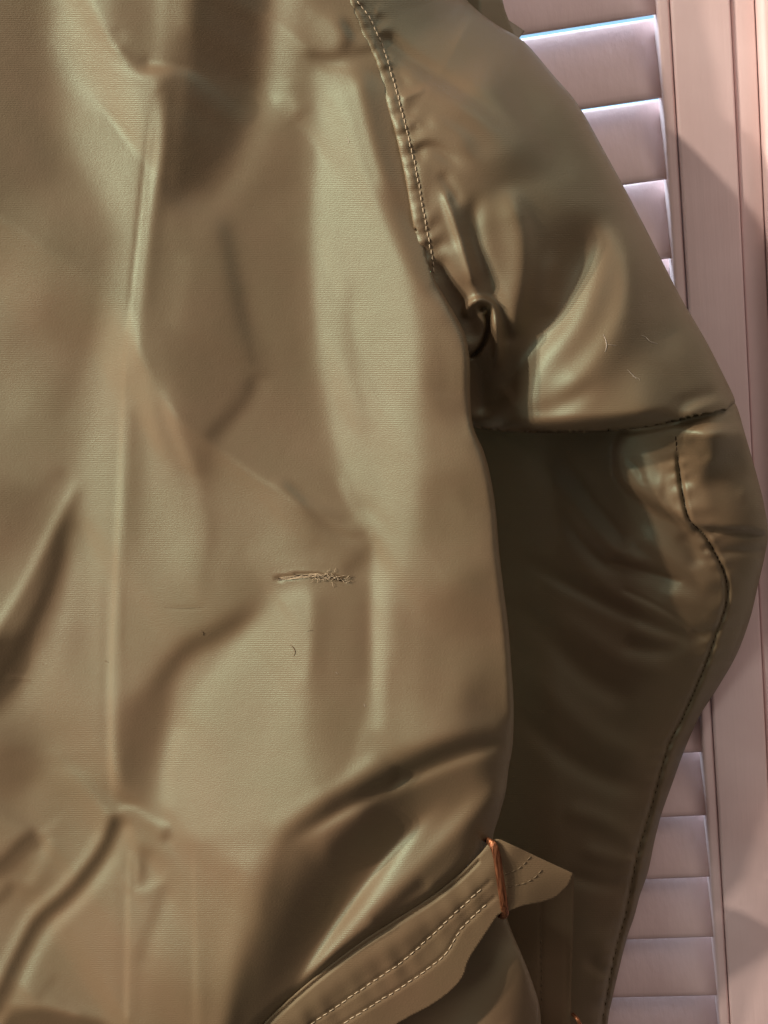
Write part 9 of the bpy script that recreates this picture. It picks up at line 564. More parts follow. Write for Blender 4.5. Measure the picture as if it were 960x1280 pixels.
 [0,0,0,0,0,0,0,0,0,0,0,0,0,0,0,0,1,0,2,5,3,0,-6,-11,-9,-3,1,2,1,-1,-2,0,3,4,5,6,2,2,0,-2,-1,-3,-3,-2,-3,-2,2,1,-8,-21,37,-5,-39,4,26,-2,0,0,0,0,0,0,0,0,0,0,0,0,0,0,0,0,0,0,0,0],
 [0,0,0,0,0,0,0,0,0,0,0,0,0,0,0,0,0,1,1,3,6,3,-2,-8,-10,-9,-4,0,3,0,0,-1,-1,2,4,4,6,4,2,2,-1,0,-4,-4,-4,-1,1,-2,-14,-2,30,-22,7,2,-8,1,1,0,0,0,0,0,0,0,0,0,0,0,0,0,0,0,0,0,0,0],
 [0,0,0,0,0,0,0,0,0,0,0,0,0,0,0,0,0,0,1,2,3,5,3,-2,-7,-11,-9,-4,-1,2,1,0,-1,0,0,3,4,4,5,3,2,0,-1,-4,-4,-2,1,-4,-18,22,4,-15,13,1,-11,1,0,0,0,0,0,0,0,0,0,0,0,0,0,0,0,0,0,0,0,0],
 [0,0,0,0,0,0,0,0,0,0,0,0,0,0,0,0,0,0,0,1,1,4,5,3,-1,-7,-11,-9,-6,-1,1,1,1,-1,-1,1,1,3,3,3,4,2,-1,-2,-1,1,-2,-7,-12,30,-14,-6,1,2,1,0,0,0,0,0,0,0,0,0,0,0,0,0,0,0,0,0,0,0,0,0],
 [0,0,0,0,0,0,0,0,0,0,0,0,0,0,0,0,0,0,0,0,1,1,3,6,3,-1,-5,-10,-10,-7,-3,0,1,1,1,-2,0,1,0,3,2,1,1,2,1,2,1,-11,1,20,-16,-3,3,2,-1,1,-1,0,0,0,0,0,0,0,0,0,0,0,0,0,0,0,0,0,0,0],
 [0,0,0,0,0,0,0,0,0,0,0,0,0,0,0,0,0,0,0,0,0,0,3,2,4,5,1,-5,-8,-10,-9,-5,-1,0,1,0,1,-1,0,0,0,0,3,3,5,4,-2,-13,16,4,-12,1,2,0,0,0,0,0,0,0,0,0,0,0,0,0,0,0,0,0,0,0,0,0,0,0],
 [0,0,0,0,0,0,0,0,0,0,0,0,0,0,0,0,0,0,0,-1,0,1,0,2,3,4,4,2,-2,-7,-9,-9,-8,-4,-1,1,0,1,1,-1,-1,1,3,4,5,5,-3,-14,26,-9,-7,2,2,0,0,-1,0,0,0,0,0,0,0,0,0,0,0,0,0,0,0,0,0,0,0,0],
 [0,0,0,0,0,0,0,0,0,0,0,0,0,0,0,0,0,0,0,0,0,0,0,0,1,3,3,5,2,1,-4,-9,-9,-8,-7,-2,-2,0,1,-1,1,1,3,6,7,3,-7,-5,23,-14,-3,2,1,-1,0,1,0,0,0,0,0,0,0,0,0,0,0,0,0,0,0,0,0,0,0,0],
 [0,0,0,0,0,0,0,0,0,0,0,0,0,0,0,0,0,0,0,0,0,0,-1,0,1,0,3,3,4,4,1,0,-6,-8,-8,-9,-5,-4,-2,0,-2,2,5,7,9,2,-12,8,12,-14,0,3,0,0,0,-1,0,0,0,0,0,0,0,0,0,0,0,0,0,0,0,0,0,0,0,0],
 [0,0,0,0,0,0,0,0,0,0,0,0,0,0,0,0,0,0,0,0,0,-1,1,0,0,0,0,1,3,3,5,3,2,-2,-6,-6,-8,-7,-6,-4,-2,1,4,8,7,0,-14,20,-1,-9,1,1,0,0,0,0,0,0,0,0,0,0,0,0,0,0,0,0,0,0,0,0,0,0,0,0],
 [0,0,0,0,0,0,0,0,0,0,0,0,0,0,0,0,0,0,0,0,0,0,0,-1,0,0,0,1,1,1,3,3,4,3,2,-2,-3,-5,-5,-4,-4,-2,1,3,3,-5,-10,26,-23,-5,9,4,0,0,1,0,0,0,0,0,0,0,0,0,0,0,0,0,0,0,0,0,0,0,0,0],
 [0,0,0,0,0,0,0,0,0,0,0,0,0,0,0,0,0,0,0,0,0,0,-1,1,0,0,0,-1,0,1,1,2,3,4,3,3,2,0,-1,-3,-1,-3,-2,-2,-3,-12,-2,21,-17,-10,-9,24,-1,0,-1,0,0,0,0,0,0,0,0,0,0,0,0,0,0,0,0,0,0,0,0,0],
 [0,0,0,0,0,0,0,0,0,0,0,0,0,0,0,0,0,0,0,0,0,0,0,0,0,0,0,0,0,1,0,0,1,1,3,3,3,2,2,2,1,-2,-4,-3,-7,-15,12,6,2,8,5,-23,0,0,0,0,0,0,0,0,0,0,0,0,0,0,0,0,0,0,0,0,0,0,0,0],
 [0,0,0,0,0,0,0,0,0,0,0,0,0,0,0,0,0,0,0,0,0,0,0,0,0,0,-1,1,3,1,1,-1,-2,0,0,1,2,3,1,2,1,0,0,-3,-8,-15,22,-5,-8,2,4,-2,1,0,0,0,0,0,0,0,0,0,0,0,0,0,0,0,0,0,0,0,0,0,0,0],
 [0,0,0,0,0,0,0,0,0,0,0,0,0,0,0,0,0,0,0,0,0,0,0,0,0,0,0,1,5,6,1,-1,-3,-2,-2,-2,-1,0,2,0,1,1,0,0,-9,-9,25,-12,-5,3,1,0,0,0,0,0,0,0,0,0,0,0,0,0,0,0,0,0,0,0,0,0,0,0,0,0],
 [0,0,0,0,0,0,0,0,0,0,0,0,0,0,0,0,0,0,0,0,0,0,0,0,0,0,0,3,5,5,5,-1,0,-3,-2,-3,-3,-3,-2,0,0,1,3,-2,-11,3,18,-15,-1,2,1,0,0,0,0,0,0,0,0,0,0,0,0,0,0,0,0,0,0,0,0,0,0,0,0,0],
 [0,0,0,0,0,0,0,0,0,0,0,0,0,0,0,0,0,0,0,0,0,0,0,0,0,-1,1,1,-1,1,3,5,4,3,1,0,-4,-3,-4,-3,-2,1,2,-3,-14,17,3,-11,1,3,0,0,0,0,0,0,0,0,0,0,0,0,0,0,0,0,0,0,0,0,0,0,0,0,0,0],
 [0,0,0,0,0,0,0,0,0,0,0,0,0,0,0,0,0,0,0,0,0,0,0,0,0,0,1,-3,-5,-5,-2,3,6,7,6,5,4,-1,-3,-5,-4,0,0,-6,-12,26,-9,-7,2,2,0,0,0,0,0,0,0,0,0,0,0,0,0,0,0,0,0,0,0,0,0,0,0,0,0,0],
 [0,0,0,0,0,0,0,0,0,0,0,0,0,0,0,0,0,0,0,0,0,0,0,0,0,1,-1,-2,-5,-5,-5,0,0,2,4,7,8,8,3,-1,-3,-2,-4,-10,-5,24,-15,-3,3,1,0,0,0,0,0,0,0,0,0,0,0,0,0,0,0,0,0,0,0,0,0,0,0,0,0,0],
 [0,0,0,0,0,0,0,0,0,0,0,0,0,0,0,0,0,0,0,0,0,0,0,0,0,0,0,-1,-2,-3,-2,-2,-3,-3,-1,1,5,8,10,7,2,-1,-7,-18,10,11,-14,0,3,0,0,0,0,0,0,0,0,0,0,0,0,0,0,0,0,0,0,0,0,0,0,0,0,0,0,0],
 [0,0,0,0,0,0,0,0,0,0,0,0,0,0,0,0,0,0,0,0,0,0,0,0,0,0,0,0,0,-1,-1,-2,-1,-2,-3,-4,-2,1,7,10,12,5,-11,-20,22,-6,-8,2,2,0,0,0,0,0,0,0,0,0,0,0,0,0,0,0,0,0,0,0,0,0,0,0,0,0,0,0],
 [0,0,0,0,0,0,0,0,0,0,0,0,0,0,0,0,0,0,0,0,0,0,0,0,0,0,0,0,0,0,0,1,0,-2,-2,-2,-5,-4,-1,6,13,5,-11,-12,28,-14,-4,3,1,0,0,0,0,0,0,0,0,0,0,0,0,0,0,0,0,0,0,0,0,0,0,0,0,0,0,0],
 [0,0,0,0,0,0,0,0,0,0,0,0,0,0,0,0,0,0,0,0,0,0,0,0,0,0,0,0,0,0,0,5,4,1,-4,-4,-3,-5,-5,-2,3,-1,-7,11,19,-13,-5,5,1,0,0,0,0,0,0,0,0,0,0,0,0,0,0,0,0,0,0,0,0,0,0,0,0,0,0,0],
 [0,0,0,0,0,0,0,0,0,0,0,0,0,0,0,0,0,0,0,0,0,0,0,0,0,0,0,0,0,-1,2,8,9,4,-3,-3,-5,-5,-6,-5,-6,-2,-8,26,2,-9,-26,25,4,-1,0,0,0,0,0,0,0,0,0,0,0,0,0,0,0,0,0,0,0,0,0,0,0,0,0,0],
 [0,0,0,0,0,0,0,0,0,0,0,0,0,0,0,0,0,0,0,0,0,0,0,0,0,0,0,0,0,0,2,0,4,4,6,4,1,0,-4,-4,-4,-6,-12,21,-10,-9,31,-20,-5,1,0,0,0,0,0,0,0,0,0,0,0,0,0,0,0,0,0,0,0,0,0,0,0,0,0,0],
 [0,0,0,0,0,0,0,0,0,0,0,0,0,0,0,0,0,0,0,0,0,0,0,0,0,0,0,0,0,1,-2,-8,-7,-1,7,8,8,6,6,5,-1,-5,-16,9,-11,-2,5,-3,1,0,0,0,0,0,0,0,0,0,0,0,0,0,0,0,0,0,0,0,0,0,0,0,0,0,0,0],
 [0,0,0,0,0,0,0,0,0,0,0,0,0,0,0,0,0,0,0,0,0,0,0,0,0,0,0,0,0,0,-2,-4,-9,-4,-2,-1,3,5,6,7,4,-6,1,11,-12,1,1,1,0,0,0,0,0,0,0,0,0,0,0,0,0,0,0,0,0,0,0,0,0,0,0,0,0,0,0,0],
 [0,0,0,0,0,0,0,0,0,0,0,0,0,0,0,0,0,0,0,0,0,0,0,0,0,0,0,-1,-5,-2,2,2,-1,-2,-2,-4,-4,-3,0,2,-2,-11,26,11,-8,0,2,0,0,0,0,0,0,0,0,0,0,0,0,0,0,0,0,0,0,0,0,0,0,0,0,0,0,0,0,0],
 [0,0,0,0,0,0,0,0,0,0,0,0,0,0,0,0,0,0,0,0,0,0,0,0,0,0,1,-5,-11,-8,3,4,6,4,1,0,-1,-1,-1,-2,-6,-11,30,0,-6,1,2,0,0,0,0,0,0,0,0,0,0,0,0,0,0,0,0,0,0,0,0,0,0,0,0,0,0,0,0,0],
 [0,0,0,0,0,0,0,0,0,0,0,0,0,0,0,0,0,0,0,0,0,0,0,0,0,0,-1,0,-2,-7,-7,-5,-2,2,4,4,3,1,3,0,-3,-4,22,-7,-4,3,0,0,0,0,0,0,0,0,0,0,0,0,0,0,0,0,0,0,0,0,0,0,0,0,0,0,0,0,0,0],
 [0,0,0,0,0,0,0,0,0,0,0,0,0,0,0,0,0,0,0,0,0,0,0,0,0,0,0,4,10,6,-6,-10,-10,-9,-6,-2,-1,1,2,0,0,10,21,-11,-1,1,1,0,0,0,0,0,0,0,0,0,0,0,0,0,0,0,0,0,0,0,0,0,0,0,0,0,0,0,0,0],
 [0,0,0,0,0,0,0,0,0,0,0,0,0,0,0,0,0,0,0,0,0,0,0,0,0,0,0,2,7,9,4,2,-2,-5,-7,-8,-6,-3,-2,-4,-5,13,13,-10,0,2,0,0,0,0,0,0,0,0,0,0,0,0,0,0,0,0,0,0,0,0,0,0,0,0,0,0,0,0,0,0],
 [0,0,0,0,0,0,0,0,0,0,0,0,0,0,0,0,0,0,0,0,0,0,0,0,0,0,0,0,1,2,4,4,5,5,2,2,-1,-1,0,-3,-14,1,-2,-8,2,1,0,0,0,0,0,0,0,0,0,0,0,0,0,0,0,0,0,0,0,0,0,0,0,0,0,0,0,0,0,0],
 [0,0,0,0,0,0,0,0,0,0,0,0,0,0,0,0,0,0,0,0,0,0,0,0,0,0,0,0,0,0,0,1,2,2,4,2,4,3,3,-1,-13,5,-12,-28,16,13,-1,0,0,0,0,0,0,0,0,0,0,0,0,0,0,0,0,0,0,0,0,0,0,0,0,0,0,0,0,0],
 [0,0,0,0,0,0,0,0,0,0,0,0,0,0,0,0,0,0,0,0,0,0,0,0,0,0,0,0,0,0,0,0,0,0,0,1,1,3,1,-3,-9,15,-7,16,-12,-7,1,0,0,0,0,0,0,0,0,0,0,0,0,0,0,0,0,0,0,0,0,0,0,0,0,0,0,0,0,0],
 [0,0,0,0,0,0,0,0,0,0,0,0,0,0,0,0,0,0,0,0,0,0,0,0,0,0,0,0,0,0,0,0,0,0,0,0,0,2,0,-6,-3,17,-11,4,0,-3,0,0,0,0,0,0,0,0,0,0,0,0,0,0,0,0,0,0,0,0,0,0,0,0,0,0,0,0,0,0],
 [0,0,0,0,0,0,0,0,0,0,0,0,0,0,0,0,0,0,0,0,0,0,0,0,0,0,0,0,0,0,0,0,0,0,0,0,1,2,-1,-9,4,11,-10,-1,2,1,0,0,0,0,0,0,0,0,0,0,0,0,0,0,0,0,0,0,0,0,0,0,0,0,0,0,0,0,0,0],
 [0,0,0,0,0,0,0,0,0,0,0,0,0,0,0,0,0,0,0,0,0,0,0,0,0,0,0,0,0,0,0,0,0,0,0,0,1,2,-2,-12,14,4,-10,1,2,0,0,0,0,0,0,0,0,0,0,0,0,0,0,0,0,0,0,0,0,0,0,0,0,0,0,0,0,0,0,0],
 [0,0,0,0,0,0,0,0,0,0,0,0,0,0,0,0,0,0,0,0,0,0,0,0,0,0,0,0,0,0,0,0,0,0,0,0,3,1,-5,-12,24,-8,-6,2,1,0,0,0,0,0,0,0,0,0,0,0,0,0,0,0,0,0,0,0,0,0,0,0,0,0,0,0,0,0,0,0],
 [0,0,0,0,0,0,0,0,0,0,0,0,0,0,0,0,0,0,0,0,0,0,0,0,0,0,0,0,0,0,0,0,0,-1,0,3,4,-1,-10,-6,24,-14,-3,3,1,0,0,0,0,0,0,0,0,0,0,0,0,0,0,0,0,0,0,0,0,0,0,0,0,0,0,0,0,0,0,0],
 [0,0,0,0,0,0,0,0,0,0,0,0,0,0,0,0,0,0,0,0,0,0,0,0,0,0,0,0,0,0,0,0,-1,3,8,5,-3,-7,-14,7,14,-15,0,2,1,0,0,0,0,0,0,0,0,0,0,0,0,0,0,0,0,0,0,0,0,0,0,0,0,0,0,0,0,0,0,0],
 [0,0,0,0,0,0,0,0,0,0,0,0,0,0,0,0,0,0,0,0,0,0,0,0,0,0,0,0,0,0,0,0,6,9,6,-1,-6,-9,-17,20,-2,-9,0,3,0,0,0,0,0,0,0,0,0,0,0,0,0,0,0,0,0,0,0,0,0,0,0,0,0,0,0,0,0,0,0,0],
 [0,0,0,0,0,0,0,0,0,0,0,0,0,0,0,0,0,0,0,0,0,0,0,0,0,0,0,0,0,0,0,3,3,5,1,-1,1,-9,-13,25,-14,-5,3,1,0,0,0,0,0,0,0,0,0,0,0,0,0,0,0,0,0,0,0,0,0,0,0,0,0,0,0,0,0,0,0,0],
 [0,0,0,0,0,0,0,0,0,0,0,0,0,0,0,0,0,0,0,0,0,0,0,0,0,0,0,0,0,0,0,0,0,-3,-2,9,5,-9,-3,17,-15,-3,3,1,0,0,0,0,0,0,0,0,0,0,0,0,0,0,0,0,0,0,0,0,0,0,0,0,0,0,0,0,0,0,0,0],
 [0,0,0,0,0,0,0,0,0,0,0,0,0,0,0,0,0,0,0,0,0,0,0,0,0,0,0,0,0,0,0,-1,-4,-4,3,8,3,-9,11,3,-13,1,2,0,0,0,0,0,0,0,0,0,0,0,0,0,0,0,0,0,0,0,0,0,0,0,0,0,0,0,0,0,0,0,0,0],
 [0,0,0,0,0,0,0,0,0,0,0,0,0,0,0,0,0,0,0,0,0,0,0,0,0,0,0,0,0,0,0,-1,-1,-7,4,4,2,-8,18,-6,-8,1,2,0,0,0,0,0,0,0,0,0,0,0,0,0,0,0,0,0,0,0,0,0,0,0,0,0,0,0,0,0,0,0,0,0],
 [0,0,0,0,0,0,0,0,0,0,0,0,0,0,0,0,0,0,0,0,0,0,0,0,0,0,0,0,0,0,0,2,-21,-5,14,8,0,-6,21,-11,-5,2,1,0,0,0,0,0,0,0,0,0,0,0,0,0,0,0,0,0,0,0,0,0,0,0,0,0,0,0,0,0,0,0,0,0],
 [0,0,0,0,0,0,0,0,0,0,0,0,0,0,0,0,0,0,0,0,0,0,0,0,0,0,0,0,0,0,1,-5,-21,5,-3,8,4,3,19,-12,-1,1,1,0,0,0,0,0,0,0,0,0,0,0,0,0,0,0,0,0,0,0,0,0,0,0,0,0,0,0,0,0,0,0,0,0],
 [0,0,0,0,0,0,0,0,0,0,0,0,0,0,0,0,0,0,0,0,0,0,0,0,0,0,0,0,0,0,0,-3,25,-9,-20,-15,-10,24,17,-12,0,3,0,0,0,0,0,0,0,0,0,0,0,0,0,0,0,0,0,0,0,0,0,0,0,0,0,0,0,0,0,0,0,0,0,0],
 [0,0,0,0,0,0,0,0,0,0,0,0,0,0,0,0,0,0,0,0,0,0,0,0,0,0,0,0,0,0,-1,5,14,9,0,-20,-27,29,-7,-5,1,2,0,0,0,0,0,0,0,0,0,0,0,0,0,0,0,0,0,0,0,0,0,0,0,0,0,0,0,0,0,0,0,0,0,0],
 [0,0,0,0,0,0,0,0,0,0,0,0,0,0,0,0,0,0,0,0,0,0,0,0,0,0,0,0,0,0,0,0,3,9,12,2,-4,-13,-10,-3,3,1,0,0,0,0,0,0,0,0,0,0,0,0,0,0,0,0,0,0,0,0,0,0,0,0,0,0,0,0,0,0,0,0,0,0],
 [0,0,0,0,0,0,0,0,0,0,0,0,0,0,0,0,0,0,0,0,0,0,0,0,0,0,0,0,0,0,0,0,1,3,4,5,-11,2,-6,-2,3,1,0,0,0,0,0,0,0,0,0,0,0,0,0,0,0,0,0,0,0,0,0,0,0,0,0,0,0,0,0,0,0,0,0,0],
 [0,0,0,0,0,0,0,0,0,0,0,0,0,0,0,0,0,0,0,0,0,0,0,0,0,0,0,0,0,0,0,1,0,4,1,-7,-7,13,-9,0,3,1,0,0,0,0,0,0,0,0,0,0,0,0,0,0,0,0,0,0,0,0,0,0,0,0,0,0,0,0,0,0,0,0,0,0],
 [0,0,0,0,0,0,0,0,0,0,0,0,0,0,0,0,0,0,0,0,0,0,0,0,0,0,0,0,0,0,0,0,1,0,-3,-9,3,11,-7,1,2,1,0,0,0,0,0,0,0,0,0,0,0,0,0,0,0,0,0,0,0,0,0,0,0,0,0,0,0,0,0,0,0,0,0,0],
 [0,0,0,0,0,0,0,0,0,0,0,0,0,0,0,0,0,0,0,0,0,0,0,0,0,0,0,0,0,0,0,-1,0,-1,-6,-12,9,8,-3,4,2,0,0,0,0,0,0,0,0,0,0,0,0,0,0,0,0,0,0,0,0,0,0,0,0,0,0,0,0,0,0,0,0,0,0,0],
 [0,0,0,0,0,0,0,0,0,0,0,0,0,0,0,0,0,0,0,0,0,0,0,0,0,0,0,0,0,0,0,0,-1,-3,-7,-12,15,4,-1,3,2,0,0,0,0,0,0,0,0,0,0,0,0,0,0,0,0,0,0,0,0,0,0,0,0,0,0,0,0,0,0,0,0,0,0,0],
 [0,0,0,0,0,0,0,0,0,0,0,0,0,0,0,0,0,0,0,0,0,0,0,0,0,0,0,0,0,0,0,0,1,-1,-7,-10,17,-4,-1,3,2,0,0,0,0,0,0,0,0,0,0,0,0,0,0,0,0,0,0,0,0,0,0,0,0,0,0,0,0,0,0,0,0,0,0,0],
 [0,0,0,0,0,0,0,0,0,0,0,0,0,0,0,0,0,0,0,0,0,0,0,0,0,0,0,0,0,0,0,1,1,1,-5,-5,15,-9,-1,2,0,0,0,0,0,0,0,0,0,0,0,0,0,0,0,0,0,0,0,0,0,0,0,0,0,0,0,0,0,0,0,0,0,0,0,0],
 [0,0,0,0,0,0,0,0,0,0,0,0,0,0,0,0,0,0,0,0,0,0,0,0,0,0,0,0,0,0,0,0,2,-1,-4,-2,13,-8,-2,1,1,0,0,0,0,0,0,0,0,0,0,0,0,0,0,0,0,0,0,0,0,0,0,0,0,0,0,0,0,0,0,0,0,0,0,0],
 [0,0,0,0,0,0,0,0,0,0,0,0,0,0,0,0,0,0,0,0,0,0,0,0,0,0,0,0,0,0,0,1,2,-1,-8,5,8,-9,0,2,0,0,0,0,0,0,0,0,0,0,0,0,0,0,0,0,0,0,0,0,0,0,0,0,0,0,0,0,0,0,0,0,0,0,0,0],
 [0,0,0,0,0,0,0,0,0,0,0,0,0,0,0,0,0,0,0,0,0,0,0,0,0,0,0,0,0,0,0,1,1,-2,-6,7,3,-6,0,2,0,0,0,0,0,0,0,0,0,0,0,0,0,0,0,0,0,0,0,0,0,0,0,0,0,0,0,0,0,0,0,0,0,0,0,0],
 [0,0,0,0,0,0,0,0,0,0,0,0,0,0,0,0,0,0,0,0,0,0,0,0,0,0,0,0,0,0,0,1,1,-1,-9,13,-2,-5,1,1,0,0,0,0,0,0,0,0,0,0,0,0,0,0,0,0,0,0,0,0,0,0,0,0,0,0,0,0,0,0,0,0,0,0,0,0],
 [0,0,0,0,0,0,0,0,0,0,0,0,0,0,0,0,0,0,0,0,0,0,0,0,0,0,0,0,0,0,0,1,1,-3,-7,14,-4,-5,2,1,0,0,0,0,0,0,0,0,0,0,0,0,0,0,0,0,0,0,0,0,0,0,0,0,0,0,0,0,0,0,0,0,0,0,0,0],
 [0,0,0,0,0,0,0,0,0,0,0,0,0,0,0,0,0,0,0,0,0,0,0,0,0,0,0,0,0,0,0,2,0,-4,-5,15,-8,-2,2,0,0,0,0,0,0,0,0,0,0,0,0,0,0,0,0,0,0,0,0,0,0,0,0,0,0,0,0,0,0,0,0,0,0,0,0,0],
 [0,0,0,0,0,0,0,0,0,0,0,0,0,0,0,0,0,0,0,0,0,0,0,0,0,0,0,0,0,0,1,0,1,-5,-2,12,-8,-1,1,1,0,0,0,0,0,0,0,0,0,0,0,0,0,0,0,0,0,0,0,0,0,0,0,0,0,0,0,0,0,0,0,0,0,0,0,0],
 [0,0,0,0,0,0,0,0,0,0,0,0,0,0,0,0,0,0,0,0,0,0,0,0,0,0,0,0,0,0,0,3,-2,-5,1,10,-8,-1,2,0,0,0,0,0,0,0,0,0,0,0,0,0,0,0,0,0,0,0,0,0,0,0,0,0,0,0,0,0,0,0,0,0,0,0,0,0],
]
MAPS = {'BACK': (-40, -40, HEIGHTS_BACK), 'UPPER': (400, -40, HEIGHTS_UPPER), 'LOWER': (540, 440, HEIGHTS_LOWER)}
def decode(key):
    x0, y0, rows = MAPS[key]
    return x0, y0, np.cumsum(np.cumsum(np.array(rows, dtype=np.int64), 0), 1) * 5e-5
def soften(g, n):
    for _ in range(n):
        p = np.pad(g, 1, mode='edge'); g = (p[1:-1, 1:-1] * 2 + p[2:, 1:-1] + p[:-2, 1:-1] + p[1:-1, 2:] + p[1:-1, :-2]) / 6
    return g
GRID = {k: decode(k) for k in MAPS}
GRID_SOFT = {k: soften(GRID[k][2], 220) for k in MAPS}
def height(key, x, y):
    """smooth (cubic B-spline) reading of a sculpted height map at photo pixels"""
    x0, y0, g = GRID[key]; x = np.asarray(x, float); y = np.asarray(y, float)
    fx = np.clip((x - x0) / 6 - .5, 0, g.shape[1] - 1.001); fy = np.clip((y - y0) / 6 - .5, 0, g.shape[0] - 1.001)
    ix = fx.astype(int); iy = fy.astype(int); ax = fx - ix; ay = fy - iy
    def wts(t): return [(1 - t) ** 3 / 6, (3 * t ** 3 - 6 * t * t + 4) / 6, (-3 * t ** 3 + 3 * t * t + 3 * t + 1) / 6, t ** 3 / 6]
    wx, wy = wts(ax), wts(ay); out = 0
    for j in range(4):
        jj = np.clip(iy + j - 1, 0, g.shape[0] - 1)
        for i in range(4):
            out = out + wy[j] * wx[i] * g[jj, np.clip(ix + i - 1, 0, g.shape[1] - 1)]
    # past the sculpted area the cloth calms down into broad soft folds
    far = np.maximum(np.maximum(x0 - x, y0 - y), np.maximum(y - y0 - 6 * g.shape[0], 0)); k = np.clip(far / 150, 0, 1); k = k * k * (3 - 2 * k)
    calm = GRID_SOFT[key][np.round(fy).astype(int), np.round(fx).astype(int)]
    rows = np.sin(x / 31 + y / 170 + 1.1 * np.sin(y / 83)) * .003
    return out * (1 - k) + (calm + rows) * k
def sheet(name, outline, off, m, parent, step=3.0, rings=((0, .0012), (3, .004), (10, .012), (26, .03), (60, .055)), kind=None):
    P = smooth_poly(outline + [outline[0]], 4)
    x0, y0 = P.min(0); x1, y1 = P.max(0)
    nx_, ny_ = int((x1 - x0) / step) + 2, int((y1 - y0) / step) + 2
    X, Y = np.meshgrid(x0 - step / 2 + step * np.arange(nx_ + 1), y0 - step / 2 + step * np.arange(ny_ + 1))
    keep = inside(P, (X[1:, 1:] + X[:-1, :-1]) / 2, (Y[1:, 1:] + Y[:-1, :-1]) / 2)
    # drop cells hanging by a corner
    for _ in range(2):
        k = np.pad(keep.astype(int), 1); nb = k[2:, 1:-1] + k[:-2, 1:-1] + k[1:-1, 2:] + k[1:-1, :-2]; keep &= nb >= 2
    used = np.zeros(X.shape, int)
    used[:-1, :-1] += keep; used[1:, :-1] += keep; used[:-1, 1:] += keep; used[1:, 1:] += keep
    idx = -np.ones(X.shape, int); sel = used > 0; idx[sel] = np.arange(sel.sum())
    vx, vy, cnt = X[sel], Y[sel], used[sel]
    bd = cnt < 4
    _, _, _, nx2, ny2 = seg_dist(P, vx[bd], vy[bd]); vx[bd] = nx2; vy[bd] = ny2
    o = off(vx, vy)
    V = at(vx, vy, o)
    jj, ii = np.nonzero(keep)
    F_ = np.stack([idx[jj, ii], idx[jj + 1, ii], idx[jj + 1, ii + 1], idx[jj, ii + 1]], 1)
    # boundary edges, turned back to give the cloth its depth
    E = {}
    for a, b in ((0, 1), (1, 2), (2, 3), (3, 0)):
        for p, q in zip(F_[:, a].tolist(), F_[:, b].tolist()):
            if (q, p) in E: del E[(q, p)]
            else: E[(p, q)] = 1
    bv = sorted({p for e in E for p in e}); pos = {v: i for i, v in enumerate(bv)}; bva = np.array(bv)
    _, _, _, _, _ = 0, 0, 0, 0, 0
    # inward direction from the outline
    area = 0.5 * np.sum(P[:-1, 0] * P[1:, 1] - P[1:, 0] * P[:-1, 1]); sgn = 1 if area > 0 else -1
    nin = np.zeros((len(V), 2))
    for (p, q) in E:
        d = np.array([vx[q] - vx[p], vy[q] - vy[p]]); d /= (np.linalg.norm(d) + 1e-9)
        nn = np.array([d[1], -d[0]]); nin[p] += nn; nin[q] += nn
    nb_ = nin[bva]; nb_ /= (np.linalg.norm(nb_, axis=1, keepdims=True) + 1e-9)
    faces = F_.tolist(); verts = [V]; base = len(V); prev = bva; uvx = [vx]; uvy = [vy]
    for inset, drop in rings:
        x = vx[bva] + nb_[:, 0] * inset; y = vy[bva] + nb_[:, 1] * inset
        verts.append(at(x, y, o[bva] - drop)); cur = base + np.arange(len(bv)); uvx.append(x); uvy.append(y + drop * 1800)
        for (p, q) in E:
            faces.append([int(prev[pos[q]]), int(prev[pos[p]]), int(cur[pos[p]]), int(cur[pos[q]])])
        prev = cur; base += len(bv)
    V = np.vstack(verts); uv = np.stack([np.concatenate(uvx), -np.concatenate(uvy)], 1) * 0.00055
    return make(name, V, faces, m, parent, uv=uv, kind=kind)
def tube(pts, rad, sides=6, cap=True, flat=1.0):
    """verts/faces of a tapered tube through world points"""
    pts = [Vector(p) for p in pts]; V = []; Fc = []
    n = len(pts); rad = rad if hasattr(rad, '__len__') else [rad] * n
    ref = Vector((0.2, -1, 0.1)).normalized()
    for i, p in enumerate(pts):
        d = (pts[min(i + 1, n - 1)] - pts[max(i - 1, 0)]).normalized()
        a = d.cross(ref); a = a.normalized() if a.length > 1e-5 else Vector((1, 0, 0)); b = d.cross(a).normalized()
        for k in range(sides):
            t = 2 * math.pi * k / sides
            V.append(p + a * math.cos(t) * rad[i] + b * math.sin(t) * rad[i] * flat)
    for i in range(n - 1):
        for k in range(sides):
            k2 = (k + 1) % sides
            Fc.append([i * sides + k, i * sides + k2, (i + 1) * sides + k2, (i + 1) * sides + k])
    if cap: Fc.append(list(range(sides))[::-1]); Fc.append([(n - 1) * sides + k for k in range(sides)])
    return V, Fc
class Bag:
    def __init__(s): s.V = []; s.F = []
    def add(s, vf):
        b = len(s.V); s.V += vf[0]; s.F += [[i + b for i in f] for f in vf[1]]
    def make(s, name, m, parent=None, kind=None, smooth=True): return make(name, s.V, s.F, m, parent, kind=kind, smooth=smooth)
def resample(P, spacing, n=8):
    Q = smooth_poly(P, n); d = np.r_[0, np.cumsum(np.hypot(*np.diff(Q, axis=0).T))]
    s = np.arange(0, d[-1], spacing); return np.stack([np.interp(s, d, Q[:, 0]), np.interp(s, d, Q[:, 1])], 1)
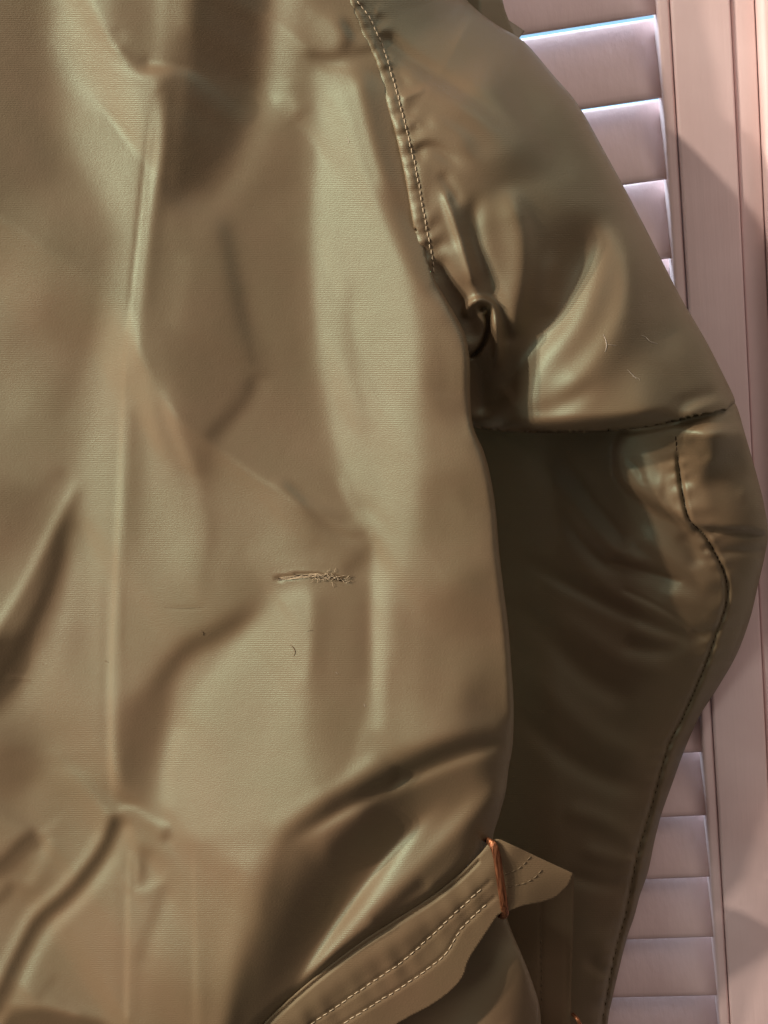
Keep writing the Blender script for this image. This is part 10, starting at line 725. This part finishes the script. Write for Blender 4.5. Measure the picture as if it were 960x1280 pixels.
def stitches(name, path, off, m, parent, pitch=8.5, length=6.0, rad=.00030, lift=.0002, jitter=.5, fade=None):
    """a row of sewn stitches, each a short thread arching out of the cloth"""
    B = Bag(); P = resample(path, pitch)
    for i in range(len(P) - 1):
        d = P[i + 1] - P[i]; L = np.hypot(*d); u = d / L; nrm = np.array([-u[1], u[0]])
        ll = length * rng.uniform(.85, 1.08); c = P[i] + u * rng.uniform(-.3, .3) + nrm * rng.uniform(-jitter, jitter)
        pts = []
        for s, h in ((0, -.0004), (.15, .3), (.5, 1), (.85, .3), (1, -.0004)):
            q = c + u * ll * (s - .5) + nrm * (s - .5) * rng.uniform(.2, .9)
            hh = lift + rad * .8 * (h if h > 0 else -1.5)
            pts.append(at(q[0], q[1], off(np.array([q[0]]), np.array([q[1]]))[0] + hh))
        B.add(tube(pts, [rad * .6, rad, rad * 1.1, rad, rad * .6], 6))
    return B.make(name, m, parent, kind='stuff')
OUT_BACK = [(-240, -420), (340, -420), (400, -250), (424, -60), (440, 0), (456, 40), (474, 80), (488, 130), (503, 190), (516, 250), (530, 310), (541, 345), (560, 378), (580, 415), (587, 450), (588, 500), (592, 535), (605, 565), (614, 600), (620, 640), (624, 690), (630, 740), (635, 780), (639, 830), (642, 880), (641, 930), (636, 960), (632, 990), (624, 1020), (616, 1050), (620, 1090), (632, 1140), (640, 1165), (655, 1200), (668, 1235), (675, 1262), (677, 1300), (678, 1410), (-240, 1410)]
OUT_UPPER = [(320, -420), (385, -250), (424, -60), (436, 0), (455, 47), (470, 77), (482, 125), (495, 170), (507, 225), (515, 272), (524, 320), (530, 360), (540, 420), (555, 480), (570, 520), (590, 534), (640, 540), (700, 541), (760, 539), (810, 534), (850, 526), (880, 519), (900, 515), (910, 512), (917, 506), (918, 498), (905, 470), (882, 425), (850, 370), (822, 315), (795, 262), (755, 188), (722, 130), (690, 92), (655, 52), (620, 30), (590, 5), (570, -25), (520, -140), (450, -260), (370, -420)]
OUT_LOWER = [(560, 490), (700, 495), (800, 500), (850, 500), (880, 497), (898, 491), (908, 490), (921, 508), (932, 545), (945, 590), (955, 630), (960, 665), (957, 690), (948, 730), (937, 775), (920, 820), (895, 863), (874, 896), (855, 939), (842, 975), (827, 1017), (818, 1052), (810, 1090), (800, 1119), (793, 1145), (783, 1175), (773, 1215), (766, 1246), (759, 1285), (750, 1400), (560, 1400), (540, 900)]
OUT_USIL = [(380, -420), (460, -260), (530, -140), (570, -15), (600, 10), (625, 30), (655, 54), (690, 92), (722, 130), (755, 188), (795, 262), (822, 315), (850, 370), (882, 425), (905, 470), (920, 505), (940, 560), (965, 700)]
OUT_UBOT = [(560, 520), (590, 534), (640, 540), (700, 541), (760, 539), (810, 534), (850, 526), (880, 519), (908, 515)]
OUT_BELT = [(285, 1345), (306, 1310), (330, 1279), (360, 1250), (400, 1216), (450, 1178), (490, 1152), (540, 1120), (575, 1092), (600, 1067), (618, 1049), (640, 1056), (672, 1071), (700, 1084), (713, 1090), (716, 1092), (715, 1096), (711, 1106), (697, 1120), (680, 1127), (655, 1132), (638, 1138), (624, 1143), (610, 1163), (598, 1181), (586, 1200), (578, 1222), (562, 1240), (540, 1256), (510, 1272), (480, 1290), (440, 1318), (400, 1345)]
OUT_TAIL = [(622, 1120), (660, 1110), (700, 1096), (716, 1091), (717, 1130), (716, 1180), (714, 1240), (714, 1300), (714, 1380), (640, 1380), (630, 1200)]
# ---------------------------------------------------------------- shutter and window behind
def paint_mat(name, base=(0.82, 0.665, 0.645), rough=0.55):
    m, nt, p = mat(name, base, rough, 0.35)
    tc = N(nt, 'ShaderNodeTexCoord')
    mp = N(nt, 'ShaderNodeMapping'); mp.inputs['Scale'].default_value = (60, 60, 3.0)
    nt.links.new(tc.outputs['Object'], mp.inputs['Vector'])
    n1 = N(nt, 'ShaderNodeTexNoise', Scale=2.0, Detail=5.0, Roughness=0.6); nt.links.new(mp.outputs[0], n1.inputs['Vector'])
    n2 = N(nt, 'ShaderNodeTexNoise', Scale=14.0, Detail=4.0); nt.links.new(tc.outputs['Object'], n2.inputs['Vector'])
    b = N(nt, 'ShaderNodeBump', Strength=0.45, Distance=0.0012); nt.links.new(n1.outputs['Fac'], b.inputs['Height'])
    b2 = N(nt, 'ShaderNodeBump', Strength=0.2, Distance=0.0015); nt.links.new(n2.outputs['Fac'], b2.inputs['Height']); nt.links.new(b.outputs[0], b2.inputs['Normal'])
    nt.links.new(b2.outputs[0], p.inputs['Normal'])
    r = N(nt, 'ShaderNodeValToRGB'); r.color_ramp.elements[0].position = .3; r.color_ramp.elements[1].position = .75
    r.color_ramp.elements[0].color = (base[0] * .93, base[1] * .90, base[2] * .90, 1); r.color_ramp.elements[1].color = (base[0] * 1.04, base[1] * 1.04, base[2] * 1.05, 1)
    nt.links.new(n2.outputs['Fac'], r.inputs['Fac']); nt.links.new(r.outputs[0], p.inputs['Base Color'])
    return m
PAINT = paint_mat('pink_white_paint')
ZR = ORIGIN_Z + 0.2014                                   # slat edge seen highest in the photograph
PITCH = 0.0634
def box(x0, x1, y0, y1, z0, z1, bev=0.002, seg=2):
    bm = bmesh.new(); bmesh.ops.create_cube(bm, size=1)
    for v in bm.verts: v.co = Vector(((x0 + x1) / 2 + v.co.x * (x1 - x0), (y0 + y1) / 2 + v.co.y * (y1 - y0), (z0 + z1) / 2 + v.co.z * (z1 - z0)))
    if bev: bmesh.ops.bevel(bm, geom=bm.edges[:], offset=bev, segments=seg, affect='EDGES', profile=.6)
    V = [v.co.copy() for v in bm.verts]; Fc = [[v.index for v in f.verts] for f in bm.faces]
    bm.free(); return V, Fc
def bx(*a, **k):
    bm = Bag(); bm.add(box(*a, **k)); return bm
SH = thing('louvered_shutter', 'pale pinkish painted wooden louvered shutter behind the olive jacket', 'shutter', (-0.35, 0.01, 0.55))
def part(o): child(o, SH); return o
# one slat profile: slim ellipse, top leaning away from the room
def slat_mesh():
    V = []; Fc = []; W = 0.0712; T = 0.0105; tilt = math.radians(21); n = 20
    xs = [-0.78, -0.6, -0.4, -0.2, -0.02, 0.0062]
    for xi in xs:
        for k in range(n):
            t = 2 * math.pi * k / n
            u = math.copysign(abs(math.cos(t)) ** .75, math.cos(t)) * W / 2; v_ = math.copysign(abs(math.sin(t)) ** .8, math.sin(t)) * T / 2
            # u along the slat's width (up), v_ through its thickness
            V.append((xi, u * math.sin(tilt) + v_ * math.cos(tilt), u * math.cos(tilt) - v_ * math.sin(tilt)))
    for i in range(len(xs) - 1):
        for k in range(n):
            k2 = (k + 1) % n; Fc.append([i * n + k, i * n + k2, (i + 1) * n + k2, (i + 1) * n + k])
    Fc.append(list(range(n))[::-1]); Fc.append([(len(xs) - 1) * n + k for k in range(n)])
    return V, Fc, W * math.cos(tilt) / 2, W * math.sin(tilt) / 2
_v, _f, hz, hy = slat_mesh()
first = None
for k in range(-2, 18):
    if first is None:
        first = make('slat', _v, _f, PAINT); o = first
    else:
        o = first.copy(); C.objects.link(o)
    o.location = (0, hy + .0045, ZR - k * PITCH + hz); o.rotation_euler = (rng.uniform(-.006, .006), 0, 0)
    part(o)
ZT, ZB = ZR + 3.2 * PITCH, ZR - 17.3 * PITCH
# stile: flat board with a rounded bead along the louver opening
part(bx(0.0105, 0.0550, -0.010, 0.022, ZB, ZT, bev=.0022).make('stile', PAINT))
part(bx(0.0005, 0.0098, -0.007, 0.020, ZB + .07, ZT - .07, bev=.0035, seg=4).make('bead_moulding', PAINT))
part(bx(-0.85, -0.79, -0.010, 0.022, ZB, ZT, bev=.0022).make('stile', PAINT))
part(bx(-0.789, -0.0005, -0.009, 0.021, ZT - .07, ZT, bev=.002).make('rail', PAINT))
part(bx(-0.789, -0.0005, -0.009, 0.021, ZB, ZB + .07, bev=.002).make('rail', PAINT))
FR = thing('window_frame', 'pinkish painted wooden window frame to the right of the shutter', 'window frame', (0.09, 0.01, ZB))
child(bx(0.0562, 0.0738, -0.006, 0.05, ZB - .02, ZT + .02, bev=.0015).make('jamb', PAINT), FR)
child(bx(0.0746, 0.1300, -0.022, 0.05, ZB - .02, ZT + .02, bev=.004, seg=3).make('casing', PAINT), FR)
child(bx(-0.90, -0.853, -0.022, 0.05, ZB - .02, ZT + .02, bev=.004, seg=3).make('casing', PAINT), FR)
# small turned knob on the casing, mostly outside the frame
KN = thing('shutter_knob', 'small round pale knob cut off by the right edge of the photo', 'knob', tuple(at(967, 1042, .024)))
def lathe(c, prof, sides=28, axis='y'):
    V = []; Fc = []
    for (r_, h_) in prof:
        for k in range(sides):
            t = 2 * math.pi * k / sides; V.append(Vector((c[0] + r_ * math.cos(t), c[1] - h_, c[2] + r_ * math.sin(t))))
    for i in range(len(prof) - 1):
        for k in range(sides):
            k2 = (k + 1) % sides; Fc.append([i * sides + k, i * sides + k2, (i + 1) * sides + k2, (i + 1) * sides + k])
    Fc.append([(len(prof) - 1) * sides + k for k in range(sides)][::-1]); return V, Fc
kc = at(972, 1042, .022)
KP, _, _ = mat('pale_knob_paint', (.72, .58, .52), .35)
b = Bag(); b.add(lathe(kc, [(.0055, 0), (.005, .004), (.0065, .009), (.0105, .012), (.0125, .017), (.0115, .022), (.007, .0255), (.0005, .0265)])); child(b.make('knob_turning', KP), KN)
# what is seen of the daylit outdoors through the louvers
GL, nt, p = mat('daylit_haze', (.2, .3, .4)); p.inputs['Emission Color'].default_value = (.30, .62, .90, 1); p.inputs['Emission Strength'].default_value = 1.0
PN = bx(-1.8, 1.0, 1.60, 1.62, .2, 2.2, bev=0).make('sky', GL, kind='structure')
wall, _, _ = mat('wall_plaster', (.55, .45, .41), .8)
o = bx(-2.5, -0.8, 0.055, 0.2, -.2, 3.2, bev=0).make('wall_left', wall, kind='structure')
o = bx(0.131, 2.0, 0.0, 0.2, -.2, 3.2, bev=0).make('wall_right', wall, kind='structure')
# ---------------------------------------------------------------- jacket
JK = thing('flight_jacket', 'olive satin nylon jacket with torn back, belted waist and bent sleeve, hanging before the shutter', 'jacket', (-0.3, -0.15, 0.6))
def jp(o): child(o, JK); return o
SEAM_EDGE = [(385, -250), (424, -60), (436, 0), (455, 47), (470, 77), (482, 125), (495, 170), (507, 225), (515, 272), (524, 320), (530, 360)]
SEAM_STITCH = [(438, -40), (446, 0), (462, 22), (480, 62), (490, 95), (500, 130), (510, 170), (520, 212), (527, 252), (535, 295), (540, 322), (544, 350)]
_se = smooth_poly(SEAM_EDGE, 4); _ss = smooth_poly(SEAM_STITCH, 4)
def nse(x, y, s, seed=0.):
    """cheap smooth value noise from summed sines"""
    v = 0
    for i, (a, b_, c) in enumerate(((1.0, .37, 1.3), (-.62, .81, 4.1), (.45, -1.1, 2.2), (1.7, .9, .4))):
        v = v + np.sin((a * x + b_ * y) / s + c + seed * (i + 1)) / (1 + .5 * i)
    return v / 2.2
SIL_B = smooth_poly(OUT_BACK[3:-1], 4); SIL_L = smooth_poly(OUT_LOWER[5:-2], 4)
SIL_U = smooth_poly(OUT_USIL, 4); BOT_U = smooth_poly(OUT_UBOT, 4)
edge_loops = {k: smooth_poly(o + [o[0]], 4) for k, o in (('B', OUT_BACK), ('U', OUT_UPPER), ('L', OUT_LOWER))}
def rolled_back(k, sil, x, y, R, depth):
    """the cloth rolls round near its outline"""
    d = seg_dist(sil, x, y)[0]; d = np.where(inside(edge_loops[k], x, y), d, 0)
    q = 1 - np.clip(d, 0, R) / R; return depth * (1 - np.sqrt(np.clip(1 - q * q, 0, 1)))
def off_back(x, y):
    o = height('BACK', x, y) - rolled_back('B', SIL_B, x, y, 44, .013) * step01(330, 420, y)
    # crisp line of the centre back crease
    for pth, a_, w_ in CREASES:
        d, t, s, _, _ = seg_dist(pth, x, y); o = o + a_ * np.exp(-(d / w_) ** 2) * step01(0, .08, t) * step01(1, .92, t)
    # slit where the cloth is torn
    d, t, s, _, _ = seg_dist(TEAR, x, y); wv = 1 + .5 * np.sin(x / 2.3) * np.sin(x / 5.1 + 1)
    o = o - .0030 * np.exp(-(d / (1.6 * wv)) ** 2) * step01(0, .05, t) * step01(1, .9, t)
    o = o + .0004 * np.exp(-((d - 4) / 3.) ** 2) * (s < 0) * step01(0, .1, t) * step01(1, .85, t)
    return o
def P_(*a): return smooth_poly(list(a), 5)
TEAR = P_((343, 724), (356, 722), (372, 719), (390, 719), (405, 721), (420, 722), (437, 728))
CREASES = [
    (P_((192, 130), (184, 220), (172, 330), (160, 430), (155, 520), (151, 620), (146, 720), (141, 830), (140, 930), (145, 1005)), .00035, 3.0),
    (P_((188, 140), (178, 230), (168, 330), (158, 420)), -.0003, 2.5),
    (P_((148, 1011), (168, 1012), (190, 1026), (214, 1036)), .0003, 4),
    (P_((163, 1060), (162, 1180), (160, 1290)), .0005, 3), (P_((244, 1060), (246, 1160), (246, 1280)), .0003, 3),
    (P_((205, 759), (230, 761), (260, 758)), -.00025, 1.6),
    (P_((10, 849), (24, 847), (38, 850)), .0004, 2),
]
def off_upper(x, y):
    o = height('UPPER', x, y) - rolled_back('U', SIL_U, x, y, 190, .075) - rolled_back('U', BOT_U, x, y, 24, .020) * step01(880, 800, x)
    d, t, s, _, _ = seg_dist(_ss, x, y); de, te, se_, _, _ = seg_dist(_se, x, y)
    on = step01(370, 330, y)
    o = o + .0022 * np.exp(-(de / 16.) ** 2) * step01(110, 60, y)
    o = o - .0007 * np.exp(-(d / 3.0) ** 2) * on                         # row of stitches pulls the cloth in
    band = np.exp(-((de - 9) / 8.) ** 2) * on
    ph = y + x * .25
    o = o + band * (.0009 + .0004 * np.sin(ph / 4.3 + 1.5 * np.sin(ph / 17)) + .0002 * np.sin(ph / 2.3 + 2))
    o = o + .0007 * np.exp(-((d - 9) / 9.) ** 2) * (x > 470) * np.sin(ph / 6.1 + np.sin(ph / 23) * 2) * on
    o = o - .0009 * np.exp(-(de / 2.2) ** 2) * on
    # hook-shaped pinched fold
    for pth, a_, w_ in HOOK:
        d, t, s, _, _ = seg_dist(pth, x, y); o = o + a_ * np.exp(-(d / w_) ** 2) * step01(0, .1, t) * step01(1, .85, t)
    return o
HOOK = [
    (P_((584, 400), (584, 386), (593, 377), (606, 376), (616, 384), (620, 400), (622, 430), (619, 465)), .0060, 5.2),
    (P_((597, 388), (610, 385), (611, 402), (607, 424), (596, 440), (580, 450)), -.0075, 3.0),
    (P_((606, 389), (610, 410), (600, 435), (586, 448)), -.007, 2.0),
    (P_((553, 236), (570, 285), (584, 330), (592, 360)), .0015, 5),
    (P_((502, 124), (516, 118), (532, 111)), .0006, 3), (P_((500, 152), (512, 151), (524, 158)), -.0006, 3),
]
SLEEVE_SEAM = [(845, 548), (848, 580), (854, 620), (862, 650), (880, 668), (893, 690), (905, 715), (909, 740), (905, 765), (896, 790), (884, 825), (870, 860), (852, 900), (835, 935), (812, 1017), (796, 1073), (783, 1139), (768, 1195), (753, 1277), (738, 1380)]
_sl = smooth_poly(SLEEVE_SEAM, 4)
ELBOW = [
    (P_((770, 541), (812, 536), (850, 528), (882, 520), (904, 515), (912, 513)), -.0040, 3.5),
    (P_((862, 659), (900, 664), (940, 668), (990, 670)), -.0030, 2.4), (P_((868, 668), (900, 671), (940, 675), (990, 677)), .0012, 4),
    (P_((876, 686), (915, 690), (980, 690)), -.0014, 4), (P_((905, 790), (925, 782), (940, 780)), -.0010, 3),
    (P_((783, 574), (797, 586), (804, 602)), -.0012, 4), (P_((822, 555), (826, 590), (824, 620)), .0008, 5),
    (P_((775, 735), (830, 762), (885, 800)), -.0012, 3.5), (P_((760, 700), (800, 712), (850, 726)), -.0014, 3.5),
]
def off_lower(x, y):
    o = height('LOWER', x, y) - rolled_back('L', SIL_L, x, y, 70, .04)
    d, t, s, _, _ = seg_dist(_sl, x, y); ph = y * 1.0 + x * .3; d = d + 6 * step01(575, 545, y)
    o = o - .0030 * np.exp(-(d / 2.2) ** 2) + .0012 * np.exp(-((d - 5) / 3.5) ** 2) + .0025 * np.exp(-((d - 9) / 7.) ** 2) * (s < 0) * step01(800, 900, y)
    o = o + .0006 * np.exp(-((d - 6) / 7.) ** 2) * np.sin(ph / 3.3 + 2 * np.sin(ph / 19))
    for pth, a_, w_ in ELBOW:
        d, t, s, _, _ = seg_dist(pth, x, y); o = o + a_ * np.exp(-(d / w_) ** 2) * step01(0, .08, t)
    return o
def off_belt(x, y):
    s = np.clip((x - 300) / 400, 0, 1.1); o = 0.202 - 0.024 * s - 0.008 * s * s
    d, t, sd, _, _ = seg_dist(BELT_TOP, x, y)
    o = o - .0022 * np.exp(-((d - 5.4) / 1.7) ** 2) * (x < 600) - .0010 * np.exp(-(d / 1.6) ** 2)
    d1, t1, _, _, _ = seg_dist(BS1, x, y); d2, t2, _, _, _ = seg_dist(BS2, x, y)
    o = o - .0009 * (np.exp(-(d1 / 2.8) ** 2) + np.exp(-(d2 / 2.8) ** 2))
    along = (x * .83 - y * .55)
    pk = np.sin(along / 7.3 + 1.3 * np.sin(along / 19.)) * .6 + np.sin(along / 4.1 + 2) * .3
    o = o + .0011 * pk * np.exp(-((d1 - 0) / 20.) ** 2) + .0007 * nse(x, y, 17, 2.)
    o = o + .0020 * np.exp(-((d - 24) / 16.) ** 2)
    # past the keeper the strap end twists up then hangs
    o = o - .010 * step01(640, 720, x) * step01(1085, 1140, y)
    return o
BELT_TOP = P_((285, 1345), (306, 1310), (330, 1279), (360, 1250), (400, 1216), (450, 1178), (490, 1152), (540, 1120), (575, 1092), (600, 1067), (618, 1049))
BS1 = P_((370, 1298), (392, 1278), (430, 1252), (470, 1224), (500, 1204), (530, 1178), (560, 1150), (590, 1122), (612, 1102))
BS2 = P_((402, 1300), (428, 1280), (460, 1260), (500, 1235), (540, 1207), (560, 1188), (575, 1163), (598, 1140), (618, 1122))
BS3 = P_((634, 1092), (650, 1084), (660, 1074), (668, 1064))
BS4 = P_((638, 1108), (655, 1104), (672, 1094), (684, 1076))
def off_tail(x, y):
    o = 0.128 - 0.022 * step01(1085, 1200, y) + .0015 * nse(x, y, 15, 1.)
    return o - .0010 * np.exp(-((x - 708) / 1.5) ** 2) - .0008 * np.exp(-((x - 676) / 2.) ** 2)
FULL = ((0, .0012), (3, .004), (10, .012), (26, .03), (60, .055))
THIN = ((0, .0008), (2, .0016), (5, .0018))
jp(sheet('back_panel', OUT_BACK, off_back, FAB, None, 3.0, FULL))
jp(sheet('upper_sleeve', OUT_UPPER, off_upper, FAB, None, 2.2, ((0, .0010), (2.5, .0035), (8, .010), (20, .022), (34, .032))))
jp(sheet('lower_sleeve', OUT_LOWER, off_lower, FAB, None, 2.6, FULL))
BELT_ = jp(sheet('belt', OUT_BELT, off_belt, FABB, None, 1.7, THIN))
jp(sheet('belt_end', OUT_TAIL, off_tail, FABB, None, 2.6, THIN))
# second strip of the shoulder behind the sleeve, top of the picture
OUT_SHO = [(440, -420), (520, -420), (600, -130), (626, -10), (634, 20), (650, 58), (640, 52), (600, 25), (560, 0), (500, -130)]
jp(sheet('shoulder_flap', OUT_SHO, lambda x, y: .098 - .0006 * np.maximum(0, x - 600 - np.minimum(y, 0) * .4) + 0 * y, FAB, None, 3.0, ((0, .001), (3, .004), (10, .012), (20, .02))))
# ---- threads
TH, _, _ = mat('pale_sewing_thread', (.52, .44, .30), .6, .3)
TH2, _, _ = mat('dull_sewing_thread', (.16, .12, .07), .7, .3)
TH3, _, _ = mat('dark_seam_thread', (.035, .026, .015), .8, .2)
jp(stitches('armhole_stitching', SEAM_STITCH, off_upper, TH, None, 7.6, 6.2, rad=.00036, lift=.0004))
for pth in (BS1, BS2): jp(stitches('belt_stitching', [tuple(q) for q in pth[::5]], off_belt, TH, None, 9.5, 7.4, rad=.00034, lift=.0003))
for pth in (BS3, BS4): jp(stitches('belt_stitching', [tuple(q) for q in pth[::5]], off_belt, TH2, None, 8.5, 6.2, rad=.00032, lift=.0003))
jp(stitches('belt_end_stitching', [(676, 1150), (677, 1200), (677, 1260), (677, 1300)], off_tail, TH2, None, 9, 5, rad=.0003))
jp(stitches('sleeve_stitching', SLEEVE_SEAM, off_lower, TH3, None, 6.5, 5.6, rad=.00045, lift=.0002))
# ---- torn slit with frayed threads
FRY, _, _ = mat('frayed_yarn', (.50, .42, .28), .7, .3)
B = Bag()
def yarn(x, y, dx, dy, wig, r_, up0=.0006, up1=.0012, n=7):
    pts = []; a = rng.uniform(0, 6.3); c = rng.uniform(.5, 1.5)
    for i in range(n):
        t = i / (n - 1); q = (x + dx * t + wig * math.sin(a + t * 6 * c), y + dy * t + wig * math.cos(a * 1.7 + t * 5 * c))
        pts.append(at(q[0], q[1], float(height('BACK', np.array([q[0]]), np.array([q[1]]))[0]) + up0 + up1 * math.sin(math.pi * t) * rng.uniform(.5, 1)))
    B.add(tube(pts, [r_ * (1 - .5 * abs(2 * i / (n - 1) - 1)) for i in range(n)], 5))
for i in range(7): yarn(344 + rng.uniform(-1, 26), 723.5 + rng.uniform(-2.2, 1.6), rng.uniform(16, 40), rng.uniform(-4.0, -1), .5, .00019)
for i in range(9): yarn(372 + rng.uniform(-5, 22), 719.5 + rng.uniform(-2.5, 3), rng.uniform(10, 26), rng.uniform(-1, 2.5), .7, .00018)
for i in range(52): yarn(392 + rng.uniform(0, 34), 720.5 + rng.uniform(-3, 4) + i * .02, rng.uniform(-12, 12), rng.uniform(-4, 4), rng.uniform(.4, 1.6), .00014, .0004, .0018)
for i in range(10): yarn(424 + rng.uniform(0, 10), 724 + rng.uniform(-2, 3), rng.uniform(2, 9), rng.uniform(-3, 4), .8, .00013)
for (x, y, dx, dy) in ((414, 727, 3, 8), (426, 724, 6, 5), (408, 716, 4, -5), (418, 716, 2, -6), (434, 722, 4, -3), (399, 722, -3, 6)): yarn(x, y, dx, dy, .6, .00018)
jp(B.make('frayed_tear', FRY, None, kind='stuff'))
SHADE_BLACK, _, _ = mat('tear_shade_black', (.030, .022, .014), .9, .1)  # near-black tube colour stands in for the shade inside the tear
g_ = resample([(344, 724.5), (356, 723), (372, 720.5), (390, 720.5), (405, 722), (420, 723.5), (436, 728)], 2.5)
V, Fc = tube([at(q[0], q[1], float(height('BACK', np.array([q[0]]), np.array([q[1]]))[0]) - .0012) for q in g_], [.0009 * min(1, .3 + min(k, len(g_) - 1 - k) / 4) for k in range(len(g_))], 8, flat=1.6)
jp(make('tear_gap_shade', V, Fc, SHADE_BLACK))
# ---- snags and lint on the cloth
B = Bag()
def snag(key, pts2, r_, m=None):
    pp = [at(q[0], q[1], float({'B': off_back, 'U': off_upper}[key](np.array([q[0]]), np.array([q[1]]))[0]) + .0003) for q in resample(pts2, 1.2, 6)]
    n = len(pp); B.add(tube(pp, [r_ * (.3 + .7 * math.sin(math.pi * (i + .3) / (n + .3))) for i in range(n)], 5))
snag('U', [(754, 418), (757, 425), (758, 433), (756, 440)], .00022); snag('U', [(757, 430), (764, 431), (772, 432)], .00012)
snag('U', [(803, 419), (808, 422), (813, 427), (823, 430)], .00020); snag('U', [(784, 462), (790, 468), (796, 474)], .00014); snag('U', [(789, 470), (798, 473), (800, 476)], .00010)
snag('B', [(433, 172), (436, 176), (435, 180)], .00014); snag('B', [(455, 880), (457, 884)], .00014); snag('B', [(420, 840), (423, 843)], .00012)
LNT, _, _ = mat('pale_lint', (.55, .50, .42), .8, .2)
jp(B.make('snagged_thread', LNT, None, kind='stuff'))
B = Bag()
snag('B', [(362, 806), (366, 809), (369, 815), (367, 820)], .00035); snag('B', [(250, 788), (254, 791), (253, 795)], .00025); snag('B', [(130, 826), (136, 828)], .0002)
snag('B', [(205, 759), (230, 760.5), (258, 758.5)], .00012); snag('B', [(383, 789), (388, 788), (392, 787)], .00016)
jp(B.make('dark_mark', TH2, None, kind='stuff'))
# ---- copper keeper ring round the belt
CU, nt, p = mat('worn_copper', (.40, .17, .08), .46, .5); p.inputs['Metallic'].default_value = .75
tc = N(nt, 'ShaderNodeTexCoord'); mp = N(nt, 'ShaderNodeMapping'); mp.inputs['Scale'].default_value = (900, 900, 60); nt.links.new(tc.outputs['Object'], mp.inputs[0])
nz = N(nt, 'ShaderNodeTexNoise', Scale=1.0, Detail=3.0); nt.links.new(mp.outputs[0], nz.inputs['Vector'])
r = N(nt, 'ShaderNodeValToRGB'); r.color_ramp.elements[0].color = (.10, .036, .016, 1); r.color_ramp.elements[1].color = (.42, .18, .085, 1); r.color_ramp.elements[0].position = .35; r.color_ramp.elements[1].position = .62
nt.links.new(nz.outputs['Fac'], r.inputs[0]); nt.links.new(r.outputs[0], p.inputs['Base Color'])
b_ = N(nt, 'ShaderNodeBump', Strength=.5, Distance=.0004); nt.links.new(nz.outputs['Fac'], b_.inputs['Height']); nt.links.new(b_.outputs[0], p.inputs['Normal'])
ring = [(610, 1051, .176), (616, 1056, .1812), (621, 1070, .1826), (624, 1090, .1822), (627, 1110, .1812), (630, 1130, .1795), (631, 1142, .174), (627, 1145, .166), (620, 1130, .158), (612, 1090, .157), (606, 1060, .160), (607, 1050, .165)]
pts = [Vector(at(a, b, c)) for a, b, c in ring]; pts.append(pts[0])
pq = smooth_poly([tuple(v) for v in pts], 5)
V, Fc = tube(pq, .0031, 12, cap=False, flat=.5)
jp(make('belt_keeper', V, Fc, CU))
ring2 = [(716, 1268, .108), (720, 1272, .113), (724, 1278, .115), (727, 1290, .113), (726, 1310, .108)]
V, Fc = tube(smooth_poly([tuple(at(*q)) for q in ring2], 5), .0017, 10)
jp(make('belt_end_ring', V, Fc, CU))
